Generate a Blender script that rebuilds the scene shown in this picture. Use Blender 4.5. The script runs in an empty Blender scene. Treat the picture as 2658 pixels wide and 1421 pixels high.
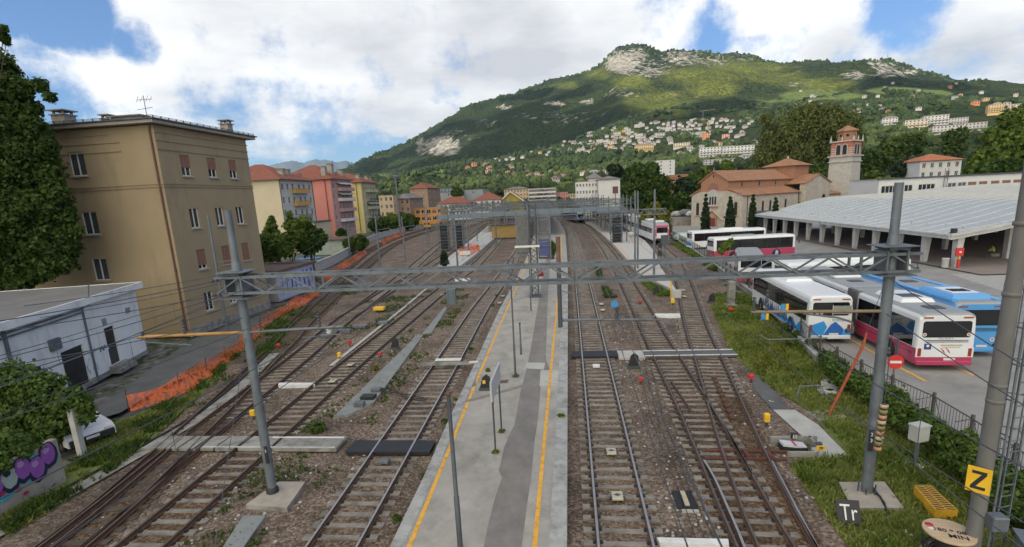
import bpy, bmesh, math, random
import numpy as np
from mathutils import Vector, Matrix, noise as mnoise

random.seed(7); np.random.seed(7)
scene = bpy.context.scene
C = scene.collection
R = math.radians

# ------------------------------------------------------------------ camera
# solved from rail gauge, sleeper spacing and plumb lines; world: X right, Y along the tracks, Z up, rail top = 0
FOC, CY, PITCH, ROLL, YAW, CAMH = 1366.52, 814.035, 0.216179, -0.0495224, 0.1147545, 9.55991
IW, IH = 2658.0, 1421.0
def cam_axes():
    F0 = Vector((-math.sin(YAW), math.cos(YAW), 0)); R0 = Vector((math.cos(YAW), math.sin(YAW), 0)); U0 = Vector((0, 0, 1))
    F = F0*math.cos(PITCH) - U0*math.sin(PITCH); U = U0*math.cos(PITCH) + F0*math.sin(PITCH)
    Rr = R0*math.cos(ROLL) + U*math.sin(ROLL); U = U*math.cos(ROLL) - R0*math.sin(ROLL)
    return F, Rr, U
AF, AR, AU = cam_axes()
cd = bpy.data.cameras.new('camera'); cam = bpy.data.objects.new('camera', cd); C.objects.link(cam)
cd.sensor_fit = 'HORIZONTAL'; cd.sensor_width = 36; cd.lens = 36*FOC/IW
cd.shift_x = 0; cd.shift_y = (CY - IH/2)/IW
cd.clip_start = 0.1; cd.clip_end = 60000
m = Matrix((AR, AU, -AF)).transposed().to_4x4(); m.translation = Vector((0, 0, CAMH)); cam.matrix_world = m
scene.camera = cam

# ------------------------------------------------------------------ light
SUN_EL, SUN_AZ = R(36), R(217)            # azimuth clockwise from +Y: behind and to the left
SUNV = Vector((math.sin(SUN_AZ)*math.cos(SUN_EL), math.cos(SUN_AZ)*math.cos(SUN_EL), math.sin(SUN_EL)))
scene.view_settings.view_transform = 'Standard'; scene.view_settings.look = 'None'
scene.view_settings.exposure = 0.0; scene.view_settings.gamma = 1.0
sl = bpy.data.lights.new('sun', 'SUN'); sun = bpy.data.objects.new('sun', sl); C.objects.link(sun)
sl.energy = 5.0; sl.angle = R(0.6); sl.color = (1.0, 0.93, 0.82)
sun.rotation_euler = (-SUNV).to_track_quat('-Z', 'Y').to_euler()

def D(x, y):                               # direction through a pixel of the 2576-wide view of the photograph
    x *= 1.03183; y *= 1.03183
    return AF + AR*((x - IW/2)/FOC) - AU*((y - CY)/FOC)
def at(x, y, z=0.0):
    d = D(x, y); t = (z - CAMH)/d.z; return Vector((0, 0, CAMH)) + d*t
def atX(x, y, X):
    d = D(x, y); return Vector((0, 0, CAMH)) + d*(X/d.x)
def atY(x, y, Y):
    d = D(x, y); return Vector((0, 0, CAMH)) + d*(Y/d.y)

def make_world():
    w = bpy.data.worlds.new('World'); scene.world = w; w.use_nodes = True
    nt = w.node_tree; N = nt.nodes; L = nt.links; N.clear()
    def nd(t, **k):
        n = N.new(t)
        for a, b in k.items(): setattr(n, a, b)
        return n
    def val(n, i, v):
        if hasattr(v, 'links'): L.new(v, n.inputs[i])
        else: n.inputs[i].default_value = v
    def math_(op, a, b=0.0, clamp=False):
        n = nd('ShaderNodeMath', operation=op, use_clamp=clamp); val(n, 0, a); val(n, 1, b); return n.outputs[0]
    tc = nd('ShaderNodeTexCoord'); vec = tc.outputs['Generated']
    sky = nd('ShaderNodeTexSky', sky_type='NISHITA', sun_disc=False, sun_elevation=SUN_EL, sun_rotation=SUN_AZ, altitude=200, air_density=1.0, dust_density=0.0, ozone_density=4.0)
    # flattened cloud coordinates: project the direction on to a cloud ceiling
    sep = nd('ShaderNodeSeparateXYZ'); L.new(vec, sep.inputs[0])
    zz = math_('ADD', math_('MAXIMUM', sep.outputs[2], 0.0), 0.16)
    com = nd('ShaderNodeCombineXYZ'); L.new(math_('DIVIDE', sep.outputs[0], zz), com.inputs[0]); L.new(math_('DIVIDE', sep.outputs[1], zz), com.inputs[1]); L.new(math_('MULTIPLY', sep.outputs[2], 2.5), com.inputs[2])
    def noise(v, sc, det, ro, off=0.0):
        mp = nd('ShaderNodeMapping'); L.new(v, mp.inputs[0]); mp.inputs[1].default_value = (off, off*.7, off*.3)
        n = nd('ShaderNodeTexNoise'); L.new(mp.outputs[0], n.inputs['Vector']); n.inputs['Scale'].default_value = sc; n.inputs['Detail'].default_value = det; n.inputs['Roughness'].default_value = ro
        return n.outputs['Fac']
    n1 = noise(com.outputs[0], 1.1, 10, .56, 3.1)
    n2 = noise(vec, 5.0, 12, .64, 1.7)
    base = math_('ADD', math_('MULTIPLY', math_('SUBTRACT', n1, .5), .75), math_('MULTIPLY', math_('SUBTRACT', n2, .5), 1.5))
    def blob_sum(bl, acc):
        for bx, by, rad, wt in bl:
            d = D(bx, by).normalized() if by is not None else Vector(bx).normalized()
            dot = nd('ShaderNodeVectorMath', operation='DOT_PRODUCT'); L.new(vec, dot.inputs[0]); dot.inputs[1].default_value = d
            mr = nd('ShaderNodeMapRange', interpolation_type='SMOOTHSTEP'); L.new(dot.outputs['Value'], mr.inputs[0])
            mr.inputs[1].default_value = math.cos(R(rad*1.3)); mr.inputs[2].default_value = math.cos(R(rad*.3)); mr.inputs[3].default_value = 0; mr.inputs[4].default_value = wt
            acc = math_('MAXIMUM', acc, mr.outputs[0])
        return acc
    # banks of cloud where the photograph has them: (view x, view y, radius in degrees, weight); the last ones lie behind the camera
    banks = [(520, 50, 9, .52), (720, 90, 11, .52), (930, 80, 11, .52), (1130, 100, 10, .52), (1330, 100, 9, .52), (1480, 80, 8, .52), (1620, 60, 7, .46), (1690, 90, 4.5, .3), (440, 190, 8, .46), (620, 220, 8, .42), (820, 240, 7, .36), (1000, 240, 5, .3), (330, 250, 6, .36), (130, 120, 5, .46), (50, 145, 4.4, .44), (235, 150, 4, .44), (185, 200, 4.6, .4), (260, 215, 5, .3), (1210, 180, 7, .46), (1400, 170, 6.5, .46),
             (1060, 298, 2.6, .66), (1000, 303, 1.8, .62), (1120, 298, 2.0, .6), (1215, 246, 2.2, .68), (880, 298, .7, .42), (1960, 60, 5, .36), (2060, 85, 4.6, .36), (1890, 115, 3.4, .34), (2120, 25, 4, .34), (2070, 135, 3.4, .32), (1800, 30, 4, .3), (2290, 140, 4.6, .5), (2390, 110, 5.4, .52), (2490, 100, 5.4, .54), (2590, 130, 6, .54), (2490, 55, 2.6, .4), (2240, 165, 2.6, .4), (780, 380, 6, .16), (950, 350, 4, .12), (600, 380, 5, .12), (2900, 150, 14, .4),
             ((0, -1, .5), None, 62, .5), ((-1, -.6, .7), None, 30, .45), ((1, -.6, .7), None, 30, .45), ((0, -.1, 1), None, 30, .45)]
    holes = [(150, 0, 3.6, .4), (0, 10, 2.4, .3), (345, 105, 1.8, .3), (90, 250, 4, .3), (2290, 15, 3.2, .35), (1790, 75, 2.4, .14)]
    acc = math_('SUBTRACT', math_('ADD', base, math_('SUBTRACT', blob_sum(banks, 0.0), .215)), blob_sum(holes, 0.0))
    cl = nd('ShaderNodeMapRange', interpolation_type='SMOOTHSTEP'); L.new(acc, cl.inputs[0]); cl.inputs[1].default_value = -.07; cl.inputs[2].default_value = .24
    n3 = noise(com.outputs[0], 1.5, 6, .55, 8.0)
    grey = math_('ADD', math_('MULTIPLY', math_('SUBTRACT', n3, .5), 2.6), blob_sum([(1260, 185, 9, .8), (950, 190, 9, .6), (1430, 235, 6, .6), (640, 240, 8, .4), (800, 60, 8, .25), (1500, 60, 8, .35), (2080, 150, 3, .5), (2350, 160, 5, .45), (2480, 150, 4, .4), (1030, 312, 1.6, .5)], 0.0))
    sh = math_('MULTIPLY', grey, 1.0, True)
    ramp = nd('ShaderNodeMix', data_type='RGBA'); L.new(sh, ramp.inputs[0]); ramp.inputs[6].default_value = (1.12, 1.12, 1.11, 1); ramp.inputs[7].default_value = (.68, .70, .735, 1)
    # thin cloud around the (hidden) sun glows brighter than cloud on the far side of the sky
    sd = nd('ShaderNodeVectorMath', operation='DOT_PRODUCT'); L.new(vec, sd.inputs[0]); sd.inputs[1].default_value = SUNV
    gl = nd('ShaderNodeMapRange', interpolation_type='SMOOTHSTEP'); L.new(sd.outputs['Value'], gl.inputs[0]); gl.inputs[1].default_value = .1; gl.inputs[2].default_value = 1.; gl.inputs[3].default_value = 1.; gl.inputs[4].default_value = 2.3
    rs = nd('ShaderNodeVectorMath', operation='SCALE'); L.new(ramp.outputs[2], rs.inputs[0]); L.new(gl.outputs[0], rs.inputs['Scale'])
    gf = nd('ShaderNodeMapRange'); L.new(gl.outputs[0], gf.inputs[0]); gf.inputs[1].default_value = 1.; gf.inputs[2].default_value = 2.2
    wm = nd('ShaderNodeMix', data_type='RGBA', blend_type='MULTIPLY'); L.new(gf.outputs[0], wm.inputs[0]); L.new(rs.outputs[0], wm.inputs[6]); wm.inputs[7].default_value = (1.06, 1.0, .86, 1)
    # the physical sky, scaled, with its very bright horizon rolled off the way the camera did
    sc_ = nd('ShaderNodeVectorMath', operation='SCALE'); L.new(sky.outputs[0], sc_.inputs[0]); sc_.inputs['Scale'].default_value = SKYK
    lum = nd('ShaderNodeVectorMath', operation='DOT_PRODUCT'); L.new(sc_.outputs[0], lum.inputs[0]); lum.inputs[1].default_value = (.3, .45, .25)
    dv = nd('ShaderNodeVectorMath', operation='SCALE'); L.new(sc_.outputs[0], dv.inputs[0]); L.new(math_('DIVIDE', 1.12, math_('ADD', lum.outputs['Value'], .62)), dv.inputs['Scale'])
    tint = nd('ShaderNodeVectorMath', operation='MULTIPLY'); L.new(dv.outputs[0], tint.inputs[0]); tint.inputs[1].default_value = (.92, 1.0, 1.13); dv = tint
    mix = nd('ShaderNodeMix', data_type='RGBA'); L.new(cl.outputs[0], mix.inputs[0]); L.new(dv.outputs[0], mix.inputs[6]); L.new(wm.outputs[2], mix.inputs[7])
    bg = nd('ShaderNodeBackground'); L.new(mix.outputs[2], bg.inputs[0]); bg.inputs[1].default_value = 1.0
    out = nd('ShaderNodeOutputWorld'); L.new(bg.outputs[0], out.inputs[0])
SKYK = 0.11
make_world()

# ------------------------------------------------------------------ helpers
def tag(o, label=None, cat=None, group=None, kind=None):
    if label: o['label'] = label
    if cat: o['category'] = cat
    if group: o['group'] = group
    if kind: o['kind'] = kind
    return o
def thing(name, label, cat, loc=(0, 0, 0), rz=0.0, group=None):
    o = bpy.data.objects.new(name, None); C.objects.link(o); o.empty_display_size = .3
    o.location = loc; o.rotation_euler = (0, 0, rz)
    return tag(o, label, cat, group)
def dup(root, loc=None, rz=None, label=None, group=None, sc=None):      # a copy of a thing with its parts and sub-parts
    def cp(o, par):
        c = o.copy(); C.objects.link(c)
        if par is not None: c.parent = par; KIDS.setdefault(par.name, []).append(c)
        for ch in list(KIDS.get(o.name, ())): cp(ch, c)
        return c
    c = cp(root, None)
    if loc is not None: c.location = loc
    if rz is not None: c.rotation_euler = (0, 0, rz)
    if sc is not None: c.scale = sc if hasattr(sc, '__len__') else (sc, sc, sc)
    if label: c['label'] = label
    if group: c['group'] = group
    return c
KIDS = {}
class MB:
    def __init__(s): s.v = []; s.f = []; s.mi = []; s.ms = []; s.sm = []
    def M(s, mat):
        if mat not in s.ms: s.ms.append(mat)
        return s.ms.index(mat)
    def add(s, vs, fs, mat, smooth=False):
        b = len(s.v); s.v += [tuple(v) for v in vs]; k = s.M(mat)
        for f in fs: s.f.append(tuple(b+i for i in f)); s.mi.append(k); s.sm.append(smooth)
        return s
    def quad(s, a, b, c, d, mat): return s.add([a, b, c, d], [(0, 1, 2, 3)], mat)
    def poly(s, pts, mat): return s.add(pts, [tuple(range(len(pts)))], mat)
    def box(s, c, sz, mat, rz=0.0, Mx=None, bev=0.0):
        x, y, z = sz[0]/2, sz[1]/2, sz[2]/2
        if bev > 0:
            b = min(bev, x*.9, y*.9, z*.9); vs = []; 
            for sz_, ins in ((-z, b), (-z+b, 0), (z-b, 0), (z, b)):
                for (px, py) in ((-x+ins, -y+b), (-x+b, -y+ins), (x-b, -y+ins), (x-ins, -y+b), (x-ins, y-b), (x-b, y-ins), (-x+b, y-ins), (-x+ins, y-b)):
                    if ins: px = max(-x+b, min(x-b, px)); py = max(-y+b, min(y-b, py))
                    vs.append(Vector((px, py, sz_)))
            fs = [tuple(range(7, -1, -1)), tuple(range(24, 32))]
            for r in range(3):
                for i in range(8): fs.append((r*8+i, r*8+(i+1) % 8, r*8+8+(i+1) % 8, r*8+8+i))
        else:
            vs = [Vector((i*x, j*y, k*z)) for k in (-1, 1) for j in (-1, 1) for i in (-1, 1)]
            fs = [(0, 2, 3, 1), (4, 5, 7, 6), (0, 1, 5, 4), (2, 6, 7, 3), (0, 4, 6, 2), (1, 3, 7, 5)]
        if Mx is None: Mx = Matrix.Rotation(rz, 3, 'Z')
        c = Vector(c); return s.add([c + Mx @ v for v in vs], fs, mat)
    def bar(s, a, b, w, h, mat, up=(0, 0, 1)):
        a = Vector(a); b = Vector(b); d = b-a; L = d.length
        if L < 1e-6: return s
        d /= L; u = Vector(up); x = d.cross(u)
        if x.length < 1e-4: x = d.cross(Vector((1, 0, 0)))
        x.normalize(); z = x.cross(d)
        Mx = Matrix((x, d, z)).transposed()
        return s.box((a+b)/2, (w, L, h), mat, Mx=Mx)
    def tube(s, pts, r, mat, n=8, cap=True, smooth=True):
        pts = [Vector(p) for p in pts]; k = len(pts); rs = r if hasattr(r, '__len__') else [r]*k
        vs = []; px = None
        for i, p in enumerate(pts):
            d = (pts[min(i+1, k-1)]-pts[max(i-1, 0)])
            d = d.normalized() if d.length > 1e-9 else Vector((0, 0, 1))
            if px is None:
                x = d.cross(Vector((0, 0, 1)))
                if x.length < 1e-3: x = d.cross(Vector((1, 0, 0)))
            else: x = px - d*px.dot(d)
            x.normalize(); px = x; y = d.cross(x)
            for j in range(n):
                a = 2*math.pi*j/n; vs.append(p + x*(rs[i]*math.cos(a)) + y*(rs[i]*math.sin(a)))
        fs = [(i*n+j, i*n+(j+1) % n, (i+1)*n+(j+1) % n, (i+1)*n+j) for i in range(k-1) for j in range(n)]
        s.add(vs, fs, mat, smooth)
        if cap: s.add(vs[:n], [tuple(range(n-1, -1, -1))], mat); s.add(vs[-n:], [tuple(range(n))], mat)
        return s
    def prism(s, poly, z0, z1, mat, top=None):
        n = len(poly); area = sum(poly[i][0]*poly[(i+1) % n][1]-poly[(i+1) % n][0]*poly[i][1] for i in range(n))
        if area < 0: poly = list(reversed(poly))
        vs = [(p[0], p[1], z0) for p in poly]+[(p[0], p[1], z1) for p in poly]
        s.add(vs, [(i, (i+1) % n, n+(i+1) % n, n+i) for i in range(n)]+[tuple(range(n-1, -1, -1))], mat)
        return s.add(vs[n:], [tuple(range(n))], top or mat)
    def lathe(s, c, prof, mat, n=16, smooth=True):
        c = Vector(c); vs = [c+Vector((r*math.cos(2*math.pi*j/n), r*math.sin(2*math.pi*j/n), z)) for r, z in prof for j in range(n)]
        fs = [(i*n+j, i*n+(j+1) % n, (i+1)*n+(j+1) % n, (i+1)*n+j) for i in range(len(prof)-1) for j in range(n)]
        return s.add(vs, fs, mat, smooth)
    def build(s, name, parent=None, off=True):
        me = bpy.data.meshes.new(name); v = s.v
        if parent is not None and off:
            l = parent.location
            if parent.parent is not None: l = l + parent.parent.location
            v = [(p[0]-l[0], p[1]-l[1], p[2]-l[2]) for p in v]
        me.from_pydata(v, [], s.f)
        for mm in s.ms: me.materials.append(mm)
        me.polygons.foreach_set('material_index', s.mi); me.polygons.foreach_set('use_smooth', s.sm); me.update()
        o = bpy.data.objects.new(name, me); C.objects.link(o)
        if parent is not None: o.parent = parent; KIDS.setdefault(parent.name, []).append(o)
        return o
def ribbon(mb, pts, hw0, hw1, z, mat):
    """flat strip along a plan polyline, from offset hw0 to hw1 to the right of it"""
    pts = [Vector((p[0], p[1], 0)) for p in pts]; n = len(pts); out = []
    for i, p in enumerate(pts):
        d = (pts[min(i+1, n-1)]-pts[max(i-1, 0)]).normalized(); r = Vector((d.y, -d.x, 0))
        zz = z if not hasattr(z, '__len__') else z[i]
        out.append((p + r*hw0 + Vector((0, 0, zz)), p + r*hw1 + Vector((0, 0, zz))))
    for i in range(n-1): mb.quad(out[i][0], out[i][1], out[i+1][1], out[i+1][0], mat)
    return out

# ------------------------------------------------------------------ materials
_mats = {}
def mat(name, col, rough=.7, var=.15, scale=3.0, metal=0.0, stain=None, bump=0.0, bscale=None, col2=None, thr=None, spec=.5, detail=6, stretch=None, alpha=None, coord='Object'):
    if name in _mats: return _mats[name]
    mm = bpy.data.materials.new(name); mm.use_nodes = True; nt = mm.node_tree; N = nt.nodes; L = nt.links
    b = N['Principled BSDF']; b.inputs['Roughness'].default_value = rough; b.inputs['Metallic'].default_value = metal; b.inputs['Specular IOR Level'].default_value = spec
    tc = N.new('ShaderNodeTexCoord'); mp = N.new('ShaderNodeMapping'); L.new(tc.outputs[coord], mp.inputs[0])
    if stretch: mp.inputs[3].default_value = stretch
    nz = N.new('ShaderNodeTexNoise'); nz.inputs['Scale'].default_value = scale; nz.inputs['Detail'].default_value = detail; nz.inputs['Roughness'].default_value = .62; L.new(mp.outputs[0], nz.inputs['Vector'])
    mr = N.new('ShaderNodeMapRange'); L.new(nz.outputs['Fac'], mr.inputs[0])
    if thr: mr.inputs[1].default_value, mr.inputs[2].default_value = thr
    else: mr.inputs[1].default_value, mr.inputs[2].default_value = .3, .7
    mx = N.new('ShaderNodeMix'); mx.data_type = 'RGBA'; L.new(mr.outputs[0], mx.inputs[0])
    c2 = col2 or tuple(min(1, c*(1+var)) for c in col); c1 = col if col2 else tuple(c*(1-var) for c in col)
    mx.inputs[6].default_value = (*c1, 1); mx.inputs[7].default_value = (*c2, 1); outc = mx.outputs[2]
    if stain:                               # weathering: (scale, threshold, darkest factor, stretch)
        m2 = N.new('ShaderNodeMapping'); L.new(tc.outputs[coord], m2.inputs[0]); m2.inputs[3].default_value = stain[3]
        n3 = N.new('ShaderNodeTexNoise'); n3.inputs['Scale'].default_value = stain[0]; n3.inputs['Detail'].default_value = 9; n3.inputs['Roughness'].default_value = .68; L.new(m2.outputs[0], n3.inputs['Vector'])
        r3 = N.new('ShaderNodeMapRange'); L.new(n3.outputs['Fac'], r3.inputs[0]); r3.inputs[1].default_value = stain[1]-.09; r3.inputs[2].default_value = stain[1]+.09; r3.inputs[3].default_value = stain[2]; r3.inputs[4].default_value = 1
        x3 = N.new('ShaderNodeMix'); x3.data_type = 'RGBA'; x3.blend_type = 'MULTIPLY'; x3.inputs[0].default_value = 1; L.new(outc, x3.inputs[6]); L.new(r3.outputs[0], x3.inputs[7]); outc = x3.outputs[2]
    L.new(outc, b.inputs['Base Color'])
    if bump:
        n2 = N.new('ShaderNodeTexNoise'); n2.inputs['Scale'].default_value = bscale or scale*4; n2.inputs['Detail'].default_value = 4; L.new(mp.outputs[0], n2.inputs['Vector'])
        bp = N.new('ShaderNodeBump'); bp.inputs['Strength'].default_value = bump; bp.inputs['Distance'].default_value = .03; L.new(n2.outputs['Fac'], bp.inputs['Height']); L.new(bp.outputs[0], b.inputs['Normal'])
    if alpha is not None: b.inputs['Alpha'].default_value = alpha
    _mats[name] = mm; return mm
def srgb(r, g, b): return tuple(((c/255)/12.92 if c/255 <= .04045 else ((c/255+.055)/1.055)**2.4) for c in (r, g, b))
def glass(name, col=(.02, .025, .03), rough=.06): return mat(name, col, rough, .3, .7, spec=.8)
# ------------------------------------------------------------------ terrain: hills
RIDGE = [(820,462),(860,432),(900,412),(940,402),(1000,370),(1050,350),(1100,315),(1150,282),(1170,270),(1230,262),(1270,245),(1320,222),(1400,195),(1450,180),(1500,165),(1530,140),(1560,122),(1600,115),(1640,120),(1665,131),(1690,124),(1730,123),(1800,131),(1850,128),(1880,135),(1940,155),(1990,160),(2040,158),(2080,163),(2110,170),(2150,160),(2230,150),(2290,165),(2330,180),(2380,193),(2400,203),(2440,203),(2500,212),(2576,225),(2800,235),(3200,220)]
STEEP = [(820,470),(880,457),(1000,452),(1100,430),(1200,405),(1300,390),(1400,370),(1500,342),(1600,313),(1700,303),(1800,297),(1900,285),(2000,262),(2100,250),(2200,240),(2300,238),(2450,236),(2600,246),(3200,250)]
LOWER = [(820,480),(880,475),(1000,470),(1100,465),(1200,448),(1300,436),(1400,425),(1500,410),(1600,396),(1700,390),(1800,380),(1900,370),(2000,352),(2200,332),(2400,318),(2600,310),(3200,300)]
def layer(pl, Rf):
    az = []; zz = []
    for x, y in pl:
        d = D(x, y); h = math.hypot(d.x, d.y); a = math.atan2(d.x, d.y); az.append(a); zz.append(d.z/h)
    az = np.array(az); zz = np.array(zz); o = np.argsort(az); return az[o], zz[o], Rf
LR = layer(RIDGE, 3500.); LS = layer(STEEP, 1750.); LL = layer(LOWER, 950.)
AZ0, AZ1 = -.48, 1.15
def fbm(x, y, z, o=5): return mnoise.fractal(Vector((x, y, z)), .9, 2.1, o)
def terrain_h(a, r):
    t = [np.interp(a, L[0], L[1]) for L in (LL, LS, LR)]
    rr = [430., 950., 1750., 2500., 3500., 3900., 5200.]
    zs = [-.5, 950*t[0]+CAMH, 1750*t[1]+CAMH, 0, 3500*t[2]+CAMH, 0, 0]
    zs[3] = 2500*(t[1]*.42+t[2]*.58)+CAMH
    zs[5] = zs[4]*.97; zs[6] = zs[4]*.55
    return float(np.interp(r, rr, zs))
rng = np.concatenate([np.linspace(430, 950, 24), np.linspace(950, 1750, 34)[1:], np.linspace(1750, 3600, 60)[1:], np.linspace(3600, 5200, 8)[1:]])
azs = np.linspace(AZ0, AZ1, 560)
HT = np.zeros((len(azs), len(rng)))
for i, a in enumerate(azs):
    for j, r in enumerate(rng):
        h = terrain_h(a, r); x, y = r*math.sin(a), r*math.cos(a)
        k = min(1, max(0, (r-430)/500))
        h += k*(22*fbm(x/260, y/260, 3.3) + (0 if r < 1500 else 1)*min(1, (r-1500)/600)*(1-min(1, max(0, (r-3000)/500))*.75)*60*fbm(x/520, y/520, 9.1)*.9)
        if r > 3100: h += 14*fbm(x/60, y/60, 1.7, 3)
        if r >= 430: HT[i, j] = h
    HT[i, 0] = -.6
def ground_z(x, y):
    r = math.hypot(x, y); a = math.atan2(x, y)
    if r <= rng[0]: return -.3
    fi = (a-AZ0)/(AZ1-AZ0)*(len(azs)-1); fi = min(max(fi, 0), len(azs)-1.001); i = int(fi); u = fi-i
    j = int(min(max(np.searchsorted(rng, r)-1, 0), len(rng)-2)); v = (r-rng[j])/(rng[j+1]-rng[j])
    return float((HT[i, j]*(1-u)+HT[i+1, j]*u)*(1-v)+(HT[i, j+1]*(1-u)+HT[i+1, j+1]*u)*v)
def ray_ground(px, py, rmin=430.):
    d = D(px, py); h = math.hypot(d.x, d.y); s = d.z/h; r = rmin; ux, uy = d.x/h, d.y/h
    while r < 5000:
        if ground_z(ux*r, uy*r) >= CAMH+s*r: return Vector((ux*r, uy*r, CAMH+s*r))
        r += 6
    return None
def view_xy(p):
    d = Vector(p)-Vector((0, 0, CAMH)); z = d.dot(AF)
    return ((IW/2+FOC*d.dot(AR)/z)/1.03183, (CY-FOC*d.dot(AU)/z)/1.03183)

def hill_material():
    mm = bpy.data.materials.new('hill_forest'); mm.use_nodes = True; nt = mm.node_tree; N = nt.nodes; L = nt.links; b = N['Principled BSDF']; b.inputs['Roughness'].default_value = .9; b.inputs['Specular IOR Level'].default_value = .1
    tc = N.new('ShaderNodeTexCoord')
    def noise(sc, det=6, ro=.6):
        n = N.new('ShaderNodeTexNoise'); L.new(tc.outputs['Object'], n.inputs['Vector']); n.inputs['Scale'].default_value = sc; n.inputs['Detail'].default_value = det; n.inputs['Roughness'].default_value = ro; return n.outputs['Fac']
    def mr(f, a, b_, c=0., d=1.):
        n = N.new('ShaderNodeMapRange'); L.new(f, n.inputs[0]); n.inputs[1].default_value = a; n.inputs[2].default_value = b_; n.inputs[3].default_value = c; n.inputs[4].default_value = d; return n.outputs[0]
    def mix(f, a, b_):
        n = N.new('ShaderNodeMix'); n.data_type = 'RGBA'; L.new(f, n.inputs[0])
        for i, c in ((6, a), (7, b_)):
            if isinstance(c, tuple): n.inputs[i].default_value = (*c, 1)
            else: L.new(c, n.inputs[i])
        return n.outputs[2]
    vor = N.new('ShaderNodeTexVoronoi'); L.new(tc.outputs['Object'], vor.inputs['Vector']); vor.inputs['Scale'].default_value = 1/11.
    tree = N.new('ShaderNodeSeparateColor'); L.new(vor.outputs['Color'], tree.inputs[0])
    c1 = mix(mr(noise(1/240., 6, .65), .35, .65), (.008, .016, .009), (.040, .054, .015))
    c2 = mix(mr(tree.outputs[0], 0, 1), (.007, .014, .008), (.045, .058, .017)); c2n = mix(mr(noise(1/35., 4), .3, .7), c1, c2)
    at_ = N.new('ShaderNodeVertexColor'); at_.layer_name = 'cover'; sp = N.new('ShaderNodeSeparateColor'); L.new(at_.outputs[0], sp.inputs[0])
    rockc = mix(mr(noise(1/22., 9, .75), .36, .62), (.085, .08, .07), (.42, .385, .32))
    rn = N.new('ShaderNodeMath'); rn.operation = 'MULTIPLY_ADD'; L.new(sp.outputs[0], rn.inputs[0]); rn.inputs[1].default_value = .72; L.new(mr(noise(1/38., 9, .78), .3, .72, -.62, .42), rn.inputs[2])
    rockm = mr(rn.outputs[0], .26, .44)
    wv = N.new('ShaderNodeTexWave'); wv.inputs['Scale'].default_value = .09; wv.inputs['Distortion'].default_value = 3; L.new(tc.outputs['Object'], wv.inputs['Vector'])
    fieldc = mix(wv.outputs['Fac'], (.075, .105, .03), (.12, .15, .045))
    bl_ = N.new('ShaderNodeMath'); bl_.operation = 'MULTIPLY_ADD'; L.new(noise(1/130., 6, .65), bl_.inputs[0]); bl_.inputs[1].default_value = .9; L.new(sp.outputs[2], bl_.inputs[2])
    sunlit_green = mix(mr(tree.outputs[1], 0, 1), (.062, .075, .014), (.125, .135, .028)); c2n = mix(mr(bl_.outputs[0], .62, .95), c2n, sunlit_green)  # brighter yellow-green paints sunlight into the slope colour
    c3 = mix(mr(sp.outputs[1], .35, .6), c2n, fieldc); c4 = mix(rockm, c3, rockc)
    L.new(c4, b.inputs['Base Color'])
    ad = N.new('ShaderNodeMath'); ad.operation = 'ADD'; L.new(vor.outputs['Distance'], ad.inputs[0]); L.new(noise(1/30., 5), ad.inputs[1])
    bp = N.new('ShaderNodeBump'); bp.inputs['Strength'].default_value = .9; bp.inputs['Distance'].default_value = 9.; bp.invert = True; L.new(ad.outputs[0], bp.inputs['Height']); L.new(bp.outputs[0], b.inputs['Normal'])
    return mm
ROCKS = [(1565,155,45,28,1.0),(1600,140,30,22,.8),(1630,175,60,24,.62),(1720,145,60,20,.75),(1800,150,50,18,.6),(1870,142,40,14,.5),(1115,368,42,24,1.),(1060,370,16,22,.7),(1140,335,40,12,.5),(2215,163,40,12,.8),(2245,182,70,12,.8),(2150,190,35,12,.7),(1395,262,30,8,.75),(1480,258,22,8,.65),(1270,270,22,7,.65),(1420,300,70,20,.42),(1570,235,50,14,.5),(1230,310,40,12,.45),(1330,290,40,12,.4),(2000,213,45,6,.6),(1700,240,60,14,.36),(1480,290,60,14,.4),(1180,345,30,10,.4)]
SUNLIT_GREEN = [(1660,262,95,42),(1860,175,170,36),(1590,205,60,26),(1500,185,50,18),(2060,215,120,24),(1780,225,80,26),(1960,190,90,26),(1730,190,90,30),(1420,215,40,14),(1560,330,60,14)]  # ellipses in view coordinates where sunlit slope is painted as lighter green
FIELDS = [(2060,240,130,16),(1960,262,90,12),(2250,228,80,12),(2350,235,60,10),(1000,440,60,8),(1300,448,60,10),(1180,462,80,8),(1400,465,70,14),(1330,420,40,8),(2120,262,60,10),(1080,430,60,8),(1480,455,40,12)]
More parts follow.
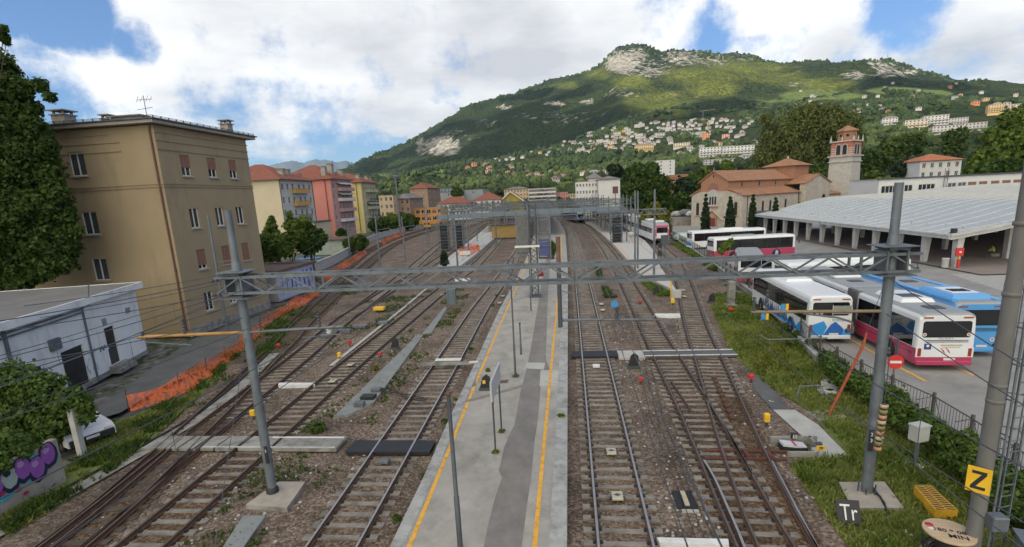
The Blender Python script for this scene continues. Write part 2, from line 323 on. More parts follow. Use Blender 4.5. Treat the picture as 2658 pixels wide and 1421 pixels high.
def make_hills():
    na, nr = HT.shape; vs = []; cov = []
    for i in range(na):
        for j in range(nr):
            p = (rng[j]*math.sin(azs[i]), rng[j]*math.cos(azs[i]), HT[i, j]); vs.append(p)
            vx, vy = view_xy(p); rk = 0.; fl = 0.
            if rng[j] > 1200:
                for (cx, cy, rx, ry, w) in ROCKS:
                    q = ((vx-cx)/rx)**2+((vy-cy)/ry)**2
                    if q < 1.6: rk = max(rk, w*max(0, 1-q/1.6)**.5)
            for (cx, cy, rx, ry) in FIELDS:
                q = ((vx-cx)/rx)**2+((vy-cy)/ry)**2
                if q < 1.3: fl = max(fl, 1-q/1.3+.25*fbm(p[0]/90, p[1]/90, 2))
            bc = 0.
            for (cx, cy, rx, ry) in SUNLIT_GREEN:
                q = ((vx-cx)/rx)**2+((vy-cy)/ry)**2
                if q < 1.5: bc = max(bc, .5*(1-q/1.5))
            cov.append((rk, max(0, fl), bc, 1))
    fs = [(i*nr+j, i*nr+j+1, (i+1)*nr+j+1, (i+1)*nr+j) for i in range(na-1) for j in range(nr-1)]
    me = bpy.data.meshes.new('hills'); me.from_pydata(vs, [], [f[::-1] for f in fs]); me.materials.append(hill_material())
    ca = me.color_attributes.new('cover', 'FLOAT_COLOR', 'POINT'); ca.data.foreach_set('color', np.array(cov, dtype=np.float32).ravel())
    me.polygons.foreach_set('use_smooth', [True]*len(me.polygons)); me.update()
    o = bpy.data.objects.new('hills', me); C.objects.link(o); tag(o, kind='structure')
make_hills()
# far blue range, 14 km off
def far_range():
    pl = [(640,425),(690,414),(720,407),(745,405),(760,410),(790,402),(805,403),(820,404),(835,404),(845,409),(860,407),(873,405),(880,410),(884,406),(890,414),(920,425),(960,440),(1000,455)]
    mm = mat('far_rock', (.10, .105, .11), .9, .3, 1/500., detail=9, col2=(.05, .062, .05))
    mb = MB(); Rr = 14000.; cols = []
    dense = []
    for k in range(len(pl)-1):
        for u in np.linspace(0, 1, 6)[:-1]: dense.append((pl[k][0]*(1-u)+pl[k+1][0]*u, pl[k][1]*(1-u)+pl[k+1][1]*u))
    vs = []; rows = 9
    for (x, y) in dense:
        d = D(x, y); h = math.hypot(d.x, d.y); ux, uy = d.x/h, d.y/h; z = CAMH+Rr*d.z/h
        for k in range(rows):
            t = k/(rows-1); rr = Rr-2600*t if k else Rr; a = .5*fbm(ux*40+k, uy*40, 2)
            vs.append((ux*(rr+300*a), uy*(rr+300*a), z*(1-t)**1.25*(1+.10*a*(k > 0)) + 25*fbm(x/9., k*.6, .3)*(1 if k < 6 else 0)))
        vs.append((ux*(Rr+2500), uy*(Rr+2500), -5.))
    rows += 1
    fs = []
    for i in range(len(dense)-1):
        for k in range(rows-2): fs.append((i*rows+k, i*rows+k+1, (i+1)*rows+k+1, (i+1)*rows+k))
        fs.append((i*rows+rows-1, i*rows, (i+1)*rows, (i+1)*rows+rows-1))
    mb.add(vs, fs, mm, True); tag(mb.build('mountains'), kind='structure')
far_range()
# ------------------------------------------------------------------ ground
def gravel(name, a, b, c, scale, bump=.6, green=None):
    mm = bpy.data.materials.new(name); mm.use_nodes = True; nt = mm.node_tree; N = nt.nodes; L = nt.links; bs = N['Principled BSDF']; bs.inputs['Roughness'].default_value = .92; bs.inputs['Specular IOR Level'].default_value = .2
    tc = N.new('ShaderNodeTexCoord'); vo = N.new('ShaderNodeTexVoronoi'); vo.inputs['Scale'].default_value = scale; L.new(tc.outputs['Object'], vo.inputs['Vector'])
    sp = N.new('ShaderNodeSeparateColor'); L.new(vo.outputs['Color'], sp.inputs[0])
    r = N.new('ShaderNodeValToRGB'); r.color_ramp.elements[0].color = (*a, 1); r.color_ramp.elements[1].color = (*c, 1); e = r.color_ramp.elements.new(.55); e.color = (*b, 1); r.color_ramp.elements[1].position = .55; r.color_ramp.elements[2].position = 1.
    L.new(sp.outputs[0], r.inputs[0])
    nz = N.new('ShaderNodeTexNoise'); nz.inputs['Scale'].default_value = .35; nz.inputs['Detail'].default_value = 8; nz.inputs['Roughness'].default_value = .65; L.new(tc.outputs['Object'], nz.inputs['Vector'])
    m1 = N.new('ShaderNodeMapRange'); L.new(nz.outputs['Fac'], m1.inputs[0]); m1.inputs[1].default_value = .35; m1.inputs[2].default_value = .65; m1.inputs[3].default_value = .6; m1.inputs[4].default_value = 1.22
    mu = N.new('ShaderNodeMix'); mu.data_type = 'RGBA'; mu.blend_type = 'MULTIPLY'; mu.inputs[0].default_value = 1; L.new(r.outputs[0], mu.inputs[6]); L.new(m1.outputs[0], mu.inputs[7]); outc = mu.outputs[2]
    if green:
        n2 = N.new('ShaderNodeTexNoise'); n2.inputs['Scale'].default_value = .8; n2.inputs['Detail'].default_value = 10; n2.inputs['Roughness'].default_value = .7; L.new(tc.outputs['Object'], n2.inputs['Vector'])
        m2 = N.new('ShaderNodeMapRange'); L.new(n2.outputs['Fac'], m2.inputs[0]); m2.inputs[1].default_value = green[3]; m2.inputs[2].default_value = green[3]+.08
        mg = N.new('ShaderNodeMix'); mg.data_type = 'RGBA'; L.new(m2.outputs[0], mg.inputs[0]); L.new(outc, mg.inputs[6]); mg.inputs[7].default_value = (*green[:3], 1); outc = mg.outputs[2]
    L.new(outc, bs.inputs['Base Color'])
    bp = N.new('ShaderNodeBump'); bp.inputs['Strength'].default_value = bump; bp.inputs['Distance'].default_value = .04; bp.invert = True; L.new(vo.outputs['Distance'], bp.inputs['Height']); L.new(bp.outputs[0], bs.inputs['Normal'])
    return mm
M_ball = gravel('ballast', (.085, .060, .044), (.165, .122, .092), (.27, .22, .178), 13.)
M_ballr = gravel('ballast_rusty', (.06, .038, .024), (.125, .08, .05), (.21, .15, .105), 13.)
M_ballg = gravel('ballast_grey', (.07, .055, .045), (.16, .135, .115), (.3, .28, .255), 12., green=(.05, .075, .02, .56))
M_dirt = gravel('town_ground', (.10, .095, .085), (.14, .13, .12), (.2, .19, .18), 2., .2, green=(.035, .06, .015, .5))
M_asph = mat('asphalt_lot', (.26, .25, .235), .9, .12, .5, bump=.15, bscale=60, detail=10, stain=(.25, .42, .78, (1, 1, 1)))
M_asph_d = mat('asphalt_path', (.10, .10, .10), .9, .25, .8, bump=.15, bscale=60, detail=10)
M_plat = mat('platform_concrete', (.33, .31, .275), .88, .16, .9, bump=.15, bscale=40, detail=14, stain=(.9, .42, .72, (1, .6, 1)))
M_kerb = mat('kerb_stone', (.34, .34, .325), .85, .2, 2.2, bump=.2, bscale=25, detail=10, stain=(1.6, .45, .62, (1, 1, 1)))
M_strip = mat('platform_asphalt', (.2, .185, .17), .92, .14, 1.2, bump=.15, bscale=50, detail=10, stain=(1.2, .45, .78, (1, .5, 1)))
M_conc = mat('concrete', (.27, .26, .235), .9, .22, 1.6, bump=.25, bscale=20, detail=10, stain=(2.2, .46, .6, (1, 1, 1)))
M_concl = mat('concrete_light', (.40, .39, .36), .88, .15, 1.4, bump=.2, bscale=20, detail=10)
M_sleep = mat('sleeper_concrete', (.25, .225, .195), .9, .28, 1.7, bump=.2, bscale=30, detail=10, stain=(1.1, .47, .55, (1, 1, 1)))
M_wood = mat('sleeper_wood', (.085, .065, .05), .9, .3, 3, bump=.2, bscale=30)
M_rust = mat('rail_rust', (.10, .052, .03), .75, .3, 6)
M_steel = mat('rail_top', (.38, .37, .36), .42, .12, 3, metal=.5)
M_steelr = mat('rail_top_dull', (.17, .13, .105), .5, .25, 3, metal=.6)
M_yel = mat('yellow_paint', (.72, .37, .045), .7, .12, 3, detail=10, stain=(3.5, .42, .6, (1, 1, 1)))
M_white = mat('white_paint', (.62, .62, .60), .7, .15, 3, detail=10)
M_grass = mat('grass_ground', (.075, .095, .022), .95, .3, 1.4, bump=.5, bscale=14, col2=(.15, .18, .04), detail=12)
M_black = mat('black_rubber', (.02, .02, .022), .6, .25, 4)
M_galv = mat('galvanised_steel', (.15, .17, .187), .55, .18, 2.5, metal=.3, detail=8, stain=(1.8, .44, .68, (1, 1, .35)))
M_galvd = mat('dark_grey_steel', (.075, .085, .095), .55, .2, 3, metal=.3)
M_red = mat('red_paint', (.55, .03, .025), .5, .12, 4)
M_yelb = mat('yellow_box_paint', (.75, .45, .02), .5, .12, 4)

def sheet(name, pts, z, m, n=1):
    mb = MB(); mb.poly([(p[0], p[1], z) for p in pts], m); return tag(mb.build(name), kind='structure')
# one ground sheet that runs under the hills
g = MB(); g.poly([(-9000, -200, -.42), (9000, -200, -.42), (9000, 16000, -.42), (-9000, 16000, -.42)], M_dirt); tag(g.build('ground'), kind='structure')
sheet('track_bed', [(-24, -4), (16, -4), (12.2, 20), (12.6, 32), (15.2, 52), (19, 88), (22, 130), (18, 220), (-14, 320), (-45, 300), (-56, 180), (-52, 130), (-40, 92), (-29.5, 56), (-26, 40), (-21.5, 26), (-18.3, 16)], -.215, M_ball)
lot = [(13.4, -4), (60, -4), (90, 40), (90, 150), (24, 150), (22.2, 118), (19.0, 81), (16.6, 50), (14.6, 34), (14.2, 24)]
sheet('bus_station_yard', lot, -.02, M_asph)
sheet('pavement', [(39.5, 55), (90, 55), (90, 118), (39.5, 118)], .10, mat('canopy_paving', (.22, .18, .165), .9, .15, .7, bump=.1))
sheet('crossing_area', [at(2390, 690)[:2], at(2560, 684)[:2], at(2576, 735)[:2], at(2530, 735)[:2]], -.012, mat('concrete_apron', (.34, .33, .31), .9, .1, 2))
sheet('service_road', [at(245, 1015)[:2], at(330, 955)[:2], at(400, 905)[:2], at(480, 850)[:2], (-29.5, 40.5), (-29.3, 56), (-31, 80), (-27.4, 80), (-26.5, 46), at(560, 905)[:2], at(420, 960)[:2], at(300, 1030)[:2], at(230, 1050)[:2], (-24, 18), (-33, 18)], -.19, M_asph_d)
# grass verges
sheet('grass_verge', [at(1800, 735)[:2], at(1790, 770)[:2], at(1840, 880)[:2], at(1930, 960)[:2], at(2030, 1020)[:2], at(2120, 1120)[:2], at(1990, 1160)[:2], at(2060, 1260)[:2], at(2150, 1377)[:2], (7.5, 10), (16, 10), (14.6, 19), (14.2, 24), (14.4, 34), (16.4, 50)], -.19, M_grass)
sheet('grass_strip', [(-19.3, 13.6), (-18.0, 13), (-17.9, 17), (-19.3, 22), (-20.5, 26), (-22.3, 31), (-25.3, 42), (-27.2, 50), (-27.8, 50), (-25.2, 36), (-22.5, 28.6), (-21.2, 25.5), (-22.5, 21), (-20.3, 17.3)], -.195, M_grass)
sheet('concrete_path', [at(1945, 1022)[:2], at(2000, 1022)[:2], at(2060, 1060)[:2], at(2130, 1130)[:2], at(2128, 1143)[:2], at(2080, 1143)[:2], at(2010, 1080)[:2]], -.17, M_concl)
sheet('asphalt_patch', [at(1885, 935)[:2], at(1900, 925)[:2], at(1990, 1022)[:2], at(1945, 1022)[:2], at(1900, 975)[:2]], -.176, M_asph_d)

# ------------------------------------------------------------------ railway tracks: each a thing (two rails, its sleepers)
def resample(pts, step):
    P = [Vector((p[0], p[1])) for p in pts]
    # Catmull-Rom
    Q = []
    for i in range(len(P)-1):
        p0, p1, p2, p3 = P[max(i-1, 0)], P[i], P[i+1], P[min(i+2, len(P)-1)]
        k = max(2, int((p2-p1).length/1.2))
        for j in range(k):
            t = j/k; Q.append(.5*((2*p1)+(-p0+p2)*t+(2*p0-5*p1+4*p2-p3)*t*t+(-p0+3*p1-3*p2+p3)*t**3))
    Q.append(P[-1]); out = [Q[0]]; acc = 0; nxt = step
    for a, b in zip(Q[:-1], Q[1:]):
        L = (b-a).length
        while acc+L >= nxt: out.append(a+(b-a)*((nxt-acc)/L)); nxt += step
        acc += L
    return out
def rail_profile(mb, pts, top):
    prof = [(-.07, -.16), (-.07, -.145), (-.012, -.12), (-.012, -.045), (-.036, -.03), (-.036, 0), (.036, 0), (.036, -.03), (.012, -.045), (.012, -.12), (.07, -.145), (.07, -.16)]
    n = len(pts); vs = []
    for i, p in enumerate(pts):
        d = (pts[min(i+1, n-1)]-pts[max(i-1, 0)]).normalized(); r = Vector((d.y, -d.x))
        for (u, z) in prof: q = p + r*u; vs.append((q.x, q.y, z))
    k = len(prof); fs = []; ft = []
    for i in range(n-1):
        for j in range(k-1):
            (ft if j == 5 else fs).append((i*k+j, i*k+j+1, (i+1)*k+j+1, (i+1)*k+j))
    mb.add(vs, fs, M_rust); mb.add(vs, ft, top)
def offset(pts, o):
    n = len(pts); out = []
    for i, p in enumerate(pts):
        d = (pts[min(i+1, n-1)]-pts[max(i-1, 0)]).normalized(); out.append(p+Vector((d.y, -d.x))*o)
    return out
BED = [0.]
M_ballb = gravel('ballast_brown', (.075, .052, .036), (.15, .105, .075), (.25, .195, .15), 13.)
def track(label, pts, top, sm=M_sleep, wood=False, skip=(), far=False, s_from=None, s_to=None, sl=2.3):
    t = thing('railway_track', label, 'track', (pts[0][0], pts[0][1], -.16)); line = resample(pts, 1.0)
    q = MB(); BED[0] += .0012; ribbon(q, [p for p in line if p.y < 150], -1.05, 1.05, -.212+BED[0], M_ballr if top is not M_steel else M_ballb); tag(q.build('track_bed'), kind='structure')
    for o in (-.7525, .7525):
        mb = MB(); rail_profile(mb, offset(line, o), top); mb.build('rail', t)
    mb = MB(); sp = resample(pts, .6); n = len(sp); rr = random.Random(int(pts[0][0]*10))
    for i, p in enumerate(sp):
        if p.y < 9 or p.y > 175 or any(a < p.y < b for a, b in skip): continue
        if s_from and p.y < s_from: continue
        if s_to and p.y > s_to: continue
        d = (sp[min(i+1, n-1)]-sp[max(i-1, 0)]).normalized(); rz = math.atan2(d.y, d.x)
        a = rz-math.pi/2+rr.uniform(-.012, .012); zt = -.168+rr.uniform(-.012, .008)
        if wood: mb.box((p.x, p.y, zt-.03), (sl+.2, .24, .06), sm, a)
        else:
            mb.box((p.x, p.y, zt-.035), (1.05, .2, .06), sm, a)
            r = Vector((d.y, -d.x))
            for s in (-1, 1):
                q = p+r*(s*(sl/4+.26)); mb.box((q.x, q.y, zt-.025), (sl/2-.52, .25, .066), sm, a)
        if p.y < 60:
            r = Vector((d.y, -d.x))
            for s in (-.7525, .7525):
                q = p+r*s
                for e in (-.1, .1):
                    w = q+r*e; mb.box((w.x, w.y, zt+.03), (.085, .12, .05), M_black if not wood else M_rust, a)
    o = mb.build('sleepers', t); tag(o, kind='stuff')
    return t
T_straight = [(1.35, 5), (1.35, 32), (1.32, 58), (1.2, 83), (.6, 138), (-2, 200), (-8, 300)]
track('straight bright-railed track along the right edge of the platform', T_straight, M_steel)
track('track with shiny rails along the left edge of the platform', [(-6.9, 8), (-7.05, 12.7), (-7.2, 17.2), (-7.45, 25), (-7.65, 31), (-8.2, 46), (-8.35, 60), (-8.9, 82), (-10, 112), (-15, 200), (-24, 300)], M_steel)
track('track between the long concrete duct and the grey trough line', [(-12.85, 8), (-12.95, 12.6), (-13.2, 18), (-13.4, 22.5), (-13.75, 30), (-14.0, 44), (-14.2, 57), (-14.2, 68), (-14.3, 82), (-17, 130), (-22, 195), (-32, 300)], M_steelr)
track('rusty track curving away left from the points under the gantry', [(-15.2, 8), (-15.5, 12.4), (-15.85, 14.8), (-16.5, 17.6), (-17.35, 21.2), (-18.3, 25), (-20.0, 31.2), (-21.2, 36), (-23, 42), (-26.7, 56.5), (-33, 82), (-41, 118), (-46, 160), (-47, 220), (-47, 300)], M_steelr, M_wood, True)
track('straight leg of the points left of the round mast', [(-14.9, 8), (-15.35, 12.4), (-15.7, 14.8), (-16.2, 17.8), (-16.8, 22), (-17.5, 28), (-18.3, 34), (-19.5, 41.5), (-21.25, 57), (-23.6, 76), (-27, 100), (-32, 140), (-36, 190), (-40, 300)], M_steelr, s_from=22)
track('far left weedy track beside the orange netting', [(-22.2, 31), (-23.7, 37), (-25.6, 44), (-29.8, 58), (-35.5, 80), (-43.5, 112), (-49.5, 150), (-52, 210), (-52, 300)], M_steelr, M_wood, True)
track('yard track crossing toward the middle of the yard', [(-19.6, 41.5), (-20.2, 50), (-20.9, 62), (-21.7, 80), (-24, 110), (-28, 160), (-34, 230)], M_steelr, s_from=52)
track('track bending left along the right platform from the points', [(4.9, 5), (5.1, 13.1), (5.15, 15.2), (5.3, 18.9), (5.45, 24), (5.6, 34.3), (5.8, 42), (6.15, 58.6), (6.35, 76), (6.4, 95), (5.9, 130), (4.8, 168), (0, 240), (-6, 310)], M_steelr)
track('outermost right track swinging out behind the right platform', [(5.5, 5), (5.65, 13.1), (5.9, 15.8), (6.25, 18.9), (6.95, 24), (7.8, 30), (8.35, 34.2), (9.3, 40.6), (12.1, 58), (14.4, 75), (15.2, 86), (16.4, 106), (16.5, 140), (13, 200), (6, 300)], M_steelr, s_from=24.5)
# ------------------------------------------------------------------ platforms
def slab(name, left, right, z0, z1, side, top):
    poly = [(p[0], p[1]) for p in left]+[(p[0], p[1]) for p in reversed(right)]
    mb = MB(); mb.prism(poly, z0, z1, side, top); return tag(mb.build(name), kind='structure')
PT = .24
L_e = [(-4.95, 4), (-5.15, 12.35), (-5.2, 16), (-5.4, 21), (-5.6, 28), (-6.1, 44), (-6.3, 60), (-6.7, 82), (-7.7, 112), (-12.2, 190), (-20, 290)]
R_e = [(-.32, 4), (-.3, 12.5), (-.3, 34), (-.3, 60), (-.45, 83), (-1.05, 138), (-3.6, 200), (-9.7, 300)]
slab('platform', L_e, R_e, -.4, PT, M_conc, M_plat)
def strip(name, pts, a, b, z, m, cl=None):
    mb = MB(); ribbon(mb, pts, a, b, z, m); return tag(mb.build(name), kind='structure')
strip('kerb', R_e, -.46, .03, PT+.012, M_kerb); strip('kerb', L_e, -.03, .36, PT+.012, M_kerb)
YR = [(-1.06, 4), (-1.16, 12.5), (-1.2, 34), (-1.25, 60), (-1.4, 83), (-2.0, 138), (-4.6, 200)]
YL = [(-4.38, 4), (-4.62, 12.4), (-4.75, 17), (-5.0, 25), (-5.3, 36), (-5.62, 51), (-5.9, 64), (-6.3, 84), (-7.3, 112), (-11.8, 190)]
strip('line_marking', YR, -.06, .075, PT+.008, M_yel); strip('line_marking', YL, -.075, .06, PT+.008, M_yel)
zz = lambda x, y: ((1120+x/3.4417)/1.03183, (900+y/3.4417)/1.03183)
lb = [(455, 1858), (500, 1617), (560, 1377), (630, 1170), (600, 1110), (625, 1010), (650, 900), (690, 800), (740, 700), (770, 540), (800, 380), (850, 200), (880, 60)]
rb = [(795, 1858), (828, 1617), (860, 1377), (890, 1180), (905, 1010), (920, 850), (945, 700), (960, 560), (975, 350), (1055, 200), (1020, 100), (1025, 0)]
pl = [at(*zz(*q), PT)[:2] for q in lb]+[(-3.0, 50), (-3.6, 80), (-5.0, 112), (-4.2, 112), (-2.9, 80), (-2.2, 50)]+[at(*zz(*q), PT)[:2] for q in reversed(rb)]
sheet('platform_path', pl, PT+.004, M_strip)
def patch(name, pts, z, m, conv=zz): return sheet(name, [at(*conv(*q), z)[:2] for q in pts], z, m)
patch('platform_slab', [(965, 350), (975, 210), (1185, 215), (1170, 355)], PT+.006, M_concl); patch('platform_slab', [(835, 195), (850, 143), (1015, 145), (1005, 205)], PT+.0075, M_concl)
patch('platform_channel', [(195, 490), (340, 470), (960, 300), (965, 320), (360, 490), (200, 510)], PT+.0085, mat('channel_stone', (.2, .19, .16), .9, .2, 4))
patch('platform_channel', [(570, 305), (690, 295), (680, 325), (575, 330)], PT+.0095, mat('rust_cover', (.12, .075, .055), .9, .2, 4)); patch('platform_channel', [(330, 310), (400, 300), (400, 350), (325, 365)], PT+.0095, M_strip)
# right platform between the two outer tracks, left light platform
slab('platform', [at(1705, 735, .25)[:2], (8.0, 62), (8.05, 76), (8.1, 95), (7.7, 130), (6.6, 168), (2.0, 240)], [(10.6, 59.2), (11.3, 68), (13.0, 82), (14.5, 104), (14.7, 140), (11.2, 200), (5.5, 280)], -.4, .25, M_concl, mat('platform_new', (.45, .435, .40), .88, .12, 1.5))
strip('line_marking', [(8.45, 62), (8.5, 76), (8.55, 95), (8.2, 130), (7.1, 168)], -.06, .08, .258, M_yel)
slab('platform', [(-19.5, 76), (-21.5, 100), (-24.5, 140), (-30, 200)], [(-15.9, 74), (-16.4, 90), (-18.2, 130), (-23.2, 195)], -.4, .2, M_concl, mat('platform_rubble', (.42, .41, .39), .9, .2, 1.2, bump=.5, bscale=6))
# ------------------------------------------------------------------ buildings
Z3 = Vector((0, 0, 1))
M_glass = glass('window_glass'); M_glassb = glass('window_glass_pale', (.07, .085, .09), .12)
M_frame = mat('white_frame', (.62, .62, .60), .5, .08); M_dark = mat('dark_opening', (.016, .016, .018), .8, .2)
M_beige = mat('beige_plaster', (.315, .245, .15), .9, .07, .35, bump=.05, bscale=40, detail=10, stain=(.55, .40, .80, (1, 1, .22)))
M_sill = mat('stone_sill', (.33, .30, .26), .85, .15)
M_shut = mat('shutter_brown', (.25, .12, .085), .7, .12, 4)
M_pipe = mat('copper_pipe', (.13, .06, .04), .5, .2, 3)
M_rooft = mat('red_roof_tiles', (.26, .085, .045), .85, .3, .8, bump=.5, bscale=6, col2=(.17, .06, .04), detail=10)
M_roofo = mat('old_roof_tiles', (.36, .18, .095), .9, .3, .7, bump=.6, bscale=5, col2=(.23, .115, .065), detail=10)
M_roofg = mat('grey_roof', (.16, .155, .15), .85, .2, .5, detail=10)
M_chim = mat('chimney_plaster', (.30, .27, .23), .9, .25, 2)
def wall(mb, o, u, W, H, holes, m, dep=.16, rev=None):
    n = u.cross(Z3); rev = rev or m
    xs = sorted({0., W, *[h[0] for h in holes], *[h[0]+h[2] for h in holes]}); zs = sorted({0., H, *[h[1] for h in holes], *[h[1]+h[3] for h in holes]})
    P = lambda x, z, d=0.: o+u*x+Z3*z-n*d
    for i in range(len(xs)-1):
        for j in range(len(zs)-1):
            cx, cz = (xs[i]+xs[i+1])/2, (zs[j]+zs[j+1])/2
            if any(h[0] < cx < h[0]+h[2] and h[1] < cz < h[1]+h[3] for h in holes): continue
            mb.quad(P(xs[i], zs[j]), P(xs[i+1], zs[j]), P(xs[i+1], zs[j+1]), P(xs[i], zs[j+1]), m)
    for x, z, w, h in holes:
        a, b, c, d = (x, z), (x+w, z), (x+w, z+h), (x, z+h)
        for p, q in ((a, b), (b, c), (c, d), (d, a)): mb.quad(P(*p), P(*q), P(*q, dep), P(*p, dep), rev)
_wm = {}
def _wmesh(kind, w, h, style):
    k = (kind, round(w, 2), round(h, 2), style)
    if k in _wm: return _wm[k]
    mb = MB(); d = .15
    if kind == 'pane': mb.quad((0, d, 0), (w, d, 0), (w, d, h), (0, d, h), M_dark if style == 'dark' else (M_glassb if style == 'curtain' else M_glass))
    elif kind == 'frame':
        t = .07
        for a, b in (((0, 0), (w, t)), ((0, h-t), (w, h)), ((0, t), (t, h-t)), ((w-t, t), (w, h-t)), ((w/2-.045, t), (w/2+.045, h-t))):
            mb.box(((a[0]+b[0])/2, d-.025, (a[1]+b[1])/2), (b[0]-a[0], .05, b[1]-a[1]), M_frame)
    elif kind == 'sill': mb.box((w/2, -.01, -.06), (w+.24, .26, .1), M_sill)
    elif kind == 'shutter':
        hh = h*{'half': .55, 'shut': .98, 'most': .8}[style]; z = h
        while z > h-hh: mb.box((w/2, d-.075, z-.035), (w-.02, .03, .062), M_shut); z -= .07
    elif kind == 'one':
        mb.quad((0, .12, 0), (w, .12, 0), (w, .12, h), (0, .12, h), M_glass); mb.box((w/2, -.02, -.06), (w+.2, .2, .1), M_frame)
        for x in (.035, w/2, w-.035): mb.box((x, .1, h/2), (.06, .03, h-.02), M_frame)
        if style != 'case': mb.box((w/2, .07, h*(.72 if style == 'half' else .5)), (w-.02, .03, h*(.55 if style == 'half' else .98)), M_shut)
    o = bpy.data.meshes.new(kind); o.from_pydata(mb.v, [], mb.f)
    for mm in mb.ms: o.materials.append(mm)
    o.polygons.foreach_set('material_index', mb.mi); _wm[k] = o; return o
def window(par, o, u, x, z, w, h, style='case', near=True):
    def ob(name, me, p, loc, rz):
        q = bpy.data.objects.new(name, me); C.objects.link(q); q.parent = p; q.location = loc; q.rotation_euler = (0, 0, rz); KIDS.setdefault(p.name, []).append(q); return q
    pos = o+u*x+Z3*z-par.location; rz = math.atan2(u.y, u.x)
    if not near: return ob('window', _wmesh('one', w, h, style), par, pos, rz)
    p = ob('window', _wmesh('pane', w, h, style if style in ('dark', 'curtain') else 'case'), par, pos, rz)
    ob('frame', _wmesh('frame', w, h, ''), p, (0, 0, 0), 0); ob('sill', _wmesh('sill', w, h, ''), p, (0, 0, 0), 0)
    if style in ('half', 'shut', 'most'): ob('shutter', _wmesh('shutter', w, h, style), p, (0, 0, 0), 0)
    return p
def chimney(par, x, y, z0, z1, s=.9, m=None):
    mb = MB(); m = m or M_chim; mb.box((x, y, (z0+z1)/2), (s, s, z1-z0), m); mb.box((x, y, z1+.04), (s+.2, s+.2, .08), m)
    for i in (-1, 1):
        for j in (-1, 1): mb.box((x+i*s*.35, y+j*s*.35, z1+.2), (.14, .14, .24), m)
    mb.box((x, y, z1+.36), (s+.3, s+.3, .08), m); return mb.build('chimney', par)
def hip_roof(par, x0, x1, y0, y1, z, rise, over=.8, m=None, ins=None):
    mb = MB(); m = m or M_rooft; a, b, c, d = x0-over, x1+over, y0-over, y1+over
    w, l = b-a, d-c
    if w > l: r0 = Vector((a+l/2, (c+d)/2, z+rise)); r1 = Vector((b-l/2, (c+d)/2, z+rise))
    else: r0 = Vector(((a+b)/2, c+w/2, z+rise)); r1 = Vector(((a+b)/2, d-w/2, z+rise))
    A, B, Cc, Dd = Vector((a, c, z)), Vector((b, c, z)), Vector((b, d, z)), Vector((a, d, z))
    if w > l: mb.poly([A, B, r1, r0], m); mb.poly([B, Cc, r1], m); mb.poly([Cc, Dd, r0, r1], m); mb.poly([Dd, A, r0], m)
    else: mb.poly([A, B, r0], m); mb.poly([B, Cc, r1, r0], m); mb.poly([Cc, Dd, r1], m); mb.poly([Dd, A, r0, r1], m)
    e = MB  # eaves
    for p, q in ((A, B), (B, Cc), (Cc, Dd), (Dd, A)): mb.quad(p-Z3*.18, q-Z3*.18, q, p, M_pipe)
    mb.poly([A-Z3*.18, Dd-Z3*.18, Cc-Z3*.18, B-Z3*.18], M_sill)
    return mb.build('roof', par)
UX, UY = Vector((1, 0, 0)), Vector((0, 1, 0))

# --- beige block
t = thing('apartment_building', 'tall plain beige rendered building with brown drainpipe and string courses at left', 'building', (-31, 38.8, -.3))
rows = [(13.4, ['half', 'half', 'half']), (9.2, ['case', 'case', 'case']), (5.75, ['most', 'shut', 'shut']), (2.15, ['case', 'curtain', 'shut'])]
o1 = Vector((-31, 38.8, -.3)); mb = MB(); H = 16.55; hr = []; hl = []
for zc_, st in rows:
    for y, s_ in zip((41.62, 44.9, 47.87), st): hr.append((y-38.8-.56, zc_-.83+.3, 1.12, 1.66, s_))
for zc_ in (13.75, 9.2, 5.5, 2.0):
    hl.append((-37.9+49-.66, zc_-.9+.3, 1.32, 1.8, 'curtain')); hl.append((-44+49-.66, zc_-.9+.3, 1.32, 1.8, 'case'))
wall(mb, o1, UY, 11.75, H, [h[:4] for h in hr], M_beige); ol = Vector((-49, 38.8, -.3)); wall(mb, ol, UX, 18, H, [h[:4] for h in hl], M_beige)
mb.quad((-31, 50.55, -.3), (-49, 50.55, -.3), (-49, 50.55, H-.3), (-31, 50.55, H-.3), M_beige); mb.quad((-49, 50.55, -.3), (-49, 38.8, -.3), (-49, 38.8, H-.3), (-49, 50.55, H-.3), M_beige)
mb.box((-30.96, 44.6, .0), (.12, 11.8, .7), M_conc)
mb.build('wall', t)
for h in hr: window(t, o1, UY, *h)
for h in hl: window(t, ol, UX, *h)
mb = MB()
for z in (15.75, 15.15, 14.5, 11.93, 11.72):
    mb.box((-30.965, 44.7, z), (.07, 11.9, .07), M_beige)
    if z > 12: mb.box((-40.0 if z < 15.4 else -38.4, 38.765, z), (12.0 if z < 15.4 else 7, .07, .07), M_beige)
    else: mb.box((-35.2, 38.765, z), (8.4, .07, .07), M_beige)
mb.build('string_course', t)
mb = MB(); mb.box((-40, 44.67, 16.42), (19.2, 13.2, .22), M_sill); mb.box((-40, 44.67, 16.60), (19.5, 13.5, .1), M_galvd); mb.build('roof', t)
mb = MB()
for y in np.arange(38.3, 51.2, .8): mb.box((-30.45, y, 16.74), (.06, .06, .2), M_galvd)
for x in np.arange(-44, -30.4, .8): mb.box((x, 38.1, 16.74), (.06, .06, .2), M_galvd)
for z in (16.74, 16.82): mb.bar((-30.45, 38.1, z), (-30.45, 51.2, z), .03, .03, M_galvd); mb.bar((-44, 38.1, z), (-30.45, 38.1, z), .03, .03, M_galvd)
mb.build('snow_guard', t)
mb = MB(); mb.tube([(-31.15, 38.72, 16.4), (-31.3, 38.72, 15.9), (-31.3, 38.72, .2)], .075, M_pipe); mb.box((-31.3, 38.74, 5.2), (.2, .1, .12), M_pipe); mb.build('drainpipe', t)
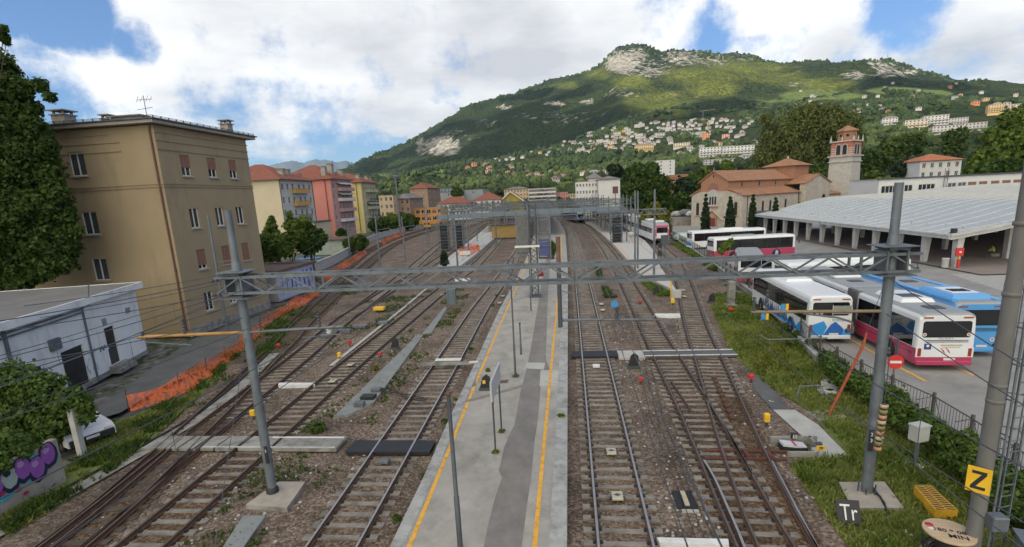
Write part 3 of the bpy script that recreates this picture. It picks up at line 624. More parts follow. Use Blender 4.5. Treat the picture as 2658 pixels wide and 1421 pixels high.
chimney(t, -39.6, 40.2, 16.6, 17.6, 1.1); chimney(t, -37, 41.5, 16.6, 17.3, .6); chimney(t, -31.6, 48.8, 16.6, 17.5, .75)
mb = MB(); mb.box((-35.1, 41.5, 17.0), (2.6, .9, .6), M_chim); mb.box((-35.1, 41.5, 17.45), (2.9, 1.2, .08), M_chim); mb.build('chimney', t)
a = tag(MB().tube([(-32.3, 40, 16.7), (-32.3, 40, 18.6)], .025, M_galvd).tube([(-33, 40, 17.6), (-31.7, 40, 17.7)], .018, M_galvd).tube([(-32.9, 40, 18.3), (-31.6, 40, 18.3)], .018, M_galvd).tube([(-32.8, 39.8, 18.1), (-32.8, 40.1, 18.6)], .012, M_galvd).tube([(-32.5, 39.8, 18.1), (-32.5, 40.1, 18.5)], .012, M_galvd).tube([(-32.0, 39.8, 18.1), (-32.0, 40.1, 18.6)], .012, M_galvd).tube([(-31.7, 39.8, 18.1), (-31.7, 40.1, 18.5)], .012, M_galvd).build('antenna'), 'thin television aerial standing on the beige building roof', 'antenna')

# --- white utility building
Br = Vector((-30.75, 33.85, -.2)); uw = Vector((-2.3, 7.9, 0)).normalized(); nw = uw.cross(Z3); W = 17.; ow = Br-uw*W; hw = 5.05
t = thing('utility_building', 'low white plastered railway cabin with flat grey roof and two black doors', 'building', Br)
M_wplas = mat('white_plaster', (.72, .72, .70), .9, .08, .8, detail=10, stain=(.9, .4, .75, (1, 1, .3)))
sx = W-5.9; holes = [(sx+1.35, .45, 1.15, 2.45), (sx-3.0, -.0, 2.0, 2.55)]
mb = MB(); wall(mb, ow, uw, W, hw, holes, M_wplas, .2)
e = Br-nw*9; f = ow-nw*9
for p, q in ((Br, e), (e, f), (f, ow)): mb.quad(p, q, q+Z3*hw, p+Z3*hw, M_wplas)
mb.build('wall', t)
def wp(x, z, d=0.): return ow+uw*x+Z3*z+nw*d
RM = Matrix.Rotation(math.atan2(uw.y, uw.x), 3, 'Z')
mb = MB(); mb.box(wp(W/2+.1, hw+.05, -4.45), (W+.5, 9.6, .1), M_roofg, Mx=RM); mb.box(wp(W/2+.1, hw-.08, .38), (W+.5, .1, .42), M_wplas, Mx=RM); mb.box(wp(W+.32, hw-.08, -4.4), (.1, 9.4, .42), M_wplas, Mx=RM); mb.build('roof', t)
dm = mat('black_door', (.022, .022, .024), .5, .3, 2)
d = MB(); d.box(wp(holes[0][0]+.575, .45+1.22, -.13), (1.15, .06, 2.45), dm, Mx=RM); d.box(wp(holes[0][0]+.575, 1.0, -.09), (.9, .04, .9), mat('door_panel', (.05, .05, .05), .6, .1), Mx=RM); do = d.build('door', t); MB().box(wp(holes[0][0]+.18, 1.6, -.08), (.12, .05, .16), M_frame, Mx=RM).build('handle', do, off=False).location = -t.location
d = MB(); d.box(wp(holes[1][0]+1.0, 1.27, -.13), (2.0, .06, 2.55), dm, Mx=RM)
for k in range(10): d.box(wp(holes[1][0]+1.0, .2+.25*k, -.09), (1.9, .03, .03), dm, Mx=RM)
d.build('shutter_door', t)
MB().tube([wp(sx-1.0+.6, 0, .06), wp(sx-1.0+.6, hw-.2, .06)], .06, M_galv).build('drainpipe', t); MB().tube([wp(sx-6.6, 0, .06), wp(sx-6.6, hw-.2, .06)], .09, M_galv).build('drainpipe', t)
mb = MB(); mb.box(wp(sx-3.4, 3.15, .1), (.75, .2, .62), M_galv, Mx=RM); mb.build('meter_box', t)
for (x, z, w, h) in ((sx+1.5, 3.35, .55, .5), (sx+4.4, 3.5, .65, .45)):
    mb = MB(); mb.box(wp(x, z, .02), (w, .04, h), M_frame, Mx=RM)
    for k in range(6): mb.box(wp(x, z-h/2+.06+k*(h-.1)/6, .05), (w-.08, .03, .03), M_galv, Mx=RM)
    mb.build('vent', t)
mb = MB(); mb.box(wp(holes[0][0]+.6, .12, .35), (2.0, .7, .24), M_conc, Mx=RM); mb.box(wp(holes[0][0]+.6, .34, .22), (1.8, .44, .2), M_conc, Mx=RM); mb.build('doorstep', t)
mb = MB(); mb.box(wp(W/2, .12, .03), (W, .06, .3), M_conc, Mx=RM); mb.tube([wp(sx-7, hw-.5, .12), wp(sx-.6, hw-.5, .12)], .05, M_galv); mb.tube([wp(sx-7, hw-.7, .12), wp(sx-.6, hw-.7, .12)], .05, M_galv); mb.tube([wp(sx-.6, hw-.5, .1), wp(sx+.2, hw-.4, .12), wp(sx+.3, hw+.9, .3)], .035, M_galvd); mb.build('conduit', t)
# tags sprayed on the white wall
mb = MB(); gb = mat('graffiti_pale_blue', (.30, .42, .55), .8, .15, 3); rr = random.Random(4)
for k in range(9):
    x = sx-.2+rr.uniform(-.9, .25); z = rr.uniform(.5, 2.0); mb.bar(wp(x, z, .006), wp(x+rr.uniform(-.3, .3), z+rr.uniform(.2, .5), .006), .01, .05, gb, up=nw)
for k, c in enumerate((srgb(40, 130, 120), srgb(150, 40, 50), srgb(50, 90, 160), srgb(60, 140, 130))):
    mb.box(wp(sx+.55+.17*k, 1.7+.12*(k % 2), .006), (.14, .012, .22), mat('graffiti_%d' % k, c, .8, .1), Mx=RM)
mb.build('graffiti', t)

# --- the three apartment blocks
def block(name, label, x0, x1, y0, y1, z1, mfront, mside, roofrise=3., rmat=None, over=.8, front=(), side=(), z0=-.3, cat='building', wsz=(.95, 1.4), chim=(), flat=False, near=False, group=None):
    """x0..x1 wide, y0..y1 deep; front = face toward the camera, side = the face at x1 ; front/side: list of (pos, zc, style)"""
    t = thing(name, label, cat, (x1, y0, z0), group=group); mb = MB(); H = z1-z0; w, h = wsz
    of = Vector((x0, y0, z0)); os_ = Vector((x1, y0, z0)); oL = Vector((x0, y1, z0))
    hf = [(p-x0-w/2, zc-h/2-z0, w, h, st) for p, zc, st in front]; hs = [(p-y0-w/2, zc-h/2-z0, w, h, st) for p, zc, st in side]
    wall(mb, of, UX, x1-x0, H, [q[:4] for q in hf], mfront); wall(mb, os_, UY, y1-y0, H, [q[:4] for q in hs], mside); wall(mb, oL, -UY, y1-y0, H, [], mside); wall(mb, Vector((x1, y1, z0)), -UX, x1-x0, H, [], mfront)
    if flat: mb.quad((x0, y0, z1-.4), (x1, y0, z1-.4), (x1, y1, z1-.4), (x0, y1, z1-.4), rmat or M_roofg)
    mb.build('wall', t)
    for q in hf: window(t, of, UX, *q, near=near)
    for q in hs: window(t, os_, UY, *q, near=near)
    if not flat: hip_roof(t, x0, x1, y0, y1, z1, roofrise, over, rmat)
    else: mb = MB(); [mb.bar(a, b, .3, .16, M_sill) for a, b in (((x0, y0, z1), (x1, y0, z1)), ((x1, y0, z1), (x1, y1, z1)), ((x0, y1, z1), (x1, y1, z1)), ((x0, y0, z1), (x0, y1, z1)))]; mb.build('parapet', t)
    for c in chim: chimney(t, *c)
    return t
def balcony(par, x, y0, y1, z, mfront, dep=1.2, rail=None, awn=None):
    mb = MB(); mb.box((x+dep/2, (y0+y1)/2, z), (dep, y1-y0, .16), M_sill)
    if mfront: mb.box((x+dep-.03, (y0+y1)/2, z+.5), (.05, y1-y0-.1, .85), mfront); mb.box((x+dep/2, y0+.03, z+.5), (dep, .05, .85), mfront); mb.box((x+dep/2, y1-.03, z+.5), (dep, .05, .85), mfront)
    else:
        for y in np.arange(y0, y1+.01, .18): mb.box((x+dep-.03, y, z+.5), (.03, .03, .85), M_galvd)
    mb.bar((x+dep-.03, y0, z+1.0), (x+dep-.03, y1, z+1.0), .05, .05, M_galvd); mb.bar((x, y0, z+1.0), (x+dep, y0, z+1.0), .05, .05, M_galvd)
    if awn: mb.quad((x, y0, z+2.5), (x, y1, z+2.5), (x+dep, y1, z+1.9), (x+dep, y0, z+1.9), awn); mb.quad((x, y0, z+2.46), (x+dep, y0, z+1.86), (x+dep, y1, z+1.86), (x, y1, z+2.46), awn)
    return mb.build('balcony', par)
mC = mat('cream_plaster', (.50, .43, .30), .9, .06, .3); mCw = mat('pale_plaster', (.47, .46, .43), .9, .06, .3)
ys = (116.7, 119.1, 121.4, 124.5, 126.8, 129.6); zr = (14.5, 11.5, 8.6, 5.6, 2.6)
b = block('apartment_building', 'cream and white apartment block with orange balconies and red hip roof', -82, -64.4, 115.6, 131.2, 16.2, mC, mCw, 4.0,
      front=[(-71.4, z, s_) for z, s_ in zip((14.2, 11.0, 7.8, 4.6), ('case', 'half', 'case', 'case'))], side=[(y, z, 'case' if (i+k) % 4 else 'shut') for k, z in enumerate(zr) for i, y in enumerate(ys)], chim=((-66.5, 121, 16.5, 18.4, 1.3), (-66.8, 124, 16.5, 18.4, 1.3), (-66.4, 129, 16.3, 17.6, .8)))
for i, z in enumerate((13.2-.1, 10.2)): balcony(b, -64.4, 120.6, 127.6, z, mat('orange_balcony', (.50, .27, .06), .8, .1), 1.0)
balcony(b, -64.4, 120.6, 127.6, 7.1, None, 1.0)
MB().tube([(-64.3, 115.5, 16.2), (-64.3, 115.5, 0)], .1, M_galvd).build('drainpipe', b); MB().tube([(-64.3, 131.0, 16.2), (-64.3, 131.0, 0)], .1, M_galvd).build('drainpipe', b)
mP = mat('pink_plaster', (.54, .21, .17), .9, .06, .3); mPs = mat('pale_pink_plaster', (.44, .27, .26), .9, .1, .3)
awn = mat('white_awning', (.6, .58, .55), .8, .1)
b = block('apartment_building', 'salmon pink apartment block with white balconies and red hip roof', -84, -67.4, 148.6, 163.4, 17.4, mP, mPs, 4.5, over=.9,
      side=[(y, z, 'case' if (i*3+k) % 5 else 'dark') for k, z in enumerate((15.3, 12.3, 9.3, 6.3, 3.3)) for i, y in enumerate((150.2, 153.6, 156.2, 159.2, 161.8))], chim=((-69.6, 150, 17.9, 20.6, 1.2), (-70, 155.3, 18.4, 21.6, 1.5), (-69.3, 161, 18, 20.2, 1.6)))
for k, z in enumerate((14.0, 11.0, 8.0, 5.0)): balcony(b, -67.4, 152.6, 162.6, z, awn if k % 2 else mPs, 1.3, awn=awn if k in (0, 1) else None)
MB().tube([(-69.0, 148.45, 17.4), (-69.0, 148.45, 0)], .12, M_pipe).build('drainpipe', b)
mY = mat('yellow_plaster', (.52, .43, .17), .9, .06, .3); mYs = mat('pale_yellow_plaster', (.42, .39, .25), .9, .1, .3)
b = block('apartment_building', 'pale yellow apartment block with stacked balconies beside the pink one', -88, -72, 183.1, 197, 17.5, mY, mYs, 3.6, over=.9,
      side=[(y, z, 'case' if (i*3+k) % 4 else 'dark') for k, z in enumerate((15.3, 12.3, 9.3, 6.3, 3.3)) for i, y in enumerate((184.8, 187.2, 189.6, 192.2, 195))], chim=((-74, 186, 18, 20, 1.2), (-74, 194, 17.8, 19.8, 1.2), (-73.4, 196, 17.6, 19.4, 1.0)))
for k, z in enumerate((14.0, 11.0, 8.0, 5.0)): balcony(b, -72, 187, 196.4, z, None if k % 2 else mYs, 1.3, awn=awn if k == 2 else None)
MB().tube([(-73.8, 182.95, 17.4), (-73.8, 182.95, 0)], .12, M_pipe).build('drainpipe', b)

# --- town blocks further off: (label, view x0, x1, top y, distance, depth, colours ...)
def far_block(label, x0, x1, yt, Y, dep, mw, ms=None, cols=4, rows=3, rise=2.5, flat=False, rmat=None, wsz=(1.1, 1.5), z0=-.3, over=.6, cat='building', sidecols=3):
    a = atY(x0, yt, Y); b_ = atY(x1, yt, Y); z1 = (a.z+b_.z)/2; xa, xb = a.x, b_.x; H = z1-max(z0, 0)
    fr = [(xa+(xb-xa)*(i+.5)/cols, z1-1.6-k*3.1, 'case' if (i+k) % 4 else 'half') for i in range(cols) for k in range(rows) if z1-1.6-k*3.1 > z0+1]
    sd = [(Y+dep*(i+.5)/sidecols, z1-1.6-k*3.1, 'case') for i in range(sidecols) for k in range(rows) if z1-1.6-k*3.1 > z0+1] if xb < 0 else []
    return block('town_building', label, xa, xb, Y, Y+dep, z1, mw, ms or mw, rise, rmat, over, fr, sd, z0, cat, wsz, flat=flat)
mTan = mat('tan_plaster', (.46, .35, .22), .9, .08, .3); mTanD = mat('brown_plaster', (.27, .18, .125), .9, .1, .3); mGr = mat('grey_cladding', (.27, .28, .29), .7, .1, .3); mOr = mat('orange_plaster', (.52, .24, .06), .9, .1, .3); mWh = mat('white_render', (.58, .57, .55), .9, .06, .3); mOl = mat('mustard_plaster', (.33, .26, .035), .9, .1, .3)
far_block('tan flat-roofed block with dark window strips right of the yellow block', 952, 988, 492, 225, 14, mTan, cols=3, rows=6, flat=True)
far_block('brown balcony block with sloping roof behind the floodlight tower', 990, 1030, 500, 232, 22, mTanD, cols=3, rows=4, rise=2.2, rmat=M_roofg)
far_block('brownish-pink tall house with dark loggia behind the tan block', 1030, 1075, 474, 300, 30, mTanD, cols=2, rows=4, rise=3, rmat=M_rooft)
b = far_block('grey museum-like block with solar panels on its roof', 1092, 1165, 484, 345, 30, mGr, cols=3, rows=1, flat=True)
mb = MB(); sol = glass('solar_panel', (.05, .06, .09), .2)
for k in range(8):
    p = atY(1094+k*9.0, 478, 346); mb.box((p.x+.5, p.y+2, p.z-.3), (2.0, 3.2, .12), sol, Mx=Matrix.Rotation(R(40), 3, 'X')); mb.bar((p.x+.5, p.y+2, p.z-2.4), (p.x+.5, p.y+2, p.z-.4), .12, .12, M_galv)
mb.build('solar_panel', b)
far_block('grey metal clad annexe beside the solar roof', 1165, 1215, 478, 350, 26, mat('zinc_cladding', (.22, .25, .27), .5, .1), cols=1, rows=1, flat=True)
far_block('long low white building with red tiled roof', 1098, 1182, 512, 262, 12, mWh, cols=9, rows=2, rise=3.2, wsz=(1.0, 1.4))
far_block('orange and grey low school building', 1030, 1112, 524, 238, 12, mOr, cols=6, rows=3, flat=True, wsz=(1.8, 1.5))
far_block('white house with red hip roof beside the mustard house', 1190, 1260, 503, 284, 16, mWh, cols=5, rows=3, rise=4.2, wsz=(1.1, 1.6))
# gabled mustard house
a = atY(1262, 505, 286); c_ = atY(1313, 503, 286); ap = atY(1284, 484, 286); t = thing('town_building', 'mustard yellow gabled house with white barge boards', 'building', (a.x, 286, -.3)); mb = MB()
hs = [((c_.x-a.x)*f_-.45, a.z-1.9+.3, .9, 1.3, 'case') for f_ in (.2, .5, .8)]+[((c_.x-a.x)*f_-.45, a.z-5+.3, .9, 1.3, 'case') for f_ in (.2, .5, .8)]
wall(mb, Vector((a.x, 286, -.3)), UX, c_.x-a.x, a.z+.3, [h[:4] for h in hs], mOl); mb.poly([(a.x, 286, a.z), (c_.x, 286, a.z), (ap.x, 286, ap.z)], mOl); wall(mb, Vector((c_.x, 286, -.3)), UY, 14, a.z+.3, [], mWh); wall(mb, Vector((a.x, 300, -.3)), -UY, 14, a.z+.3, [], mWh); mb.build('wall', t)
for h in hs: window(t, Vector((a.x, 286, -.3)), UX, *h, near=False)
mb = MB()
for p, s_ in ((a, -1), (c_, 1)):
    q = Vector((p.x+s_*1.2, 285, p.z-.7)); r = Vector((ap.x, 285, ap.z+.3)); mb.quad(q, r, r+UY*16, q+UY*16, M_rooft); mb.bar(q+UY*.02, r+UY*.02, .3, .5, mWh, up=(0, 0, 1))
mb.build('roof', t)
b = far_block('long white balcony block with brick red top under the hill', 1330, 1398, 474, 430, 14, mWh, cols=14, rows=6, flat=True, rmat=M_rooft, wsz=(1.6, 1.9))
far_block('pale flat roofed block left of the long balcony block', 1268, 1330, 476, 440, 14, mTan, cols=8, rows=5, rise=2, rmat=M_roofg)
far_block('salmon low block under the green hill', 1398, 1428, 484, 440, 12, mP, cols=5, rows=3, flat=True)
far_block('pale roofed low block beside the salmon one', 1428, 1447, 488, 440, 12, mTan, cols=3, rows=3, flat=True)
far_block('orange house beside the white school', 1476, 1492, 478, 330, 12, mOr, cols=2, rows=3, flat=True)
far_block('white modernist school block with small square windows', 1492, 1500, 455, 262, 18, mWh, cols=1, rows=1, flat=True)
b = far_block('white flat roofed school with two rows of square windows', 1448, 1503, 457, 250, 20, mWh, cols=7, rows=3, flat=True, wsz=(.9, 1.2))
b = far_block('plain white school wing with dark eave and red sign panel', 1505, 1560, 451, 246, 16, mWh, cols=1, rows=0, rise=1.6, rmat=M_roofg)
p = atY(1548, 478, 245.9); MB().box(p, (2.4, .1, 3.0), mat('brown_panel', (.12, .05, .045), .7, .1)).build('panel', b)
far_block('hip roofed grey upper storey of the school', 1480, 1512, 449, 262, 14, mWh, cols=0, rows=0, rise=3, rmat=M_roofg)
far_block('orange brick apartment block with white railings between the trees', 1688, 1735, 440, 210, 12, mat('orange_brick', (.42, .17, .06), .9, .1), cols=2, rows=2, flat=True, wsz=(3.2, 1.5))
far_block('big white apartment building with flat roofs above the round tree', 1652, 1698, 403, 520, 18, mWh, cols=2, rows=4, flat=True, z0=5)
far_block('low white wing in front of the big white building', 1626, 1655, 411, 520, 18, mWh, cols=5, rows=3, flat=True, z0=5)
far_block('white house with orange roof right of the bell tower', 2316, 2420, 403, 205, 12, mWh, cols=5, rows=2, rise=2.4, rmat=mat('new_roof_tiles', (.38, .14, .06), .85, .2, 1))
# long white office block behind the bus station
a = atY(2212, 452, 122); b2 = atY(2210+420, 432, 122)
fx = lambda q: atY(q, 470, 122).x
fr = [(fx(q), a.z-2.15, s_) for q, s_ in ((2228, 'case'), (2247, 'case'), (2286, 'case'), (2321, 'case'), (2342, 'case'), (2395, 'curtain'), (2420, 'curtain'), (2445, 'half'), (2472, 'half'), (2502, 'half'), (2530, 'half'), (2558, 'half'))]
b = block('office_building', 'long white two-storey office building with flat roof behind the bus station canopy', a.x, a.x+48, 122, 134, a.z, mat('office_white', (.60, .59, .57), .85, .05), mWh, flat=True, front=fr, wsz=(1.6, 1.5), near=True)
MB().box((a.x+24, 121.95, a.z+.0), (48.6, .5, .3), M_galvd).build('cornice', b)
mb = MB()
for q in (2370, 2378): p = fx(q); mb.tube([(p, 121.6, a.z-7), (p, 121.6, a.z+1.6)], .05, M_galvd)
for k in range(24): mb.bar((fx(2370), 121.6, a.z-7+k*.35), (fx(2378), 121.6, a.z-7+k*.35), .03, .03, M_galvd)
for k in range(5): mb.tube([(fx(2368), 121.2, a.z-5+k*1.5), (fx(2380), 121.2, a.z-5+k*1.5)], .03, M_galvd)
mb.build('ladder', b)
# ------------------------------------------------------------------ church, bell tower, canopy
def text_mesh(mb, s, size, Mx, m, thick=.004, bold=0.0):
    cu = bpy.data.curves.new('txt', 'FONT'); cu.body = s; cu.size = size; cu.extrude = thick; cu.offset = bold; cu.align_x = 'CENTER'; cu.align_y = 'CENTER'; cu.resolution_u = 2
    o = bpy.data.objects.new('txt', cu); C.objects.link(o); bpy.context.view_layer.update()
    me = bpy.data.meshes.new_from_object(o.evaluated_get(bpy.context.evaluated_depsgraph_get()))
    vs = [Mx @ v.co for v in me.vertices]; fs = [tuple(p.vertices) for p in me.polygons]
    bpy.data.objects.remove(o); bpy.data.curves.remove(cu); bpy.data.meshes.remove(me)
    return mb.add(vs, fs, m)
def facing(origin, right, up):
    r = Vector(right).normalized(); u = Vector(up).normalized(); n = r.cross(u).normalized(); u = n.cross(r)
    Mx = Matrix((r, u, n)).transposed().to_4x4(); Mx.translation = Vector(origin); return Mx

M_stone = mat('church_stone', (.48, .43, .35), .92, .18, .9, bump=.5, bscale=5, col2=(.33, .29, .24), detail=12)
M_brick = mat('church_brick', (.36, .175, .105), .92, .16, .8, bump=.3, bscale=9, col2=(.30, .155, .10), detail=12)
FR = Vector((41.3, 133.5, 0)); ph = R(48); ua = Vector((-math.cos(ph), math.sin(ph), 0)); vb = Vector((math.sin(ph), math.cos(ph), 0))
P = lambda a, b, z: FR+ua*a+vb*b+Z3*z
ch = thing('church', 'old stone and brick church with tiled roofs and round arched windows', 'church', FR)
mb = MB(); AW = 14.2
mb.poly([P(AW, 0, -1), P(0, 0, -1), P(0, 0, 7.5), P(4, 0, 8.6), P(11.5, 0, 8.6), P(AW, 0, 7.9)], M_stone)
mb.poly([P(11.5, 0, 8.6), P(4, 0, 8.6), P(4, 0, 11.2), P(8, 0, 13.5), P(11.5, 0, 11.2)], M_brick); mb.poly([P(4, 0, 8.6), P(0, 0, 7.5), P(4, 0, 9.25)], M_brick); mb.poly([P(AW, 0, 7.9), P(11.5, 0, 8.6), P(11.5, 0, 9.5)], M_brick)
mb.quad(P(0, 0, -1), P(0, 27, -1), P(0, 27, 7.5), P(0, 0, 7.5), M_stone); mb.quad(P(AW, 27, -1), P(AW, 0, -1), P(AW, 0, 7.9), P(AW, 27, 7.9), M_stone)
mb.quad(P(4, 0, 9.1), P(4, 34, 9.1), P(4, 34, 11.2), P(4, 0, 11.2), M_brick); mb.quad(P(11.5, 34, 9.1), P(11.5, 0, 9.1), P(11.5, 0, 11.2), P(11.5, 34, 11.2), M_brick)
mb.poly([P(-1.5, 27, -1), P(-1.5, 41, -1), P(-1.5, 41, 9.6), P(-1.5, 34, 11.7), P(-1.5, 27, 9.6)], M_stone); mb.quad(P(0, 27, -1), P(-1.5, 27, -1), P(-1.5, 27, 9.6), P(0, 27, 9.6), M_stone); mb.quad(P(-1.5, 41, -1), P(16, 41, -1), P(16, 41, 9.6), P(-1.5, 41, 9.6), M_stone)
mb.quad(P(0, 41, -1), P(0, 55, -1), P(0, 55, 6.3), P(0, 41, 6.3), M_stone); mb.quad(P(0, 55, -1), P(9, 55, -1), P(9, 55, 8), P(0, 55, 6.3), M_stone)
mb.build('wall', ch)
mb = MB()   # roofs, thick, with eaves
def rslab(a, b, c, d, m, th=.22):
    n = (b-a).cross(d-a).normalized(); n = n if n.z > 0 else -n
    mb.add([a, b, c, d, a-n*th, b-n*th, c-n*th, d-n*th], [(0, 1, 2, 3), (7, 6, 5, 4), (0, 4, 5, 1), (1, 5, 6, 2), (2, 6, 7, 3), (3, 7, 4, 0)], m)
rslab(P(-.5, -.3, 7.45), P(-.5, 27, 7.45), P(4, 27, 9.3), P(4, -.3, 9.3), M_roofo); rslab(P(AW+.5, 27, 7.75), P(AW+.5, -.3, 7.75), P(11.5, -.3, 9.5), P(11.5, 27, 9.5), M_roofo)
rslab(P(3.4, -.4, 11.0), P(3.4, 33, 11.0), P(8, 33, 13.7), P(8, -.4, 13.7), M_roofo); rslab(P(12.1, 33, 11.0), P(12.1, -.4, 11.0), P(8, -.4, 13.7), P(8, 33, 13.7), M_roofo)
rslab(P(-1.8, 26.6, 9.6), P(16, 26.6, 9.6), P(16, 34, 11.95), P(-1.8, 34, 11.95), M_roofo); rslab(P(16, 41.4, 9.6), P(-1.8, 41.4, 9.6), P(-1.8, 34, 11.95), P(16, 34, 11.95), M_roofo)
rslab(P(-.5, 41, 6.3), P(-.5, 55.5, 6.3), P(8, 55.5, 8.9), P(8, 41, 8.9), M_roofo)
mb.build('roof', ch)
mb = MB(); hl = 4.0; cb, ca = 34, 7.2
for a0, b0, a1, b1 in ((ca-hl, cb-hl, ca-hl, cb+hl), (ca+hl, cb-hl, ca-hl, cb-hl), (ca-hl, cb+hl, ca+hl, cb+hl), (ca+hl, cb+hl, ca+hl, cb-hl)): mb.quad(P(a0, b0, 9.5), P(a1, b1, 9.5), P(a1, b1, 14.5), P(a0, b0, 14.5), M_brick)
ln = mb.build('lantern_tower', ch); mb = MB(); e = 5.0; ap = P(ca, cb, 16.7)
cs = [P(ca-e, cb-e, 14.45), P(ca-e, cb+e, 14.45), P(ca+e, cb+e, 14.45), P(ca+e, cb-e, 14.45)]
for i in range(4): mb.poly([cs[i], cs[(i+1) % 4], ap], M_roofo)
mb.poly(cs[::-1], M_sill); mb.lathe(ap, [(.25, -.2), (.3, .3), (.05, .6)], M_stone, 8); mb.build('roof', ln, off=False).location = -ch.location
def arch(mb, o, r, u, w, h, m, off, n=10):       # arched shape standing on o (centre of its base)
    nn = r.cross(u).normalized()*off; pts = [o-r*w/2+nn, o+r*w/2+nn]+[o+u*(h-w/2)+r*(w/2*math.cos(math.pi*k/n))+u*(w/2*math.sin(math.pi*k/n))+nn for k in range(n+1)]
    mb.poly(pts, m)
rf = -ua; sd_r = vb
def cwin(o, r, w, h, ring=.22, name='window', mm=None):
    mb = MB(); arch(mb, o, r, Z3, w+2*ring, h+ring, M_stone, .05); arch(mb, o+Z3*.08, r, Z3, w, h, mm or M_dark, .054)
    nn = r.cross(Z3); mb.box(o+nn*.1-Z3*.08, (w+.6, .25, .16), M_brick, Mx=Matrix.Rotation(math.atan2(r.y, r.x), 3, 'Z')); return mb.build(name, ch)
for a, z, w, h in ((12.3, 2.7, .85, 3.2), (1.7, 2.7, .85, 3.2)): cwin(P(a, 0, z), rf, w, h)
mb = MB(); arch(mb, P(8, 0, 5.0), rf, Z3, 3.0, 4.1, M_concl, .05); mb.build('window_surround', ch)
for k in (-1, 0, 1): mb = MB(); arch(mb, P(8+k*.72, 0, 5.4), rf, Z3, .5, 2.0, M_dark, .06); mb.build('window', ch)
MB().box(P(8, -.15, 4.85), (2.9, .4, .3), M_brick, Mx=Matrix.Rotation(math.atan2(rf.y, rf.x), 3, 'Z')).build('window_ledge', ch); mb = MB(); arch(mb, P(8, 0, 9.0), rf, Z3, 3.2, 1.7, mat('blind_arch_brick', (.25, .12, .09), .9, .15, 3), .02); mb.build('blind_arch', ch)
mb = MB(); arch(mb, P(8, 0, 0), rf, Z3, 2.9, 3.7, M_brick, .07); arch(mb, P(8, 0, 0), rf, Z3, 2.1, 3.2, mat('door_arch', (.40, .25, .18), .9, .1), .09); mb.box(P(8, -.1, 1), (1.8, .06, 2.2), mat('church_door', (.16, .035, .025), .7, .2), Mx=Matrix.Rotation(math.atan2(rf.y, rf.x), 3, 'Z')); mb.build('door', ch)
mb = MB(); mb.bar(P(8.02, -.08, 4.0), P(4.7, -.5, 1.6), .5, .12, M_stone); mb.bar(P(8.02, -.08, 4.0), P(11.3, -.5, 1.6), .5, .12, M_stone); mb.build('porch_gable', ch)
mb = MB(); mb.box(P(8, -.03, 12.2), (.12, .06, .9), M_dark, Mx=Matrix.Rotation(math.atan2(rf.y, rf.x), 3, 'Z')); mb.box(P(8, -.03, 12.35), (.5, .06, .12), M_dark, Mx=Matrix.Rotation(math.atan2(rf.y, rf.x), 3, 'Z')); mb.bar(P(8, 0, 13.7), P(8, 0, 14.4), .08, .08, M_stone); mb.build('cross', ch)
for b in (6, 14, 22): cwin(P(4, b, 9.45), sd_r, .7, 1.1, .12)
for b in (9, 12.5, 20): cwin(P(0, b, 3.0), sd_r, .9, 2.8)
mb = MB(); mb2 = arch(mb, P(-1.5, 34, 3.0), sd_r, Z3, 2.0, 6.0, M_concl, .05); arch(mb, P(-1.5, 34, 3.0), sd_r, Z3, 1.5, 5.6, M_stone, .06); mb.build('blind_arch', ch)
MB().tube([P(-.1, 2, 7.4), P(-.1, 2, 0)], .09, M_galvd).build('drainpipe', ch); MB().tube([P(-.1, 26.6, 7.4), P(-.1, 26.6, 0)], .09, M_galvd).build('drainpipe', ch)

tw = thing('bell_tower', 'tall leaning-looking white stone bell tower with red brick belfry', 'tower', (81, 170, 0))
T = lambda a, b, z: Vector((81, 170, 0))+ua*a+vb*b+Z3*z
M_tst = mat('tower_stone', (.50, .48, .44), .92, .25, 1.1, bump=.8, bscale=3, col2=(.36, .33, .29), detail=12)
M_band = mat('brick_band', (.42, .15, .09), .92, .2, 1, bump=.3, bscale=8)
def sq(mb, h0, h1, z0, z1, m):
    A = [(h0, h0), (h0, -h0), (-h0, -h0), (-h0, h0)]; B = [(h1, h1), (h1, -h1), (-h1, -h1), (-h1, h1)]
    for i in range(4): j = (i+1) % 4; mb.quad(T(*A[i], z0), T(*A[j], z0), T(*B[j], z1), T(*B[i], z1), m)
    mb.poly([T(*q, z1) for q in B], m)
mb = MB(); sq(mb, 3.25, 3.0, -1, 15.0, M_tst); mb.build('shaft', tw)
mb = MB(); sq(mb, 3.3, 3.3, 14.98, 15.25, M_tst); sq(mb, 3.05, 3.05, 15.249, 16.51, M_tst); sq(mb, 3.5, 3.5, 16.5, 16.85, M_tst); mb.build('cornice', tw)
mb = MB(); sq(mb, 2.85, 2.85, 16.85, 20.6, M_band); 
for k in range(4): sq(mb, 2.88, 2.88, 17.0+k*.55, 17.25+k*.55, M_tst)
bf = mb.build('belfry', tw)
for dirr, base in ((-ua, lambda q, z: T(-q, -2.88, z)), (vb, lambda q, z: T(-2.88, q, z)), (ua, lambda q, z: T(q, 2.88, z)), (-vb, lambda q, z: T(2.88, -q, z))):
    for q in (-.85, .85):
        mb = MB(); o = base(q, 17.0); arch(mb, o, dirr, Z3, 1.55, 3.1, M_concl, .03); arch(mb, o+Z3*.1, dirr, Z3, 1.1, 2.75, M_dark, .04); mb.build('window', bf, off=False).location = -tw.location
mb = MB(); sq(mb, 3.25, 3.25, 20.6, 20.95, M_tst)
for a in (-3, 3):
    for b in (-3, 3): mb.lathe(T(a, b, 20.95), [(.28, 0), (.28, .5), (.18, .55), (.02, 1.7)], M_concl, 6)
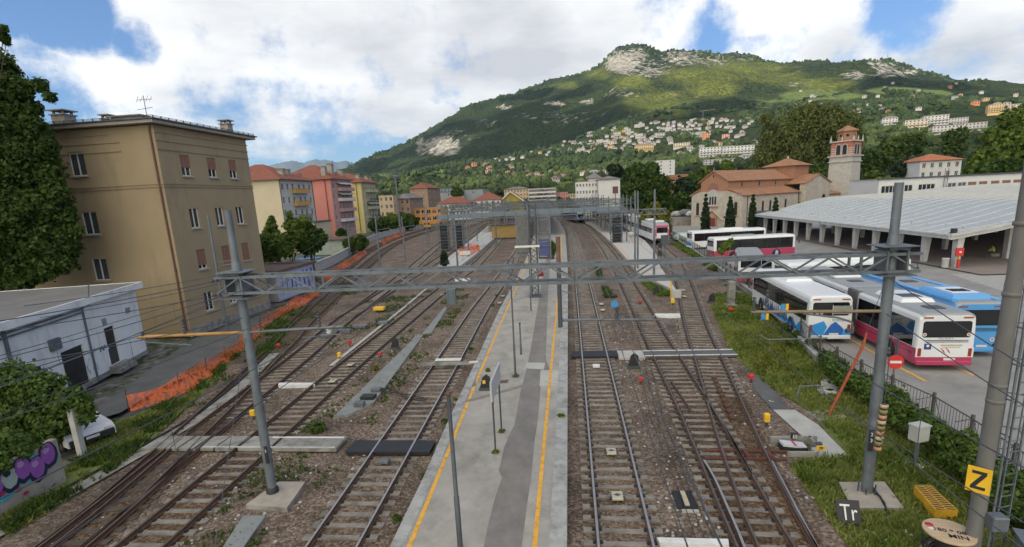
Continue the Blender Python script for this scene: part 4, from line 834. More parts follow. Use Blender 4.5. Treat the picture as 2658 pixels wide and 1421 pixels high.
for a, b in ((0, -3), (-3, 0)): mb.lathe(T(a, b, 20.95), [(.22, 0), (.22, .5), (.02, 1.3)], M_concl, 6)
mb.build('gallery', tw)
mb = MB(); mb.lathe(T(0, 0, 0), [(2.5, 20.9), (2.5, 23.6)], M_brick, 8, False); dr = mb.build('drum', tw)
for k in range(8):
    an = math.pi/8+k*math.pi/4; n = Vector((math.cos(an), math.sin(an), 0)); r = Z3.cross(n); o = T(0, 0, 22.4)+n*(2.5*math.cos(math.pi/8)+.03)
    q = MB(); q.poly([o+r*(.42*math.cos(i*math.pi/5))+Z3*(.42*math.sin(i*math.pi/5)) for i in range(10)], M_dark); q.build('window', dr, off=False).location = -tw.location
mb = MB(); mb.lathe(T(0, 0, 0), [(3.0, 23.5), (3.0, 23.8), (.05, 25.3)], M_roofo, 8, False); mb.build('roof', tw)

# bus station canopy
cn = thing('bus_station_canopy', 'wide wavy grey metal roof on tapered concrete columns over the bus bays', 'canopy', (39.3, 59.7, 0))
M_cano = mat('canopy_sheet', (.40, .43, .44), .5, .08, .25, metal=.1, detail=10, stretch=(1, .3, 1))
M_canoc = mat('canopy_concrete', (.45, .45, .43), .88, .12, 1.2, detail=10)
def cz(X):
    s = lambda a, b: (lambda t: t*t*(3-2*t))(min(1, max(0, (X-a)/(b-a))))
    return 3.62+.3*s(39.2, 42)+2.55*s(40, 54.5)+.15*s(54, 60)+.9*s(60, 84)
xs = list(np.linspace(39.3, 56, 26))+list(np.linspace(58, 92, 14)); y0c, y1c = 59.5, 119
yb = lambda X, Y: Y
mb = MB()
nx = len(xs); ny = 30; yy = np.linspace(y0c, y1c, ny)
vs = [(x, y, cz(x)) for x in xs for y in yy]; mb.add(vs, [(i*ny+j, (i+1)*ny+j, (i+1)*ny+j+1, i*ny+j+1) for i in range(nx-1) for j in range(ny-1)], M_cano, True)
for y in np.arange(y0c+1, y1c, 2.6):
    for i in range(nx-1): mb.bar((xs[i], y, cz(xs[i])+.05), (xs[i+1], y, cz(xs[i+1])+.05), .11, .12, M_canoc)
rr = random.Random(3)
for y in np.arange(y0c+2, y1c, 3.1):
    x = 41.5+rr.uniform(0, 1); mb.bar((x, y, cz(x)), (x, y, cz(x)+.28), .03, .03, M_galvd)
mb.build('roof_sheet', cn)
mb = MB(); vs = [(x, y, cz(x)-.42) for x in xs for y in yy]; mb.add(vs, [(i*ny+j, i*ny+j+1, (i+1)*ny+j+1, (i+1)*ny+j) for i in range(nx-1) for j in range(ny-1)], M_canoc, True); mb.build('soffit', cn)
mb = MB()
for i in range(nx-1):
    a, b = xs[i], xs[i+1]
    mb.quad((a, y0c, cz(a)-.55), (b, y0c, cz(b)-.55), (b, y0c, cz(b)+.02), (a, y0c, cz(a)+.02), M_canoc); mb.quad((a, y0c-.12, cz(a)-.2), (b, y0c-.12, cz(b)-.2), (b, y0c-.12, cz(b)+.1), (a, y0c-.12, cz(a)+.1), M_canoc); mb.quad((a, y0c-.12, cz(a)+.1), (b, y0c-.12, cz(b)+.1), (b, y0c, cz(b)+.1), (a, y0c, cz(a)+.1), M_canoc)
    mb.quad((b, y1c, cz(b)-.5), (a, y1c, cz(a)-.5), (a, y1c, cz(a)+.02), (b, y1c, cz(b)+.02), M_canoc)
mb.box((39.25, (y0c+y1c)/2, 3.40), (.16, y1c-y0c, .5), M_canoc); mb.box((39.12, (y0c+y1c)/2, 3.58), (.14, y1c-y0c, .14), M_canoc); mb.build('fascia', cn)
def column(x, y):
    mb = MB(); h = cz(x)-.4; w0, w1 = .40, .44
    mb.add([(x-w0*.5, y-.3, .05), (x+w0*.5, y-.3, .05), (x+w0*.5, y+.3, .05), (x-w0*.5, y+.3, .05), (x-w1*.6, y-.42, h), (x+w1*.9, y-.42, h), (x+w1*.9, y+.42, h), (x-w1*.6, y+.42, h)], [(0, 1, 5, 4), (1, 2, 6, 5), (2, 3, 7, 6), (3, 0, 4, 7)], M_canoc); return mb.build('column', cn)
for y in np.arange(60.2, 118, 5.05): column(40.55, y)
for y in np.arange(65.5, 118, 10.1): column(49.4, y); column(60, y); column(70, y)
MB().box((44.8, 118.5, 2.2), (11, .3, 4.2), M_galvd).build('rear_wall', cn); MB().box((74, 118.5, 3), (36, .3, 5.6), M_galvd).build('rear_wall', cn); MB().box((91.5, 90, 3), (.3, 58, 5.6), M_galvd).build('rear_wall', cn)
q = MB(); q.box((39.9, 60.0, 3.95), (.45, .35, .5), M_black); q.bar((40.0, 60.1, 3.5), (40.0, 60.1, 3.8), .06, .06, M_galvd); tag(q.build('floodlight'), 'small black floodlight fixed on the corner of the canopy', 'lamp')
q = thing('fire_hydrant_cabinet', 'red hose cabinet with red standpipe beside the first canopy column', 'hydrant', (40.3, 59.6, .1)); MB().box((40.55, 59.75, 1.75), (.75, .22, .85), M_red, bev=.03).build('cabinet', q); MB().box((40.55, 59.62, 1.75), (.2, .02, .2), M_white).build('label_plate', q); MB().tube([(40.55, 59.7, .1), (40.55, 59.7, 1.0)], .14, M_red).tube([(40.55, 59.7, 1.0), (40.55, 59.7, 1.35)], .05, M_yelb).build('standpipe', q)
tag(MB().lathe((39.6, 60.2, .1), [(.3, 0), (.33, .9), (.36, .95), (.3, 1.0), (.1, 1.02)], M_canoc, 14).build('litter_bin'), 'round grey concrete litter bin beside the first canopy column', 'bin')
tag(MB().box((41.4, 82, 3.0), (.08, .9, .8), mat('blue_sign', (.08, .25, .6), .5, .1)).build('bay_sign'), 'small blue bay sign hanging under the canopy', 'sign')

# ------------------------------------------------------------------ overhead line structures
def tube_mast(par, x, y, z0, ztop, r0, r1, name='mast', m=None, steps=()):
    mb = MB(); m = m or M_galv; k = 16; zs = [z0]; rs = [r0]
    for z, r in steps: zs += [z-.12, z]; rs += [rs[-1], r]
    zs.append(ztop); rs.append(r1); mb.tube([(x, y, z) for z in zs], rs, m, 14); return mb.build(name, par)
def truss(par, a, b, wd, ht, pitch, m, c=.09, name='truss'):
    """box truss from a to b (bottom chord line of the near face), wd deep away from the camera, ht high"""
    mb = MB(); a = Vector(a); b = Vector(b); d = b-a; L = d.length; d /= L; w = Vector((-d.y, d.x, 0)).normalized()*wd; u = Z3*ht
    for o in (Vector(), w, u, w+u): mb.bar(a+o, b+o, c*1.25, c*1.5, m)
    n = max(2, round(L/pitch/2)*2); p = [a+d*(L*i/n) for i in range(n+1)]
    for i in range(n):
        for o in (Vector(), w):
            q0, q1 = (p[i]+o, p[i+1]+o+u) if i % 2 == 0 else (p[i]+o+u, p[i+1]+o)
            mb.bar(q0, q1, c*.95, c*.8, m)
        q0, q1 = (p[i], p[i+1]+w) if i % 2 == 0 else (p[i]+w, p[i+1]); mb.bar(q0+u+Z3*.003, q1+u+Z3*.003, c*.55, c*.55, m); mb.bar(q0-Z3*.003, q1-Z3*.003, c*.55, c*.55, m)
        if i % 2 == 0: mb.bar(p[i]+u, p[i]+w+u, c*.6, c*.6, m); mb.bar(p[i], p[i]+w, c*.6, c*.6, m)
        if i % 10 == 4: 
            for o in (Vector(), w): mb.bar(p[i]+o, p[i]+o+u, c*1.1, c*1.1, m)
    return mb.build(name, par)
def insulator(mb, p, h, m=None, n=5, r=.07):
    m = m or M_galvd; prof = []
    for i in range(n): z = h*i/n; prof += [(r*.45, z), (r, z+h/n*.3), (r*.45, z+h/n*.6)]
    mb.lathe(p, prof, m, 8)
g1 = thing('overhead_line_gantry', 'nearest grey steel lattice gantry on two round masts across all tracks', 'gantry', (-.65, 15.9, -.2))
tube_mast(g1, -10.5, 15.6, -.2, 9.6, .15, .105, steps=((3.6, .138), (7.75, .118), (8.1, .11))); tube_mast(g1, 9.2, 16.2, -.2, 9.45, .16, .115, steps=((3.5, .148), (7.8, .13), (8.15, .12)))
truss(g1, (-11.1, 15.3, 7.04), (9.85, 15.95, 6.97), .62, .50, .80, M_galv, .056)
for x, y in ((-10.5, 15.6), (9.2, 16.2)):
    mb = MB()
    for z in (7.70, 6.88): mb.box((x, y, z), (.95, .9, .025), M_galv)
    for z in (7.64, 6.92): mb.box((x, y, z), (.55, .75, .06), M_galvd)
    for s in (-1, 1): mb.box((x+s*.27, y, 7.28), (.05, .66, .58), M_galv)
    mb.tube([(x, y, 8.05), (x, y, 7.72)], [.12, .16], M_galv, 14); mb.build('clamp_plate', g1)
def arm(par, a, b, r, m, ins=(), name='bracket_arm'):
    mb = MB(); mb.tube([a, b], r, m, 10); o = mb.build(name, par)
    for t, s in ins:
        p = Vector(a)+(Vector(b)-Vector(a))*t; q = MB(); insulator(q, p+Z3*.04, s); q.build('insulator', par)
    return o
M_arm = mat('yellowed_arm_paint', (.36, .20, .06), .6, .2, 4)
arm(g1, (-10.6, 15.6, 5.7), (-14.4, 15.6, 5.62), .055, M_arm, ((.55, .55), (.95, .15))); arm(g1, (-10.4, 15.6, 5.7), (-7.2, 15.6, 5.82), .05, M_galv, ((.12, .5), (.75, .5)))
arm(g1, (9.1, 16.2, 5.77), (5.4, 16.2, 5.84), .05, mat('dull_arm_paint', (.22, .17, .10), .6, .2, 4), ((.88, .7), (.98, .45)))
for (xa, za, xb, zb) in ((-14.4, 5.4, -12.6, 5.28), (-7.2, 5.55, -8.7, 5.45), (5.5, 5.1, 7.4, 5.12)):
    q = MB(); q.tube([(xa, 15.7, za+.15), (xa+(.25 if xb > xa else -.25), 15.7, za), (xb, 15.7, zb)], .022, M_galv, 6); q.build('steady_arm', g1)
q = MB(); q.tube([(6.9, 16.2, 5.75), (7.9, 16.2, 5.6), (8.3, 16.2, 5.45), (8.35, 16.2, 5.2)], .03, M_galv, 8); q.box((8.25, 16.2, 5.18), (.2, .12, .12), M_galvd); q.build('cantilever_tube', g1)
q = MB(); q.box((9.05, 15.98, 1.75), (.13, .03, .72), M_black); [text_mesh(q, s, .17, facing((9.05, 15.96, 1.95-.2*i), (1, 0, 0), (0, 0, 1)), M_white) for i, s in enumerate('23')]; q.build('number_plate', g1)
q = MB(); q.box((-10.38, 15.40, 1.45), (.11, .03, .62), M_black); text_mesh(q, '2', .13, facing((-10.38, 15.38, 1.6), (1, 0, 0), (0, 0, 1)), M_white); q.build('number_plate', g1)
q = MB(); q.lathe((-10.5, 15.6, -.2), [(.21, 0), (.21, .28), (.15, .36)], M_black, 14); q.build('base_collar', g1)
q = MB(); q.lathe((9.2, 16.2, -.2), [(.3, 0), (.3, .06), (.22, .1)], M_galv, 14)
for k in range(6): a = k*math.pi/3; q.tube([(9.2+.26*math.cos(a), 16.2+.26*math.sin(a), -.15), (9.2+.26*math.cos(a), 16.2+.26*math.sin(a), .12)], .02, M_galvd, 6)
q.build('base_flange', g1)
def footing(label, pts, z0, z1, name='foundation_slab'):
    mb = MB(); mb.prism(pts, z0, z1, M_conc, mat('footing_top', (.33, .29, .24), .9, .2, 1.6, detail=10)); return tag(mb.build(name), label, 'slab')
footing('concrete footing slab under the left gantry mast', [at(x, y, -.05)[:2] for x, y in ((618, 1270), (722, 1278), (768, 1212), (700, 1212))], -.3, -.05)
footing('rusty concrete footing slab under the right gantry mast', [at(x, y, -.1)[:2] for x, y in ((2110, 1213), (2130, 1253), (2150, 1278), (2274, 1278), (2225, 1212))], -.3, -.1)
# concrete pole with Z sign
zp = thing('concrete_pole', 'thick round concrete pole with ladder and yellow Z sign at right edge', 'pole', (10.05, 13.0, -.2))
M_cpole = mat('pole_concrete', (.17, .165, .155), .9, .14, 2, bump=.15, bscale=25, detail=10, stretch=(1, 1, .3), col2=(.115, .112, .105))
tube_mast(zp, 10.05, 13.0, -.2, 12.2, .175, .135, m=M_cpole, steps=((1.0, .172), (5.9, .160), (7.2, .150)))
for z in (1.9, 4.2, 4.6, 6.8, 8.4): MB().lathe((10.05, 13.0, z), [(.16, 0), (.184, .01), (.184, .09), (.16, .1)], M_cpole, 16).build('pole_band', zp)
mb = MB(); mb.lathe((10.05, 13.0, -.2), [(.182, 0), (.182, .55)], mat('rust_base', (.22, .06, .03), .85, .3, 4), 16); mb.build('rusty_base', zp)
mb = MB(); mb.tube([(10.3, 12.85, -.2), (10.3, 12.85, 2.2), (10.34, 12.9, 4), (10.33, 12.9, 11)], .028, M_galv, 8); mb.build('conduit', zp)
mb = MB(); mb.box((10.33, 12.75, 1.15), (.36, .32, .4), M_galv, bev=.03); mb.build('junction_box', zp)
sgx = Vector((9.80, 12.78, 2.3)); sr = Vector((.78, -.62, 0)).normalized()
sr = Vector((.74, -.67, 0)).normalized()
sg = MB(); sn = sr.cross(Z3); S_ = facing(sgx+sn*.1, sr, Z3); sg.box(sgx+sn*.07, (.46, .02, .66), M_yelb, Mx=S_.to_3x3() @ Matrix.Rotation(R(-90), 3, 'X') @ Matrix.Rotation(R(90), 3, 'X') @ Matrix(((1, 0, 0), (0, 0, 1), (0, -1, 0))).transposed() if False else Matrix((sr, -sn, Z3)).transposed())
pts = lambda L: [sgx+sn*.085+sr*x+Z3*z for x, z in L]
for L in ([(-.14, .16), (.14, .16), (.14, .24), (-.14, .24)], [(-.14, -.24), (.14, -.24), (.14, -.16), (-.14, -.16)], [(-.14, -.16), (-.04, -.16), (.14, .16), (.04, .16)]): sg.poly(pts(L), M_black)
sg.build('sign_plate', zp)
lad = thing('mast_ladder', 'grey steel caged ladder beside the concrete pole at the right edge', 'ladder', (10.55, 13.0, -.2)); 
for z in np.arange(.2, 11, .3): MB().bar((10.50, 12.98, z), (10.86, 13.1, z), .022, .022, M_galv).build('rung', lad)
for x, y in ((10.50, 12.98), (10.86, 13.1)): MB().bar((x, y, -.2), (x, y, 11.2), .045, .03, M_galv).build('side_rail', lad)
mb = MB()
for z in np.arange(2.4, 11, .9): mb.tube([(10.50, 12.98, z), (10.45, 13.45, z), (10.8, 13.65, z), (11.05, 13.45, z), (10.86, 13.1, z)], .018, M_galv, 6)
for x, y in ((10.45, 13.45), (10.8, 13.65), (11.05, 13.45)): mb.bar((x, y, 2.4), (x, y, 11), .02, .02, M_galv)
mb.build('cage', lad)
# orange leaning brace pole
q = thing('brace_pole', 'leaning rust-orange steel strut between the hedge and the right mast', 'pole', at(2085, 1045, -.2)); b0 = at(2085, 1045, -.15); t0 = atY(2172, 868, 22.8); t1 = atY(2180, 838, 22.9)
MB().tube([b0, t0, t1], [.06, .06, .042], mat('orange_rust_paint', (.30, .065, .022), .7, .2, 3), 10).build('strut', q); MB().box(b0+Vector((-.05, .1, -.05)), (1.3, .9, .1), M_conc, rz=.2).build('base_slab', q); MB().tube([t1, atY(2215, 740, 22.9), (9.3, 16.3, 7.0)], .012, M_galvd, 5).build('stay_wire', q)
# signal bridge (solid box beam) on four caged legs
g2 = thing('signal_gantry', 'blue-grey boxed signal bridge on caged lattice legs spanning the yard', 'gantry', (-8, 103, -.2))
M_bg = mat('blue_grey_steel', (.14, .18, .21), .5, .1, 1, metal=.3); M_bg2 = mat('green_grey_steel', (.12, .155, .16), .5, .1, 1, metal=.3)
a, b = Vector((-25.6, 103, 5.95)), Vector((9.7, 104, 6.1)); mb = MB(); mb.bar(a+Z3*.55, b+Z3*.55, 1.3, .8, M_bg); mb.bar(a-Z3*.2, b-Z3*.2, 1.0, .16, M_bg2)
for k in range(17): p = a+(b-a)*(k/16); mb.bar(p+Vector((0, -.72, .15)), p+Vector((0, -.72, .98)), .08, .06, M_galvd)
mb.build('beam', g2)
mb = MB()
for z in (1.6, 2.1): mb.bar(a+Z3*z+Vector((0, -.6, 0)), b+Z3*z+Vector((0, -.6, 0)), .05, .05, M_galv); mb.bar(a+Z3*z+Vector((0, .6, 0)), b+Z3*z+Vector((0, .6, 0)), .05, .05, M_galv)
for k in range(25):
    p = a+(b-a)*(k/24)
    for s in (-.6, .6): mb.bar(p+Vector((0, s, .9)), p+Vector((0, s, 2.1)), .05, .05, M_galv)
mb.build('railing', g2)
def lattice(par, x, y, z0, z1, w, m, c=.07, name='lattice_leg', step=None):
    mb = MB(); h = w/2; cs = [(x-h, y-h), (x+h, y-h), (x+h, y+h), (x-h, y+h)]
    for p in cs: mb.bar((*p, z0), (*p, z1), c, c, m)
    st = step or w*.8; n = max(2, int((z1-z0)/st))
    for i in range(n):
        za, zb = z0+(z1-z0)*i/n, z0+(z1-z0)*(i+1)/n
        for k in range(4):
            p, q = cs[k], cs[(k+1) % 4]
            if i % 2: p, q = q, p
            mb.bar((*p, za), (*q, zb), c*.6, c*.6, m)
    return mb.build(name, par)
mesh_in = mat('wire_mesh_grey', (.12, .13, .135), .7, .3, 6)
for x, zb in ((-24.6, .0), (-21.7, -.1), (8.9, .1)):
    lattice(g2, x, 103.3, -.2 if x < 0 else .2, 5.6, 1.15, M_galvd, .13); mb = MB()
    for s in (-1.05, 1.05):
        for e in (-.6, .6): mb.bar((x+s, 102.4+e, zb), (x+s, 102.4+e, 5.7), .09, .09, M_galv)
    for k in range(9): z = zb+.2+k*.58; mb.box((x, 102.4, z), (2.1, 1.2, .06), M_galvd if k % 3 else M_galv)
    mb.box((x+.1, 102.9, (zb+5.6)/2), (1.7, .05, 5.6-zb-.4), mesh_in); mb.build('ladder_cage', g2)
mb = MB()
for k in range(14):
    x = -3+k*.9; mb.bar((x, 103.4, 5.55), (x+.45, 103.4, 4.9), .06, .06, M_galv); mb.bar((x+.45, 103.4, 4.9), (x+.9, 103.4, 5.55), .06, .06, M_galv)
mb.bar((-3, 103.4, 4.9), (9.6, 103.4, 4.9), .08, .08, M_galv); mb.bar((-25, 103, 5.0), (-4, 103.2, 5.0), .08, .08, M_galv); mb.build('lower_truss', g2)
# lattice mast on the platform
lm = thing('lattice_mast', 'tall dark lattice mast with square cap plate and side cages on the platform', 'mast', (-3.35, 49.3, PT)); lattice(lm, -3.35, 49.3, PT+.1, 8.9, .62, M_galvd, .10)
mb = MB(); mb.box((-3.35, 49.3, 9.15), (2.5, 1.2, .07), M_galvd); mb.bar((-3.7, 49.1, 7.0), (-3.7, 49.1, 9.1), .22, .12, M_galv); mb.build('cap_plate', lm); MB().box((-3.35, 49.3, PT+.08), (1.1, 1.1, .16), M_galvd).build('base_plate', lm)
for x0, x1, z0, z1 in ((-4.85, -3.8, 4.4, 8.0), (-2.85, -1.75, 3.9, 8.0)):
    mb = MB()
    for x in (x0, x1):
        for y in (48.7, 49.9): mb.bar((x, y, z0), (x, y, z1), .07, .07, M_galv)
    for z in np.arange(z0, z1+.1, 1.2):
        for y in (48.7, 49.9): mb.bar((x0, y, z), (x1, y, z), .06, .06, M_galv)
        for x in (x0, x1): mb.bar((x, 48.7, z), (x, 49.9, z), .06, .06, M_galv)
    mb.box(((x0+x1)/2, 49.3, z0), (x1-x0, 1.2, .06), M_galvd); mb.box(((x0+x1)/2, 49.88, (z0+z1)/2), (x1-x0-.1, .03, z1-z0-.2), mat('mesh_panel', (.2, .21, .21), .6, .2, 8, alpha=.45))
    if x1 > -2: mb.box((-2.3, 48.9, 4.8), (.8, .2, 1.2), mat('blue_panel', (.05, .07, .2), .5, .2)); mb.box((-2.3, 48.78, 5.6), (1.0, .1, .12), mat('navy_panel', (.03, .04, .2), .5, .2))
    mb.build('side_cage', lm)
MB().box((-3.9, 48.62, 5.1), (2.3, .12, .18), M_frame).build('white_rail', lm)
# brown and dark masts on platform
q = thing('steel_mast', 'round mast with rusty brown top and dark lower half on the platform', 'mast', (-.8, 37.1, PT)); MB().tube([(-.8, 37.1, PT), (-.8, 37.1, 4.5)], .16, M_galvd, 14).build('lower_mast', q); MB().tube([(-.8, 37.1, 4.5), (-.8, 37.1, 6.75)], [.165, .155], mat('rusty_mast', (.14, .085, .05), .8, .3, 3), 14).build('upper_mast', q)
mb = MB(); mb.tube([(-.8, 36.9, 1.45), (5.5, 36.9, 1.25)], .06, M_galv, 8); mb = MB()
q2 = arm(q, (-.7, 37.0, 2.95), (1.0, 37.0, 2.5), .03, M_galv)
# bracket arm over track 3: hangs from the mast of the lower gantry
q = thing('cantilever_arm', 'grey horizontal registration tube with blue disc over the right hand tracks', 'bracket', atY(1415, 806, 17)); a = atY(1415, 806, 17); b = atY(1643, 804, 17); MB().tube([a, b], .045, M_galv, 8).build('tube', q); p = atY(1552, 803, 17); mb = MB(); insulator(mb, p, .42, None, 5, .09); mb.build('insulator', q); d_ = atY(1546, 766, 17); MB().tube([d_-UY*.01, d_+UY*.01], .12, mat('blue_disc', (.05, .3, .6), .5, .1), 14).build('disc', q)
mb = MB(); mb.tube([b, atY(1665, 806, 17), atY(1688, 822, 17)], .02, M_galv, 6); mb.tube([atY(1612, 838, 17), atY(1690, 822, 17)], .015, M_galv, 6); mb.box(atY(1690, 822, 17), (.2, .1, .1), M_galvd); mb.build('steady_arm', q)
mb = MB(); p = atY(1413, 806, 17); mb.tube([p+Vector((0, .25, 0)), p-Vector((0, .25, 0))], .04, M_galvd, 6); mb.tube([p, (p.x, p.y, 7.0)], .02, M_galvd, 6); mb.build('drop_bracket', q)
# single masts: (x, y, z0, height, radius, label)
singles = [(-28.45, 39.7, -.2, 9.35, .12, 'slim blue-grey mast standing against the beige building'), (-30.25, 81.4, -.2, 7.75, .14, 'grey mast by the far tracks left of the curved fence'), (-27.98, 87.6, -.2, 7.4, .12, 'thin grey mast next to the yellow signal box'), (-44, 102.3, -.2, 5.8, .16, 'grey mast with clustered fittings before the pink block'),
           (9.45, 60.7, .25, 9.7, .14, 'mast with crosswise truss arm on the end of the right platform'), (7.6, 63, .25, 9.7, .11, 'thin left one of the masts on the right platform'), (8.3, 66, .25, 9.6, .12, 'middle mast of three on the right platform'), (-21.0, 120, -.2, 8.5, .12, 'mast between the yard tracks behind the signal bridge'), (-17.0, 88, .1, 6.6, .13, 'short mast on the pale left platform'), (-15.6, 72, .1, 7.2, .13, 'mast with white plate at the pale platform end'), (-9.2, 118, .2, 8.2, .13, 'mast on the platform just behind the signal bridge'), (11.0, 104, .25, 9.0, .12, 'mast right of the caged leg on the right platform')]
for (x, y, z0, h, r, lab) in singles:
    t = thing('line_mast', lab, 'mast', (x, y, z0)); tube_mast(t, x, y, z0, h, r, r*.75, 'pole')
    if x == 9.45:
        truss(t, (6.9, 60.5, 7.0), (10.7, 60.5, 7.0), .35, .6, .5, M_galv, .06, 'truss_arm')
    elif x == -44: mb = MB(); [mb.box((x+s, y, 5.0+k*.5), (.5, .4, .15), M_galvd) for s in (-.4, .5) for k in range(3)]; mb.build('fittings', t)
    elif x == -15.6: MB().box((x+1.1, y, 2.4), (1.6, .06, .55), M_frame).build('plate', t)
    else: arm(t, (x, y, 5.6), (x+(2.2 if x < 0 else -2.2), y, 5.8), .04, M_galv, ((.9, .4),))
def span(label, a, b, sag=.25, r=.012, ins=0):
    t = MB(); a = Vector(a); b = Vector(b); pts = [a+(b-a)*(k/10)-Z3*(sag*4*(k/10)*(1-k/10)) for k in range(11)]; t.tube(pts, r, M_galvd, 5)
    for k in range(ins): insulator(t, a+(b-a)*(.08+.03*k)-Z3*.06, .12, None, 2, .06)
    return tag(t.build('overhead_wire'), label, 'wire')
# further gantries toward the station
for i, (y, x0, x1, z, xs_) in enumerate(((112, -27, 13.8, 7.3, (-27, -15.5, 13.6)), (122, -28.5, 13.9, 6.9, (-28.5, -4.6, 13.8)), (135, -30, 13.6, 7.3, (-30, -16.3, -5.2, 13.4)), (150, -33, 13, 6.9, (-33, -17.5, 12.8)), (165, -36, 12.5, 7.2, (-36, -19, -6, 12)), (182, -40, 12, 6.9, (-40, -21, 11.6)), (200, -44, 11, 7.2, (-44, -24, -8, 10)), (240, -50, 8, 7.0, (-50, -28, -12, 7)))):
    t = thing('overhead_line_gantry', ['nearest', 'second nearest', 'third', 'fourth', 'fifth', 'sixth', 'second farthest', 'farthest'][i]+' of the grey lattice gantries stacked up behind the signal bridge', 'gantry', (x0, y, -.2), group='gantries toward the station')
    truss(t, (x0, y, z), (x1, y, z), .6, .85, 1.6 if i % 2 else 2.0, M_galvd, .075)
    for x in xs_: tube_mast(t, x, y, -.2, (9.4, 8.6, 9.0)[i % 3], .16, .12)
    for k, x in enumerate(np.linspace(x0+3, x1-3, 7)):
        mb = MB(); mb.bar((x, y, z), (x, y, z-1.3), .09, .09, M_galv); mb.tube([(x, y, z-1.2), (x+1.4, y, z-.9)], .035, M_galv, 6); insulator(mb, (x, y, z-1.5), .5); mb.bar((x+.3, y, z+.7), (x+.3, y, z+1.5+.4*(k % 3)), .07, .07, M_galv); mb.build('hanger', t)
rn = random.Random(44)
post0 = None
for k in range(34):
    y = rn.uniform(108, 250); x = rn.choice((-16.8-.045*(y-100), -4.6-.03*(y-100), 10.8-.02*(y-100), -30-.12*(y-100), -22.5-.08*(y-100)))+rn.uniform(-1.2, 1.2); h = rn.uniform(5.5, 9.8)
    if post0 is None:
        post0 = thing('station_post', 'thin grey post in the thicket of masts around the station platforms', 'mast', (x, y, .1), group='posts around the station platforms'); MB().tube([(0, 0, 0), (0, 0, 8)], [.12, .09], M_galv, 8).build('pole', post0, off=False); MB().tube([(-1.2, 0, 6.2), (1.3, 0, 6.5)], .045, M_galv, 6).build('cross_arm', post0, off=False)
    else: dup(post0, (x, y, .1), rn.uniform(-.4, .4), sc=(1, 1, h/8))
for k in range(9):
    y = 110+k*14; span(('first', 'second', 'third', 'fourth', 'fifth', 'sixth', 'seventh', 'eighth', 'ninth')[k]+' cross-span wire over the yard beyond the signal bridge', (-26-.13*(y-100), y+6, 6.6), (13.5-.02*(y-100), y+6, 6.4), .5, .03)
# floodlight tower
t = thing('floodlight_tower', 'tall slim lighting tower with lamp platform behind the yard', 'lamp', (-52.7, 162.5, -.2)); tube_mast(t, -52.7, 162.5, -.2, 17.2, .36, .2, 'pole'); mb = MB()
for z in (16.9, 17.9, 18.8): mb.lathe((-52.7, 162.5, z), [(1.25, 0), (1.25, .1)], M_galv, 10); mb.lathe((-52.7, 162.5, z), [(1.0, .3), (1.0, .7)], M_galvd, 10)
for k in range(8): a = k*math.pi/4; mb.bar((-52.7+1.2*math.cos(a), 162.5+1.2*math.sin(a), 16.9), (-52.7+1.2*math.cos(a), 162.5+1.2*math.sin(a), 19.2), .06, .06, M_galv)
mb.build('lamp_platform', t)
# station platform canopies and hall walls far off
for lab, pts, z in (('flat grey canopy over the middle platform of the station', [(-10.5, 128), (-1.7, 128), (-3.5, 190), (-9.5, 290), (-21, 290), (-13.5, 190)], 4.6), ('flat grey canopy with brown posts over the right platform', [(7.6, 128), (14.6, 128), (11.5, 195), (5.5, 280), (-1.5, 280), (4.5, 195)], 4.5), ('long grey canopy over the left platform of the station', [(-24.5, 150), (-19, 150), (-24, 215), (-33, 300), (-39, 300), (-31, 215)], 4.5)):
    t = thing('platform_canopy', lab, 'canopy', (pts[0][0], pts[0][1], .2)); mb = MB(); mb.prism(pts, z, z+.45, M_galvd, mat('canopy_felt', (.13, .14, .145), .85, .15, .3)); mb.build('roof', t)
    c0 = Vector((sum(p[0] for p in pts[:2])/2, pts[0][1]+2)); c1 = Vector(((pts[2][0]+pts[5][0])/2, pts[2][1]))
    for k in range(7):
        p = c0+(c1-c0)*(k/6); MB().bar((p.x-1.2, p.y, .2), (p.x-1.2, p.y, z), .3, .3, mat('brown_post', (.22, .15, .09), .8, .1)).build('post', t); MB().bar((p.x+1.2, p.y, .2), (p.x+1.2, p.y, z), .3, .3, _mats['brown_post']).build('post', t)
t = thing('platform_shelter', 'ochre panelled shelter wall on the left platform under the bridge beam', 'shelter', (-15.5, 128, .2)); MB().box((-15.5, 128, 1.7), (6.5, .3, 3.0), mat('ochre_panel', (.30, .20, .06), .8, .12)).build('wall', t); MB().box((-15.5, 129, 3.3), (7.2, 3, .2), M_galvd).build('roof', t)
# overhead wires
def cat_wire(label, pts, zc=5.25, zm=6.35):
    t = thing('overhead_wire', label, 'wire', (pts[0][0], pts[0][1], zc)); mb = MB(); L = [Vector((p[0], p[1], zc)) for p in resample(pts, 6.)]; mb.tube(L, .011, M_galvd, 4, False); mb.build('contact_wire', t)
    mb = MB(); n = len(L); up = []
    for i, p in enumerate(L): f = (i % 8)/8; up.append(Vector((p.x, p.y, zm-.55*4*f*(1-f)*.9)))
    mb.tube(up, .011, M_galvd, 4, False)
    for p, q in zip(L, up): mb.bar(p, q, .008, .008, M_galvd)
    mb.build('messenger_wire', t)
cat_wire('overhead wire above the straight right platform track', [(1.35, 2), (1.35, 60), (.6, 138), (-2, 200)])
cat_wire('overhead wire above the left platform track', [(-7, 2), (-7.5, 28), (-8.2, 50), (-8.9, 82), (-10, 112), (-15, 200)])
cat_wire('overhead wire above the middle left track', [(-12.9, 2), (-13.4, 22), (-14.1, 57), (-14.3, 82), (-17, 130), (-22, 195)])
cat_wire('overhead wire above the right track beside the right platform', [(5.2, 2), (5.3, 20), (6.1, 58), (6.4, 95), (4.8, 168), (0, 240)])
